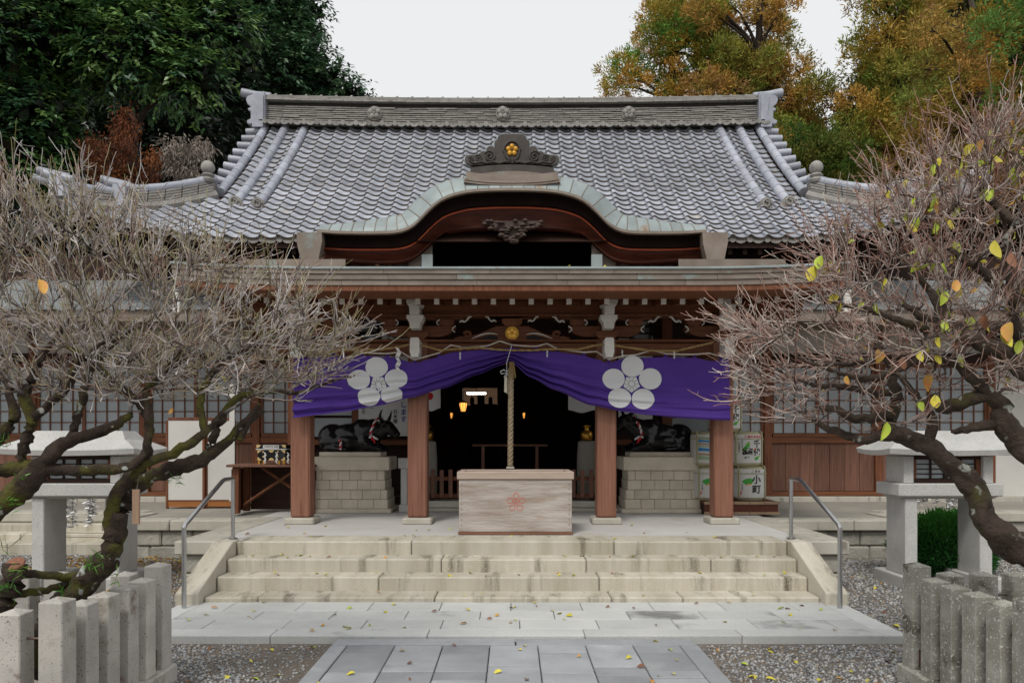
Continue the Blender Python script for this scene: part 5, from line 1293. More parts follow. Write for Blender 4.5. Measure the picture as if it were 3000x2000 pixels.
# ================================================================ stone-post fences round the plum trees
def post_mesh(h, w_, rough=.006, seed=0):
    b = MB().box(-w_/2, w_/2, -w_/2, w_/2, 0, h-.02, .006)
    b.v = [(x*(1-.015*z/h), y*(1-.015*z/h), z) for x, y, z in b.v]
    n = len(b.v); b.add([(-w_/2+.01, -w_/2+.01, h-.02), (w_/2-.01, -w_/2+.01, h-.02), (w_/2-.01, w_/2-.01, h-.02), (-w_/2+.01, w_/2-.01, h-.02), (0, 0, h+.002)], [(0,1,4),(1,2,4),(2,3,4),(3,0,4)])
    return b
def fence(sx, xin, label, mts):
    t = thing('stone_fence', label, 'fence', (sx*(xin+.07), 4.6, GZ), 'stone post fences round the plum trees')
    pm = {}
    def post(x, y, corner, m_):
        key = (corner, m_.name)
        if key not in pm: pm[key] = post_mesh(.74 if corner else .675, .135).mesh('post', m_)
        link('corner_post' if corner else 'post', pm[key], t, Matrix.Translation((x, y, .05)) @ Matrix.Rotation(R(random.uniform(-2, 2)), 4, 'Z'))
    xc = sx*(xin+.067); ys = [4.105, 4.335, 4.57, 4.805, 5.035, 5.27]
    for i, y in enumerate(ys): post(xc, y, i in (0, 5), mts[i % 2])
    xs_ = [xc+sx*.235*k for k in range(1, 9)]
    for k, x in enumerate(xs_):
        post(x, 4.105, False, mts[(k+1) % 2])
        post(x, 5.27, False, mts[k % 2])
    for z in (.27, .54):
        MB().tube([(xc, 4.105, z), (xc, 5.27, z)], .0075, 6).build('rod', m_iron, t)
        for y in (4.105, 5.27): MB().tube([(xc, y, z+.02), (xs_[-1], y, z+.02)], .0075, 6).build('rod', m_iron, t)
    # kerb stones under the posts
    for y0, y1 in ((4.0, 4.65), (4.65, 5.36)): MB().box(xc-.10, xc+.10, y0+.002, y1-.002, GZ-.06, .052, .01).build('kerb_stone', mts[0], t)
    for y in (4.105, 5.27):
        for k in range(3):
            a, b = sorted((xc+sx*(.102+.65*k), xc+sx*(.102+.65*(k+1)))); MB().box(a+.002, b-.002, y-.10, y+.09, GZ-.06, .051, .01).build('kerb_stone', mts[0], t)
    MB().box(xc-.025+sx*.0, xc+.025, 5.165, 5.20, .07, .19, .002).build('bracket', mat('rust', (.10,.045,.03), (.06,.03,.02), 20, rough=.9), t)
m_gr_a = mat('pale_granite', (.52,.49,.45), (.40,.38,.345), 4.0, rough=.85, bump=.3, bscale=140, rand=.10, speck=((.17,.15,.13), 85, .635), c3=(.30,.27,.21), s3=3.0, t3=.57)
m_gr_b = mat('stained_granite', (.49,.465,.43), (.37,.35,.32), 4.0, rough=.85, bump=.3, bscale=140, rand=.10, speck=((.15,.13,.12), 85, .635), c3=(.19,.115,.10), s3=4.0, t3=.60)
m_gr_c = mat('lichened_granite', (.36,.35,.31), (.23,.22,.185), 6.0, rough=.9, bump=.5, bscale=90, rand=.18, speck=((.52,.52,.49), 55, .60), c3=(.10,.095,.07), s3=4.5, t3=.56)
fence(-1, 2.44, 'pale speckled granite post fence round the leafless plum tree', (m_gr_a, m_gr_b))
fence(1, 2.80, 'darker lichened granite post fence round the plum tree with yellow leaves', (m_gr_c, m_gr_c))

# ================================================================ large stone lanterns
def stone_lantern(sx, label):
    t = thing('stone_lantern', label, 'lantern', (sx*5.13, 8.95, GZ), 'broad stone lanterns flanking the stairs')
    def X(a, b): return sorted((sx*a, sx*b))
    F0, F1 = 8.70, 9.13
    for (a, b) in ((4.60, 4.745), (5.475, 5.62)):
        p, q = X(a-.07, b+.07); MB().box(p, q, 8.52, 9.32, GZ-.03, .07, .012).build('foot_slab', m_granite2, t)
        p, q = X(a, b); MB().box(p, q, F0, F1+.02, .071, .975, .01).build('leg', m_granite2, t)
    p, q = X(4.50, 5.72); MB().box(p, q, F0-.05, F1+.07, 1.0, 1.15, .012).build('platform', m_granite2, t)
    pr = [(F0-.045, 1.0), (F0+.06, .965), (F1-.06, .965), (F1+.065, 1.0)]
    p, q = X(4.56, 5.66); MB().prism(pr, p, q, 'x').build('platform_underside', m_granite2, t)
    for (a, b) in ((4.585, 4.70), (5.515, 5.63)):
        p, q = X(a, b); MB().box(p, q, F0+.0, F1, 1.151, 1.47, .008).build('side_slab', m_granite2, t)
    p, q = X(4.701, 5.514); MB().box(p, q, F1-.06, F1-.01, 1.151, 1.47, .004).build('back_slab', m_granite2, t)
    # framed lattice window
    wx0, wx1 = X(4.705, 5.51); y = F0+.05
    fr_ = MB().box(wx0, wx1, y, y+.04, 1.155, 1.20).build('window_frame', m_woodd, t)
    MB().box(wx0, wx1, y, y+.04, 1.43, 1.468).build('frame_head', m_woodd, fr_)
    for x in (wx0, wx1-.05): MB().box(x, x+.05, y, y+.04, 1.201, 1.429).build('frame_stile', m_wood, fr_)
    n = 4
    for k in range(1, n): 
        x = wx0+.05+(wx1-wx0-.1)*k/n; MB().box(x-(.022 if k == 2 else .007), x+(.022 if k == 2 else .007), y+.005, y+.03, 1.201, 1.429).build('muntin', m_woodd, fr_)
    for k in range(1, 4): 
        z = 1.20+.0575*k; MB().box(wx0+.05, wx1-.05, y+.012, y+.03, z-.005, z+.005).build('muntin', m_woodd, fr_)
    for k in range(n):
        for j in range(4):
            x = wx0+.05+(wx1-wx0-.1)*k/n; MB().box(x+.008, x+(wx1-wx0-.1)/n-.008, y+.031, y+.036, 1.207+.0575*j, 1.253+.0575*j).build('pane', m_pane, fr_)
    # flared roof stone
    prof = [(-.84, 1.475), (.84, 1.475), (.855, 1.53), (.73, 1.575), (.60, 1.66), (.53, 1.765), (-.53, 1.765), (-.60, 1.66), (-.73, 1.575), (-.855, 1.53)]
    b = MB(); cx = sx*5.13; lev = [(1.475, .80, .40), (1.535, .815, .415), (1.585, .72, .33), (1.66, .62, .24), (1.765, .545, .16)]
    for z, hx_, hy_ in lev:
        for k in range(16):
            u = k/16*4; e = int(u); f_ = u-e; c4 = [(-1,-1),(1,-1),(1,1),(-1,1),(-1,-1)]
            q1 = c4[e]; q2 = c4[e+1]; xx, yy = q1[0]+(q2[0]-q1[0])*f_, q1[1]+(q2[1]-q1[1])*f_
            b.v.append((cx+xx*hx_, 8.915+yy*hy_, z+(.025*(abs(xx)*abs(yy))**2 if z < 1.6 else 0)))
    for i in range(len(lev)-1): b.f += [(i*16+k, i*16+(k+1) % 16, (i+1)*16+(k+1) % 16, (i+1)*16+k) for k in range(16)]
    b.f += [tuple(range(15, -1, -1)), tuple(64+k for k in range(16))]
    b.build('roof_stone', m_granite2, t)
    return t
stone_lantern(-1, 'broad pale stone lantern with lattice window standing behind the mossy trunk')
stone_lantern(1, 'broad pale stone lantern with lattice window standing in front of the plank wall')

# ================================================================ tied paper fortunes on wire frames
def fortunes(sx, strands, x0, x1, y, label, z0=.62, z1=1.05):
    t = thing('fortune_rack', label, 'rack', ((x0+x1)/2, y, GZ)); rr = random.Random(11+int(sx))
    for x in (x0-.05, x1+.05): MB().tube([(x, y, GZ-.02), (x, y, 1.12)], .009, 6).build('upright', m_steel, t)
    MB().tube([(x0-.05, y, 1.12), (x1+.05, y, 1.12)], .009, 6).build('cross_wire', m_steel, t)
    for k, z in enumerate((.30, .36)): MB().tube([(x0-.05, y, z), (x1+.05, y, z-.01)], .004, 5).build('cross_wire', m_iron, t)
    for (u, za, zb) in strands:
        b = MB(); x = x0+(x1-x0)*u; n = int((zb-za)/.0045)
        for i in range(n):
            z = za+(zb-za)*i/n; a = rr.uniform(0, 6.28); el_ = rr.uniform(-.5, .3); L_ = rr.uniform(.05, .085); w_ = .026
            d = Vector((math.cos(a)*math.cos(el_), math.sin(a)*math.cos(el_), math.sin(el_))); sd_ = d.cross(Vector((0,0,1))).normalized()*w_
            c = Vector((x+rr.uniform(-.025,.025), y+rr.uniform(-.025,.025), z)); n0 = len(b.v)
            b.add([c-sd_*.6, c+sd_*.6, c+d*L_+sd_, c+d*L_-sd_], [(0,1,2,3)])
        b.build('paper_strand', m_fortune, t, fix=False, kind='stuff')
        MB().tube([(x, y, za), (x, y, 1.12)], .004, 4).build('wire', m_iron, t)
ly = 10.45
fortunes(-1, [(.25, .42, 1.1), (.38, .45, 1.1), (.72, .47, 1.1), (.80, .60, 1.08)], PX(160, ly), PX(300, ly), ly, 'white paper fortunes tied in strands behind the left stone lantern')
fortunes(1, [(.02, .76, 1.1), (.14, .78, 1.1), (.22, .82, 1.1), (.45, .78, 1.1), (.74, .70, 1.1), (.82, .72, 1.1), (.97, .78, 1.1)], PX(2690, ly), PX(2812, ly), ly, 'white paper fortunes tied in strands above the round green bush')

# ================================================================ foliage tools
def leaf_quads(base, direc, nrm, L_, W_, col, fold=.25):
    """diamond leaves folded on the midrib: base (n,3), direction, normal, length, width"""
    n = len(base); side = np.cross(direc, nrm); side /= np.linalg.norm(side, axis=1, keepdims=True)+1e-9
    up = np.cross(side, direc)
    mid = base + direc*(L_*.45)[:, None]; w_ = (W_/2)[:, None]
    V = np.stack([base, mid + side*w_ + up*w_*fold, base+direc*L_[:, None], mid - side*w_ + up*w_*fold], 1).reshape(-1, 3)
    q = 4*np.arange(n)[:, None]; FF = np.concatenate([q+[0,1,2], q+[0,2,3]], 0)
    return V, FF, np.repeat(col, 4, 0)
def unit(a): return a/(np.linalg.norm(a, axis=1, keepdims=True)+1e-9)
def join(parts_):
    V, FF, C, o = [], [], [], 0
    for v, f, c in parts_: V.append(v); FF.append(f+o); C.append(c); o += len(v)
    return np.concatenate(V), np.concatenate(FF), np.concatenate(C)
m_leaf = foliage('leaf', .38, .22, spec=.5); m_needle = foliage('needle', .7, .25, spec=.2); m_dry = foliage('dry_leaf', .8, .25, spec=.2)

# ---- clipped green bush behind the right lantern
r = np.random.default_rng(21); n = 15000
bush = thing('round_bush', 'dense bright green clipped conifer bush between the lantern legs', 'bush', (5.58, 9.6, GZ))
th = r.uniform(0, 2*np.pi, n); ph = np.arccos(r.uniform(-.75, 1, n)); rad_ = r.uniform(.80, 1.03, n)
nd = np.stack([np.sin(ph)*np.cos(th), np.sin(ph)*np.sin(th), np.cos(ph)], 1)
lump = 1 + .06*np.sin(5*th+3*ph)+.05*np.sin(9*ph-2*th)
base = nd*(rad_*lump)[:, None]*np.array([.62, .45, .43]) + np.array([5.58, 9.6, .28])
dr = unit(nd*np.array([1,1,.6])+np.array([0,0,.55])+r.normal(0, .35, (n, 3)))
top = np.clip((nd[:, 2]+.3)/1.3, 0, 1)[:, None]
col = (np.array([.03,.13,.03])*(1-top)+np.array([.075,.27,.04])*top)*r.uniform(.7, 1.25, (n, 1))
V, FF, C = leaf_quads(base, dr, r.normal(0, 1, (n, 3)), r.uniform(.05, .10, n), r.uniform(.010, .02, n), col)
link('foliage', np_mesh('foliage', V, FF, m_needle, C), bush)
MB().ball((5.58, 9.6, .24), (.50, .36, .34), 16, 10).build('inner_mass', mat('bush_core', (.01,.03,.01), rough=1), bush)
MB().tube([(5.58, 9.6, GZ-.02), (5.58, 9.6, .3)], [.06, .04], 8).build('stem', m_woodd, bush)

# ================================================================ plum trees
def bark_material(name, base, moss, lichen, m3=.52):
    return mat(name, base, tuple(c*.45 for c in base), 14, rough=.95, bump=1.0, bscale=38, c3=moss, s3=3.2, t3=m3, speck=(lichen, 11, .66))
m_bark_l = bark_material('mossy_bark', (.060,.042,.032), (.085,.080,.018), (.40,.42,.38), .50)
m_bark_r = bark_material('plum_bark', (.085,.062,.048), (.075,.070,.022), (.36,.38,.33), .58)
m_twig = foliage('twig', .85, 0.0, spec=.2)

def poly_in(u, v, poly):
    c = np.zeros(len(u), bool); j = len(poly)-1
    for i in range(len(poly)):
        xi, yi = poly[i]; xj, yj = poly[j]
        c ^= ((yi > v) != (yj > v)) & (u < (xj-xi)*(v-yi)/(yj-yi+1e-9)+xi); j = i
    return c
class Tubes:
    """many thin tapering tubes gathered into one mesh"""
    def __init__(s): s.V = []; s.F = []; s.C = []; s.n = 0
    def add(s, pts, rad, col0, col1, k=4):
        pts = np.asarray(pts, float); m = len(pts)
        t = np.gradient(pts, axis=0); t = unit(t)
        up = np.array([.3, .2, 1.0]); a = unit(np.cross(t, up)); b = np.cross(t, a)
        th = 2*np.pi*np.arange(k)/k
        ring = (a[:, None]*np.cos(th)[None, :, None]+b[:, None]*np.sin(th)[None, :, None])*np.asarray(rad)[:, None, None]
        s.V.append((pts[:, None]+ring).reshape(-1, 3))
        i = np.arange(m-1)[:, None]*k; j = np.arange(k)[None]; j2 = (j+1) % k
        q = np.stack([i+j, i+j2, i+k+j2, i+k+j], -1).reshape(-1, 4)+s.n
        s.F.append(q); f = np.linspace(0, 1, m)[:, None]
        c = np.asarray(col0)*(1-f)+np.asarray(col1)*f; s.C.append(np.repeat(c, k, 0)); s.n += m*k
    def mesh(s, name, m_): return np_mesh(name, np.concatenate(s.V), np.concatenate(s.F), m_, np.concatenate(s.C))
def smooth_line(ctrl, step=.05, wob=.0, rr=None):
    """Catmull-Rom through (point, radius) control rows"""
    c = np.array(ctrl, float); out = []
    c = np.vstack([2*c[0]-c[1], c, 2*c[-1]-c[-2]])
    for i in range(1, len(c)-2):
        n = max(2, int(np.linalg.norm(c[i+1, :3]-c[i, :3])/step))
        for q in range(n):
            t = q/n; p0, p1, p2, p3 = c[i-1:i+3]
            out.append(.5*((2*p1)+(-p0+p2)*t+(2*p0-5*p1+4*p2-p3)*t*t+(-p0+3*p1-3*p2+p3)*t**3))
    out.append(c[-2]); o = np.array(out)
    if wob and rr is not None:
        o[1:, :3] += np.cumsum(rr.normal(0, wob, (len(o)-1, 3)), 0)*.35+rr.normal(0, wob, (len(o)-1, 3)); 
    o[:, 3] = np.maximum(o[:, 3], .003); return o
def gnarl(o, rr, k=10):
    """lumpy limb: ring radii modulated per vertex"""
    t = unit(np.gradient(o[:, :3], axis=0)); a = unit(np.cross(t, np.array([.3,.2,1.0]))); b = np.cross(t, a)
    th = 2*np.pi*np.arange(k)/k; L_ = np.cumsum(np.r_[0, np.linalg.norm(np.diff(o[:, :3], axis=0), axis=1)])
    ph = rr.uniform(0, 6.28, 4)
    m_ = 1+.13*np.sin(L_[:, None]*13+2*th[None]+ph[0])+.09*np.sin(L_[:, None]*21+3*th[None]+ph[1])+.12*np.sin(L_[:, None]*6+th[None]+ph[2])+.10*np.sin(L_*29+ph[3])[:, None]*np.cos(th[None]-ph[0])+rr.normal(0, .03, (len(o), k))
    V = o[:, None, :3]+(a[:, None]*np.cos(th)[None, :, None]+b[:, None]*np.sin(th)[None, :, None])*(o[:, 3][:, None]*m_)[:, :, None]
    n = len(o); i = np.arange(n-1)[:, None]*k; j = np.arange(k)[None]; j2 = (j+1) % k
    q = np.stack([i+j, i+j2, i+k+j2, i+k+j], -1).reshape(-1, 4)
    V = V.reshape(-1, 3); cap = np.array([[0, 1, 2, 3]])
    return V, q
def plum(name, label, limbs, poly, drange, n_att, n_twig, bark, cols, seed, bias, root):
    rr = np.random.default_rng(seed); t = thing(name, label, 'plum tree', root, 'old plum trees inside the stone fences')
    nodes = []; nrad = []
    for k, (nm, ctrl) in enumerate(limbs):
        c = [(*P(u, v, d), r_) if len(row) == 4 else row for row in ctrl for (u, v, d, r_) in [row]]
        o = smooth_line(c, .028, .004, rr); V, q = gnarl(o, rr, 18 if nm == 'trunk' else 12)
        link(nm, np_mesh(nm, V, q, bark, None, True), t)
        e0 = o[-1]; 
        nodes.append(o[:, :3]); nrad.append(o[:, 3])
    nodes = np.concatenate(nodes); nrad = np.concatenate(nrad)
    # boughs grow from the limbs to points spread through the crown
    u = rr.uniform(min(p[0] for p in poly), max(p[0] for p in poly), n_att*6); v = rr.uniform(min(p[1] for p in poly), max(p[1] for p in poly), n_att*6)
    ok = poly_in(u, v, poly); u, v = u[ok][:n_att], v[ok][:n_att]; d = rr.uniform(*drange, len(u))
    A = np.stack([(u-CX)*d/F, d, EYE-(v-HZ)*d/F], 1)
    order = np.argsort(np.min(np.linalg.norm(A[:, None]-nodes[None, ::4], axis=2), 1))
    tb_ = Tubes(); bx = []; br_ = []; bdir = []
    cur_n = nodes.copy(); cur_r = nrad.copy()
    for i in order:
        a = A[i]; dd = np.linalg.norm(cur_n-a, axis=1) + .6*np.maximum(0, .012-cur_r)*30*.3; j = int(np.argmin(dd)); p = cur_n[j]; L_ = np.linalg.norm(a-p)
        if L_ < .05: continue
        n = max(3, int(L_/.05)); s_ = np.linspace(0, 1, n+1)[:, None]
        side = rr.normal(0, 1, 3); side -= (a-p)*np.dot(side, a-p)/L_**2
        path = p+(a-p)*s_ + side*.13*L_*np.sin(np.pi*s_) + np.array([0,0,1])*(.08*L_*np.sin(np.pi*s_)*bias)
        path[1:-1] += rr.normal(0, .007, (n-1, 3))
        r0 = min(cur_r[j]*.85, .011+.024*L_**.9); r1 = .0042
        rad_ = r0+(r1-r0)*s_[:, 0]**.8
        cb_ = np.array(cols['bough'])*rr.uniform(.75, 1.2)
        tb_.add(path, rad_, cb_*(.42 if r0 > .013 else .65), np.array(cols['twig'][rr.integers(len(cols['twig']))]), 5)
        cur_n = np.vstack([cur_n, path[1:]]); cur_r = np.concatenate([cur_r, rad_[1:]])
        dirs = np.gradient(path, axis=0); bx.append(path[1:]); br_.append(rad_[1:]); bdir.append(dirs[1:])
    link('boughs', tb_.mesh('boughs', m_twig), t, kind='stuff')
    bx = np.concatenate(bx); br_ = np.concatenate(br_); bdir = unit(np.concatenate(bdir))
    tw = Tubes(); cen = np.array(P(*cols['centre']))
    tips = []
    for q in range(n_twig):
        i = rr.integers(len(bx)); p = bx[i]; out = p-cen; out /= np.linalg.norm(out)+1e-6
        dr = bdir[i]*.8+out*.95*cols['out']+rr.normal(0, .40, 3)+np.array([0, 0, cols['up']*rr.uniform(-.2, .9)]); dr /= np.linalg.norm(dr)
        L_ = rr.choice([.06, .12, .20, .30, .40], p=[.18, .22, .26, .22, .12])*rr.uniform(.8, 1.2); n = max(2, int(L_/.035))
        pts = [p]; cd = dr.copy()
        for s_ in range(n):
            cd = cd+rr.normal(0, .11, 3)+np.array([0, 0, .05*cols['up']]); cd /= np.linalg.norm(cd); pts.append(pts[-1]+cd*L_/n)
        e = pts[-1]; eu, ev = e[0]*F/e[1]+CX, HZ-(e[2]-EYE)*F/e[1]
        if e[2] < p[2]-.03 and not poly_in(np.array([eu]), np.array([ev+25]), poly)[0]: continue      # no long shoots hanging below the crown
        r0 = min(br_[i]*.85, .0047)*rr.uniform(.75, 1.15); c0 = np.array(cols['twig'][rr.integers(len(cols['twig']))])*rr.uniform(.7, 1.25)
        c1 = np.array(cols['tip'][rr.integers(len(cols['tip']))])*rr.uniform(.7, 1.2)
        tw.add(pts, np.linspace(r0, .0018, n+1), c0, c1, 3); tips.append((pts[-1], cd))
        # side spurs
        if L_ > .15:
            for z in range(rr.integers(1, 4)):
                k = rr.integers(1, n); d2 = cd+rr.normal(0, .9, 3); d2 /= np.linalg.norm(d2); l2 = rr.uniform(.02, .10)
                tw.add([pts[k], np.array(pts[k])+d2*l2*.5, np.array(pts[k])+d2*l2+np.array([0,0,.01])], [.0032, .0027, .0018], c0, c1, 3)
    link('twigs', tw.mesh('twigs', m_twig), t, kind='stuff')
    return t, tips, bx
LIMB_L = [
 ('trunk', [(95,1960,4.72,.10),(150,1850,4.70,.095),(200,1765,4.68,.085),(262,1690,4.66,.075),(318,1625,4.65,.068),(338,1560,4.65,.058),(352,1490,4.66,.058),(385,1430,4.68,.055),(425,1395,4.70,.048)]),
 ('limb', [(400,1415,4.69,.045),(470,1385,4.72,.048),(530,1365,4.75,.045),(590,1345,4.78,.042),(640,1310,4.82,.036),(690,1268,4.88,.030),(715,1235,4.9,.020),(760,1180,4.95,.013)]),
 ('limb', [(330,1590,4.65,.03),(322,1530,4.63,.038),(345,1450,4.6,.036),(378,1400,4.58,.034),(430,1355,4.56,.032),(520,1320,4.58,.028),(600,1270,4.62,.024),(660,1210,4.66,.018)]),
 ('limb', [(410,1380,4.57,.03),(425,1330,4.55,.030),(432,1290,4.55,.028),(440,1220,4.56,.026),(425,1150,4.58,.022),(500,1080,4.6,.016),(540,1000,4.62,.010)]),
 ('limb', [(-120,1560,4.35,.075),(-30,1500,4.36,.07),(40,1455,4.38,.066),(100,1400,4.4,.060),(150,1340,4.42,.052),(190,1298,4.45,.045),(260,1275,4.5,.034),(340,1240,4.55,.028),(390,1210,4.6,.022)]),
 ('limb', [(-80,1400,4.4,.04),(20,1372,4.42,.040),(100,1362,4.42,.040),(200,1368,4.44,.034),(300,1366,4.46,.030),(385,1352,4.5,.028),(430,1320,4.53,.022)]),
 ('limb', [(60,1340,4.41,.034),(75,1290,4.42,.034),(90,1230,4.44,.034),(70,1160,4.46,.030),(110,1060,4.5,.022),(180,960,4.55,.014)]),
 ('limb', [(-40,1330,4.6,.03),(0,1280,4.62,.036),(40,1220,4.64,.030),(20,1120,4.66,.024),(-20,1000,4.68,.016)]),
 ('limb', [(200,1290,4.5,.022),(240,1200,4.52,.024),(250,1120,4.54,.022),(300,1030,4.6,.018),(380,960,4.65,.012)]),
 ('limb', [(600,1330,4.79,.024),(640,1240,4.84,.026),(690,1170,4.9,.022),(780,1150,5.0,.018),(880,1150,5.05,.012)]),
 ('limb', [(700,1290,4.86,.02),(735,1230,4.92,.022),(770,1200,4.95,.014)]),
 ('limb', [(430,1220,4.56,.024),(380,1160,4.5,.026),(330,1120,4.45,.024),(280,1060,4.4,.018),(200,1010,4.36,.012)]),
 ('limb', [(600,1260,4.62,.020),(590,1190,4.62,.024),(600,1130,4.62,.022),(650,1060,4.66,.016),(740,1010,4.7,.011),(860,960,4.8,.007)]),
 ('limb', [(90,1230,4.44,.024),(150,1180,4.4,.026),(200,1130,4.38,.022),(230,1060,4.36,.016),(330,980,4.4,.010)]),
 ('limb', [(880,1150,5.05,.012),(940,1130,5.08,.012),(1000,1110,5.1,.008),(1040,1100,5.1,.005)]),
 ('stub', [(-60,1900,4.35,.075),(-10,1810,4.35,.07),(20,1740,4.36,.062),(42,1690,4.36,.060),(46,1652,4.36,.058)]),
 ('limb', [(60,1680,4.40,.026),(120,1685,4.5,.026),(180,1688,4.6,.026),(235,1690,4.66,.03)]),
 ('limb', [(20,1748,4.38,.02),(90,1735,4.5,.021),(150,1722,4.6,.022),(220,1705,4.66,.03)]),
]
POLY_L = [(-150,520),(0,505),(120,540),(260,575),(420,640),(560,710),(700,790),(820,850),(930,900),(1040,960),(1060,1010),(1000,1080),(960,1130),(880,1180),(760,1170),(650,1200),(480,1190),(300,1180),(100,1200),(-150,1230)]
cl = dict(bough=(.13,.105,.085), twig=[(.48,.44,.43), (.58,.55,.54), (.33,.29,.28), (.38,.31,.24), (.15,.12,.11), (.10,.08,.07), (.07,.055,.045)], tip=[(.46,.36,.26), (.44,.37,.20), (.36,.22,.17), (.60,.57,.56), (.50,.46,.45), (.30,.29,.12)], centre=(350,1250,4.7), out=1.0, up=.55)
tl, tips_l, bl = plum('plum_tree', 'leafless gnarled plum tree with mossy trunk and dense grey twigs', LIMB_L, POLY_L, (3.95, 5.35), 520, 3500, m_bark_l, cl, 4, .5, tuple(P(60, 2010, 4.72)))
cut = P(46, 1650, 4.36); MB().lathe([(.0, .004), (.035, .003), (.052, 0), (.054, -.012)], 14, (0,0,0)).build('cut_face', mat('cut_wood', (.30,.14,.09), (.20,.09,.06), 30, rough=.8), tl).matrix_basis = Matrix.Translation(cut + Vector((0, -.01, .005))) @ Matrix.Rotation(R(35), 4, 'X')
LIMB_R = [
 ('trunk', [(3260,1890,4.5,.12),(3200,1780,4.5,.115),(3120,1680,4.52,.108),(3030,1620,4.55,.10),(2960,1580,4.57,.088),(2905,1535,4.6,.080),(2878,1480,4.62,.072),(2858,1430,4.63,.066),(2815,1395,4.64,.062),(2770,1350,4.66,.060),(2715,1305,4.68,.055),(2655,1280,4.7,.048),(2600,1262,4.72,.044)]),
 ('limb', [(2640,1278,4.7,.045),(2600,1252,4.72,.044),(2618,1200,4.74,.040),(2622,1150,4.75,.034),(2610,1080,4.78,.022),(2560,1010,4.8,.014)]),
 ('limb', [(2660,1285,4.7,.034),(2590,1278,4.72,.038),(2540,1285,4.75,.030),(2470,1270,4.8,.024),(2400,1240,4.85,.018),(2360,1220,4.9,.010)]),
 ('limb', [(2720,1300,4.68,.03),(2728,1240,4.66,.030),(2720,1200,4.65,.026),(2680,1160,4.64,.020),(2640,1110,4.66,.014)]),
 ('limb', [(2600,1215,4.74,.024),(2540,1222,4.72,.030),(2490,1218,4.7,.028),(2440,1190,4.7,.022),(2390,1190,4.72,.014)]),
 ('limb', [(3180,1480,4.4,.075),(3080,1380,4.42,.07),(3000,1310,4.45,.066),(2950,1240,4.48,.060),(2930,1180,4.5,.052),(2900,1150,4.52,.045),(2850,1165,4.54,.038),(2790,1180,4.56,.038),(2760,1190,4.58,.034),(2740,1150,4.6,.020)]),
 ('limb', [(2950,1240,4.48,.035),(2880,1245,4.5,.028),(2820,1260,4.52,.020),(2785,1262,4.54,.010)]),
 ('limb', [(3100,1180,4.3,.06),(3000,1080,4.32,.056),(2930,1030,4.35,.052),(2860,1000,4.38,.048),(2790,960,4.42,.042),(2740,945,4.46,.036),(2700,930,4.5,.026),(2650,900,4.55,.016)]),
 ('limb', [(2900,1150,4.5,.04),(2850,1100,4.5,.034),(2790,1060,4.52,.030),(2700,1050,4.56,.024),(2600,1040,4.6,.018),(2480,1060,4.66,.012),(2400,1050,4.7,.008)]),
 ('limb', [(3080,900,4.2,.04),(2990,880,4.25,.036),(2930,840,4.3,.030),(2880,800,4.35,.024),(2800,740,4.4,.016),(2740,700,4.45,.010)]),
 ('limb', [(2760,950,4.45,.03),(2740,880,4.46,.024),(2700,820,4.5,.018),(2640,760,4.55,.012)]),
 ('limb', [(2700,1050,4.56,.022),(2620,1090,4.5,.022),(2540,1110,4.46,.018),(2430,1080,4.45,.012),(2330,1040,4.45,.007)]),
 ('limb', [(2620,1150,4.75,.020),(2560,1150,4.7,.022),(2480,1130,4.68,.018),(2380,1120,4.7,.012),(2280,1080,4.72,.007)]),
 ('limb', [(2790,960,4.42,.026),(2700,960,4.38,.024),(2620,930,4.36,.020),(2520,900,4.36,.014),(2420,880,4.38,.008)]),
 ('limb', [(3050,700,4.2,.03),(2960,640,4.25,.026),(2880,560,4.3,.018),(2820,500,4.35,.010)]),
 ('limb', [(3060,1050,4.3,.03),(2990,1000,4.3,.03),(2960,900,4.3,.024),(2950,780,4.3,.018),(2930,640,4.3,.012)]),
]
POLY_R = [(3150,330),(2990,330),(2900,360),(2780,420),(2660,500),(2560,570),(2450,650),(2370,740),(2300,820),(2240,880),(2180,930),(2150,990),(2130,1100),(2160,1190),(2260,1230),(2400,1250),(2560,1260),(2700,1180),(2850,1130),(3150,1230)]
cr_ = dict(bough=(.16,.115,.09), twig=[(.44,.38,.35), (.55,.50,.47), (.30,.215,.185), (.36,.265,.23), (.13,.10,.085), (.09,.065,.055), (.06,.045,.04)], tip=[(.40,.21,.16), (.46,.33,.27), (.34,.18,.14), (.54,.48,.42)], centre=(2800,1150,4.5), out=1.0, up=.45)
tr, tips_r, br2 = plum('plum_tree', 'gnarled plum tree with reddish twigs and scattered yellow leaves', LIMB_R, POLY_R, (3.8, 5.3), 500, 3300, m_bark_r, cr_, 9, .4, tuple(P(3220, 1960, 4.5)))
# leaves still on the right tree, a few on the left one
def leaf_mesh(seed, L_=.085, W_=.055):
    rr = np.random.default_rng(seed); b = MB(); n = 6; curl = rr.uniform(-.25, .25)
    for i in range(n+1):
        s_ = i/n; w_ = W_/2*math.sin(math.pi*min(1, s_*.94+.04))**.75*(1-.25*s_); y = s_*L_; z = -.25*L_*s_*s_*(1+curl)
        b.v += [(-w_, y, z+w_*.45), (0, y, z), (w_, y, z+w_*(.45+curl))]
    for i in range(n): b.f += [(3*i, 3*i+1, 3*i+4, 3*i+3), (3*i+1, 3*i+2, 3*i+5, 3*i+4)]
    return b
def leafmat(name, c, c2): return mat(name, c, c2, 30, rough=.55, bump=.1, bscale=60, rand=.2, spec=.35)
m_ly = leafmat('yellow_leaf', (.60,.50,.04), (.50,.46,.06)); m_lg = leafmat('yellow_green_leaf', (.33,.46,.045), (.46,.50,.06)); m_lo = leafmat('orange_leaf', (.55,.22,.06), (.50,.34,.06)); m_lb = leafmat('brown_leaf', (.24,.10,.05), (.16,.07,.04))
lms = {(m_.name, k): leaf_mesh(k).mesh('leaf', m_, True) for m_ in (m_ly, m_lg, m_lo, m_lb) for k in range(3)}
rr = np.random.default_rng(31)
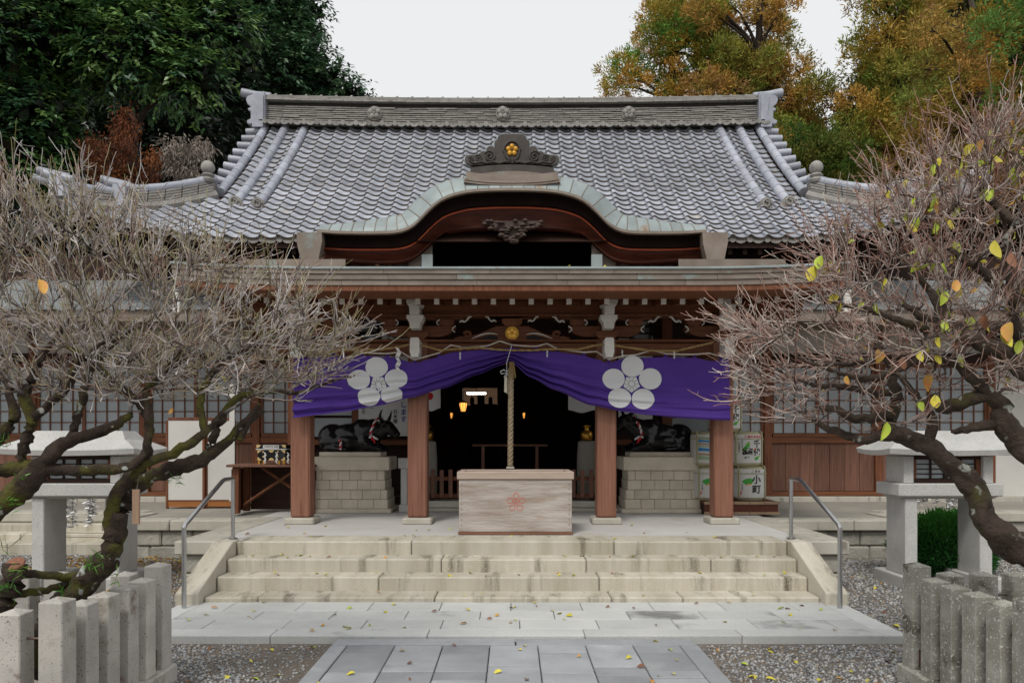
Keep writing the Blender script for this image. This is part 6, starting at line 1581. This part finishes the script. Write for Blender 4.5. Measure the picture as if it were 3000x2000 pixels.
proj = np.stack([br2[:, 0]*F/br2[:, 1]+CX, HZ-(br2[:, 2]-EYE)*F/br2[:, 1]], 1)
wgt = np.clip((proj[:, 0]-2350)/500, .03, 1.2)*np.where(proj[:, 1] < 1060, 1, .35)*(proj[:, 0] < 3010); wgt /= wgt.sum()
for q in range(210):
    i = rr.choice(len(br2), p=wgt); p = br2[i]; m_ = [m_lg, m_ly, m_ly, m_lg, m_lg, m_lo, m_lb][rr.integers(7)]
    sc = rr.uniform(.45, 1.0) if q > 14 else rr.uniform(1.0, 1.35)
    M = Matrix.Translation(p) @ Matrix.Rotation(rr.uniform(0, 6.28), 4, 'Z') @ Matrix.Rotation(R(rr.uniform(-110, -30)), 4, 'X') @ Matrix.Rotation(rr.uniform(0, 6.28), 4, 'Y') @ Matrix.Scale(sc, 4)
    link('leaf', lms[(m_.name, int(rr.integers(3)))], tr, M)
for (u, v, d, m_, sc) in ((2390,800,4.05,m_ly,1.3), (2408,770,4.05,m_lg,1.1), (2915,725,3.9,m_ly,1.25), (2965,965,3.85,m_lo,1.5), (2950,980,3.85,m_ly,1.3), (2965,760,3.9,m_lb,1.1), (2650,1065,4.3,m_lb,1.0), (2480,1120,4.4,m_lo,.7)):
    link('leaf', lms[(m_.name, 1)], tr, Matrix.Translation(P(u, v-20, d)) @ Matrix.Rotation(R(rr.uniform(-40, 40)), 4, 'Y') @ Matrix.Rotation(R(-100), 4, 'X') @ Matrix.Scale(sc, 4))
for (u, v, d, m_, sc) in ((112,820,4.05,m_lo,1.2), (450,745,4.4,m_lb,.7), (505,1195,4.6,m_lo,.5), (650,1100,4.6,m_ly,.5)):
    link('leaf', lms[(m_.name, 2)], tl, Matrix.Translation(P(u, v, d)) @ Matrix.Rotation(R(rr.uniform(-40, 40)), 4, 'Y') @ Matrix.Rotation(R(-95), 4, 'X') @ Matrix.Scale(sc, 4))
# ferns and moss tufts along the left trunk
def tuft(u, v, d, n, L_, col, seed):
    r = np.random.default_rng(seed); c = np.array(P(u, v, d)); base = c+r.normal(0, .018, (n, 3))
    dr = unit(r.normal(0, .7, (n, 3))+np.array([.1, -.5, .35])); return leaf_quads(base, dr, r.normal(0, 1, (n, 3)), r.uniform(.5, 1.1, n)*L_, np.full(n, .007), np.array(col)*r.uniform(.7, 1.3, (n, 1)))
fern = join([tuft(*a) for a in ((265,1650,4.58,26,.09,(.10,.26,.03),1), (300,1640,4.58,16,.08,(.12,.28,.04),2), (195,1740,4.58,30,.09,(.08,.24,.03),3), (340,1690,4.6,10,.07,(.10,.26,.03),4), (60,1665,4.28,20,.09,(.14,.28,.03),5), (20,1725,4.26,26,.08,(.07,.22,.03),6), (520,1405,4.7,18,.06,(.08,.24,.03),7), (25,1478,4.3,16,.06,(.10,.30,.03),8), (10,1300,4.5,22,.06,(.08,.24,.03),9), (20,1610,4.27,8,.16,(.16,.26,.05),10), (65,1400,4.33,10,.05,(.12,.30,.04),11))])
link('fern_tufts', np_mesh('fern_tufts', *fern[:2], m_leaf, fern[2]), tl, kind='stuff')
# small wooden tablet hanging from the left tree
tab = thing('wooden_tablet', 'small blank wooden tablet hanging from the mossy left limb', 'tablet', tuple(P(399, 1535, 4.5)))
a, b = P(389, 1433, 4.5), P(410, 1535, 4.5); MB().box(a.x, b.x, 4.49, 4.505, b.z, a.z, .002).build('board', mat('tablet_wood', (.36,.25,.17), (.28,.18,.12), 5, stretch=(10,10,.6), rough=.8), tab)
MB().tube([((a.x+b.x)/2, 4.5, a.z-.01), P(408, 1392, 4.55)], .0025, 4).build('string', m_iron, tab)

# ================================================================ trees behind the hall
m_trunk = mat('forest_bark', (.055,.040,.030), (.030,.022,.017), 8, stretch=(4,4,.5), rough=.95, bump=.6, bscale=14)
def trunk_part(t, base, top, r0, r1, rr, n=10):
    pts = [Vector(base).lerp(Vector(top), k/n)+Vector((rr.uniform(-.12,.12), rr.uniform(-.12,.12), 0))*(k > 0) for k in range(n+1)]
    MB().tube(pts, [r0+(r1-r0)*k/n for k in range(n+1)], 9).build('trunk', m_trunk, t, True); return pts
def limbs_part(t, pts, targets, rr, r0=.09):
    for tg_ in targets:
        j = min(range(len(pts)), key=lambda k: (pts[k]-Vector(tg_)).length+abs(pts[k].z-(tg_[2]-1.0))*.6); p = pts[j]; q = Vector(tg_); m_ = (p+q)/2+Vector((0, 0, .35))
        MB().tube([p, p.lerp(m_, .6), m_.lerp(q, .4), q], [r0, r0*.7, r0*.5, r0*.25], 6).build('limb', m_trunk, t, True)
def visible_d(p): return p[:, 0]*F/p[:, 1]+CX, HZ-(p[:, 2]-EYE)*F/p[:, 1]
def broadleaf(name, label, base, lobes, n_spray, seed, cols, L0=.15, core=True, droop=.45):
    """lobes: (x,y,z,rx,ry,rz); sprays of drooping leaves over every lobe's outside, thinner inside"""
    rr = random.Random(seed); r = np.random.default_rng(seed)
    t = thing(name, label, 'tree', base, 'evergreen trees behind the hall')
    pts = trunk_part(t, base, (lobes[0][0], lobes[0][1], lobes[0][2]+lobes[0][5]*.5), .32, .08, rr)
    limbs_part(t, pts, [l[:3] for l in lobes], rr)
    parts_ = []
    area = np.array([l[3]*l[5]+l[3]*l[4] for l in lobes]); num = np.maximum(60, (n_spray*area/area.sum()).astype(int))
    for l, m_ in zip(lobes, num):
        nd = unit(r.normal(0, 1, (m_, 3))); nd[:, 1] = np.where(nd[:, 1] > .5, -nd[:, 1], nd[:, 1])     # more on the yard side
        rad_ = 1-np.abs(r.normal(0, .16, m_)); c = np.array(l[:3])+nd*np.array(l[3:])*rad_[:, None]*(1+.16*np.sin(4*nd[:, 0:1]*3+nd[:, 2:3]*5+l[0]))
        K = 11
        outd = unit(nd+np.array([0, -.25, .25])+r.normal(0, .35, (m_, 3)))
        sp = outd[:, None]*np.linspace(-.05, .42, K)[None, :, None]
        sp[..., 2] -= droop*np.linspace(0, .42, K)[None]**2*2.0
        base_ = (c[:, None]+sp+r.normal(0, .035, (m_, K, 3))).reshape(-1, 3)
        side = unit(np.cross(outd, np.array([0, 0, 1.0])))
        sg = np.where(np.arange(K) % 2, 1.0, -1.0)
        dr = unit((outd[:, None]*.7+side[:, None]*sg[None, :, None]*.8+np.array([0, 0, -.55])+r.normal(0, .28, (m_, K, 3))).reshape(-1, 3))
        nr = unit(np.repeat(outd, K, 0)*.5+np.array([0, -.15, 1.0])+r.normal(0, .3, (m_*K, 3)))
        cc = np.array(cols)[r.integers(0, len(cols), m_)]*r.uniform(.75, 1.25, (m_, 1)); cc = np.repeat(cc, K, 0)*r.uniform(.8, 1.2, (m_*K, 1))
        parts_.append(leaf_quads(base_, dr, nr, r.uniform(.75, 1.2, m_*K)*L0, r.uniform(.38, .48, m_*K)*L0, cc))
        if core:                                          # near-black filler leaves: inner shade put into colour, also hides sky
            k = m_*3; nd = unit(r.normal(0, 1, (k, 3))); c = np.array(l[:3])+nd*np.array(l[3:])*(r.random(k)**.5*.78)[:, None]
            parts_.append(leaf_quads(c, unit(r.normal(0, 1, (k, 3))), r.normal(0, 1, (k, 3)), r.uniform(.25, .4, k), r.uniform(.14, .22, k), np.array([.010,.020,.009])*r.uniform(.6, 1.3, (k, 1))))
    V, FF, C = join(parts_); link('crown', np_mesh('crown', V, FF, m_leaf, C), t); return t
GRN = [(0.051,0.123,0.043), (0.065,0.152,0.043), (0.087,0.181,0.051), (0.041,0.109,0.051), (0.109,0.189,0.043)]
GRN2 = [(0.045,0.112,0.053), (0.060,0.135,0.060), (0.075,0.150,0.060)]
def lob(u, v, d, ru, rv, rd=None):
    p = P(u, v, d); k = d/F; return (p.x, p.y, p.z, ru*k, (rd or ru*k*.8), rv*k)
# big glossy evergreens at the left, nearest first
broadleaf('evergreen_tree', 'large glossy evergreen tree with drooping sprays overhanging the left roof corner', tuple(P(250, 1290, 18.5)[:2])+(GZ,),
          [lob(420,150,17,200,120), lob(560,230,16.6,100,70), lob(300,40,17.5,230,120), lob(520,10,17.6,170,90), lob(640,80,17.2,110,80), lob(300,200,17.2,90,60)], 1500, 41, GRN+[(.15,.26,.07), (.12,.22,.06)], .175)
broadleaf('evergreen_tree', 'dark evergreen tree at the left edge of the yard above the plum twigs', tuple(P(-60, 1290, 16.5)[:2])+(GZ,),
          [lob(60,90,16.5,160,110), lob(-60,250,16.6,140,150), lob(90,330,16.8,130,90), lob(40,470,17,150,90), lob(170,480,17.4,110,80), lob(-120,560,17,160,120), lob(150,200,17.6,120,110), lob(-150,60,17,150,140)], 1500, 42, GRN, .16)
broadleaf('evergreen_tree', 'broad dense evergreen tree whose edge meets the pale sky left of the ridge', tuple(P(760, 1290, 27)[:2])+(GZ,),
          [lob(800,230,26,170,150), lob(850,120,26.5,100,110), lob(720,60,26.5,180,150), lob(960,250,26,75,75), lob(900,200,26,85,90), lob(1015,285,26,75,45), lob(880,30,27,80,80), lob(690,300,26.2,160,130), lob(760,-120,27,180,140)], 2600, 43, GRN2+[(.06,.115,.045)], .19)
broadleaf('evergreen_tree', 'shaded evergreen tree deep behind the left roof corner', tuple(P(420, 1290, 24)[:2])+(GZ,),
          [lob(420,330,23,260,180), lob(200,380,23.5,220,180), lob(560,420,23,180,140), lob(380,120,24,280,200), lob(80,200,24,260,230), lob(640,200,24,170,160), lob(60,480,23,240,160), lob(-120,330,23,240,260), lob(300,520,22.5,260,120)], 2600, 44, [(.010,.022,.010), (.012,.028,.013)], .24)  # leaf colours darkened to near black, the deep shade is in them
# ---- conifers
def conifer(name, label, base, puffs, seed, cols, cat='tree', group='autumn-tinged conifers behind the hall', L0=.26, per=230, fuzz=1.0, hang=.0, trunk=True, top=None, limbs=True):
    rr = random.Random(seed); r = np.random.default_rng(seed); t = thing(name, label, cat, base, group)
    if trunk:
        pts = trunk_part(t, base, top or (base[0], base[1], max(p[2] for p in puffs)+.5), .34, .06, rr)
        if limbs: limbs_part(t, pts, [p[:3] for p in puffs[::2]], rr, .07)
    parts_ = []
    for (x, y, z, rx, ry, rz) in puffs:
        # each puff is a cluster of small brushes
        nb = max(8, int(26*rx*rz/.25)); bd = unit(r.normal(0, 1, (nb, 3))); bd[:, 1] = -np.abs(bd[:, 1])*np.sign(r.random(nb)-.25)
        bc = np.array([x, y, z])+bd*np.array([rx, ry, rz])*(r.uniform(.45, 1.0, nb)**.5)[:, None]
        ci = r.integers(0, len(cols)); c0 = np.array(cols[ci])
        n = max(6, int(per/26)); k = nb*n
        od = np.repeat(unit(bd+np.array([0, -.2, .35-hang])), n, 0)
        dr = unit(od*.9+r.normal(0, .55, (k, 3))+np.array([0, 0, -hang*1.2]))
        b_ = np.repeat(bc, n, 0)+r.normal(0, .085*fuzz, (k, 3))
        mix = r.random((nb, 1)); c1 = np.array(cols[r.integers(0, len(cols))])
        cc = np.repeat(c0*(1-mix*.6)+c1*mix*.6, n, 0)*r.uniform(.65, 1.25, (k, 1))
        inner = np.repeat(np.clip(np.linalg.norm((bc-np.array([x, y, z]))/np.array([rx, ry, rz]), axis=1), 0, 1), n)
        parts_.append(leaf_quads(b_, dr, r.normal(0, 1, (k, 3)), r.uniform(.5, 1.1, k)*L0, r.uniform(.16, .30, k)*L0, cc, .1))
    V, FF, C = join(parts_); link('crown', np_mesh('crown', V, FF, m_needle, C), t); return t
def puffs(poly, d, n, r0, seed, squash=.8):
    r = np.random.default_rng(seed); out_ = []
    us = [p[0] for p in poly]; vs_ = [p[1] for p in poly]
    while len(out_) < n:
        u, v = r.uniform(min(us), max(us)), r.uniform(min(vs_), max(vs_))
        if not poly_in(np.array([u]), np.array([v]), poly)[0]: continue
        dd = r.uniform(*d); p = P(u, v, dd); q = r.uniform(.65, 1.25)*r0; out_.append((p.x, p.y, p.z, q, q*.9, q*squash))
    return out_
BR = [(0.520,0.286,0.072), (0.442,0.260,0.072), (0.572,0.364,0.085), (0.351,0.280,0.065), (0.312,0.169,0.072), (0.286,0.305,0.058), (0.208,0.260,0.052)]
OL = [(0.351,0.316,0.058), (0.257,0.293,0.052), (0.468,0.374,0.065), (0.164,0.257,0.047), (0.515,0.339,0.070)]
GR = [(0.137,0.312,0.049), (0.176,0.370,0.049), (0.108,0.234,0.039), (0.468,0.273,0.049), (0.585,0.293,0.058)]
DK = [(.03,.035,.018), (.025,.03,.015), (.035,.028,.018)]  # near-black foliage colours, shade in the gaps painted into the filler cedar
def gxy(u, d): p = P(u, 1290, d); return (p.x, p.y, GZ)
conifer('cypress_tree', 'bright green cypress with orange patches, leftmost of the conifers', gxy(1960, 25), puffs([(1760,285),(1800,180),(1840,130),(1900,60),(1960,-20),(2060,-120),(2100,-20),(2110,120),(2080,290),(1900,330)], (24, 26), 66, .62, 51), 51, GR, L0=.16, per=560)
conifer('cedar_tree', 'russet cedar rising just behind the right end of the ridge', gxy(2230, 24), puffs([(2070,-60),(2060,120),(2040,300),(2100,420),(2250,500),(2380,480),(2420,350),(2400,220),(2320,170),(2310,60),(2300,-80)], (23, 25.5), 92, .56, 52), 52, BR+OL[:2], L0=.17, per=620)
conifer('cedar_tree', 'tall brown and olive cedar right of the sky gap', gxy(2640, 23), puffs([(2520,-60),(2510,60),(2500,160),(2460,300),(2480,420),(2560,520),(2700,560),(2780,420),(2760,200),(2740,-80)], (21.5, 24.5), 100, .55, 53), 53, BR+OL, L0=.17, per=620)
conifer('cedar_tree', 'golden brown cedar above the right plum tree', gxy(2860, 20), puffs([(2700,60),(2690,260),(2640,380),(2700,520),(2850,600),(2960,560),(2960,300),(2900,150),(2860,60)], (18.5, 21), 80, .46, 54), 54, BR+[(.30,.17,.04)], L0=.16, per=620)
conifer('cypress_tree', 'fresh green cypress with orange tips at the right edge', gxy(3060, 17), puffs([(2880,-40),(2900,120),(2930,240),(2880,280),(2920,380),(3120,520),(3260,300),(3260,-60)], (15.5, 17.5), 70, .48, 55), 55, [(.11,.22,.05), (.14,.26,.055), (.09,.19,.04), (.40,.20,.03)], L0=.15, per=560)
conifer('cedar_tree', 'low green cedar between the roof corner and the trees', gxy(2330, 21), puffs([(2260,380),(2280,480),(2300,560),(2450,560),(2560,560),(2540,480),(2420,420)], (20, 21.5), 42, .50, 56), 56, [(.07,.14,.02), (.10,.15,.025), (.17,.14,.03)], L0=.16, per=560)
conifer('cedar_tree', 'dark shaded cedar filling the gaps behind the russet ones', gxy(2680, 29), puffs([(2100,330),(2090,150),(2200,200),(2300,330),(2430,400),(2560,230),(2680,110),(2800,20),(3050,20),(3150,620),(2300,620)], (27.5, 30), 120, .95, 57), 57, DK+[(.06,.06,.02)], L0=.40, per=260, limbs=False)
conifer('dead_cedar', 'rust-brown dead cedar drooping behind the left roof corner', gxy(400, 16.4), puffs([(260,430),(250,500),(330,560),(480,570),(500,520),(440,470),(450,380),(360,320),(350,400),(290,400)], (15.6, 16.6), 30, .27, 58), 58, [(.20,.065,.024), (.26,.10,.036), (.13,.042,.018), (.09,.032,.016)], group=None, L0=.13, per=620, hang=.9, top=tuple(P(400, 330, 16.3)))
conifer('dead_cedar', 'ashen grey dead cedar branch cluster beside the rust-brown one', gxy(545, 16.6), puffs([(470,440),(520,420),(600,430),(620,490),(560,530),(490,510)], (15.8, 16.5), 14, .20, 59), 59, [(.26,.22,.185), (.20,.165,.14), (.30,.26,.22)], group=None, L0=.13, per=560, hang=1.0, top=tuple(P(545, 430, 16.4)))
# distant woods close the view at both sides, low behind the side wings
def wood(name, label, u0, u1, v0, v1, d, n, seed, cols, L0=.95):
    r = np.random.default_rng(seed); u = r.uniform(u0, u1, n); v = r.uniform(v0, v1, n); dd = r.uniform(*d, n)
    b_ = np.stack([(u-CX)*dd/F, dd, EYE-(v-HZ)*dd/F], 1); b_[:, 2] = np.maximum(b_[:, 2], 0)
    V, FF, C = leaf_quads(b_, unit(r.normal(0, 1, (n, 3))), r.normal(0, 1, (n, 3)), r.uniform(.5, 1.2, n)*L0, r.uniform(.3, .5, n)*L0, np.array(cols)[r.integers(0, len(cols), n)]*r.uniform(.6, 1.3, (n, 1)))
    link(name, np_mesh(name, V, FF, m_leaf, C), None, None, label, 'woodland', None, 'stuff')
wood('woodland', 'dark woodland behind the left side of the hall', -500, 900, 150, 1300, (29, 34), 26000, 61, [(.016,.03,.014), (.012,.022,.012)])
wood('woodland', 'dark woodland behind the right side of the hall', 2250, 3500, 430, 1300, (31, 36), 22000, 62, [(.022,.026,.012), (.03,.022,.012)])

# ================================================================ fallen leaves
rr = random.Random(77)
fl_me = {}
for m_, nm in ((m_ly, 'yellow'), (m_lb, 'brown'), (m_lo, 'orange'), (m_lg, 'yellow-green')):
    for k in range(3): fl_me[(nm, k)] = leaf_mesh(40+k, .062, .042).mesh('fallen_leaf', m_, True)
def drop(x, y, z, place):
    nm = rr.choices(['yellow', 'brown', 'orange', 'yellow-green'], [.50, .22, .16, .12])[0]
    M = Matrix.Translation((x, y, z+.010)) @ Matrix.Rotation(rr.uniform(0, 6.28), 4, 'Z') @ Matrix.Rotation(R(rr.uniform(-14, 14)), 4, 'X') @ Matrix.Rotation(R(rr.uniform(-25, 25)), 4, 'Y') @ Matrix.Scale(rr.uniform(.5, 1.15), 4)
    link('fallen_leaf', fl_me[(nm, rr.randrange(3))], None, M, 'small %s fallen leaf lying on the %s' % (nm, place), 'leaf', '%s leaves on the %s' % (nm, place))
for k in range(46): drop(rr.uniform(-3.2, 3.2), rr.uniform(6.36, 7.56), .002, 'pale landing slabs')
for k in range(44):
    y = 3.9 + 2.3*rr.random(); drop(rr.uniform(-1.4, 1.45), y, -.018, 'grey slab path')
for k in range(40):
    i = rr.randrange(3); drop(rr.uniform(-3.05, 3.05), rr.uniform(D[i]+.03, D[i+1]-.05), H[i+1]+.002, 'stone steps')
for k in range(24): drop(rr.uniform(-3.3, 3.3), rr.uniform(8.6, 10.1), .4985, 'porch floor')
for k in range(46):
    y = 4.4+2.6*rr.random()**1.2
    x = rr.uniform(1.6, 2.7 if y < 5.4 else 4.6)
    if y > 6.2 and x < 3.5: x = rr.uniform(3.5, 4.6)
    drop(x, y, GZ+.006, 'gravel nearest the barrel side')
for k in range(36):
    y = 4.4+2.6*rr.random()**1.2
    x = -rr.uniform(1.6, 2.4 if y < 5.4 else 4.6)
    if y > 6.2 and x > -3.5: x = -rr.uniform(3.5, 4.6)
    drop(x, y, GZ+.006, 'gravel nearest the mossy tree')
for k in range(12): drop(rr.uniform(3.6, 4.5), rr.uniform(7.2, 9.5), GZ+.006, 'gravel nearest the barrel side')
# countless leaves drifted under the left lantern and along the terrace
r = np.random.default_rng(91); n = 2600
x = -(3.55+2.9*r.random(n)); y = 8.3+2.55*r.random(n); keep = r.random(n) < .35+.65*(y > 9.2)
x, y = x[keep], y[keep]; n = len(x)
b_ = np.stack([x, y, np.full(n, GZ+.012)+r.uniform(0, .02, n)], 1); a = r.uniform(0, 6.28, n)
dr = unit(np.stack([np.cos(a), np.sin(a), r.uniform(-.25, .25, n)], 1)); nr = unit(np.stack([r.normal(0, .3, n), r.normal(0, .3, n), np.ones(n)], 1))
cc = np.array([(.50,.36,.05), (.34,.18,.05), (.22,.10,.045), (.52,.42,.08), (.16,.08,.04)])[r.integers(0, 5, n)]*r.uniform(.7, 1.2, (n, 1))
V, FF, C = leaf_quads(b_, dr, nr, r.uniform(.045, .075, n), r.uniform(.025, .045, n), cc)
link('leaf_litter', np_mesh('leaf_litter', V, FF, m_dry, C), None, None, 'drift of yellow and brown leaves on the earth round the left stone lantern', 'leaf litter', None, 'stuff')
# leaves caught on the porch roof edge
for k in range(14): 
    x = rr.uniform(-2.8, 2.6); drop(x, rr.uniform(9.05, 9.4), 3.765+lift(x), 'copper edge of the porch roof')

bpy.data.scenes.remove(TS)
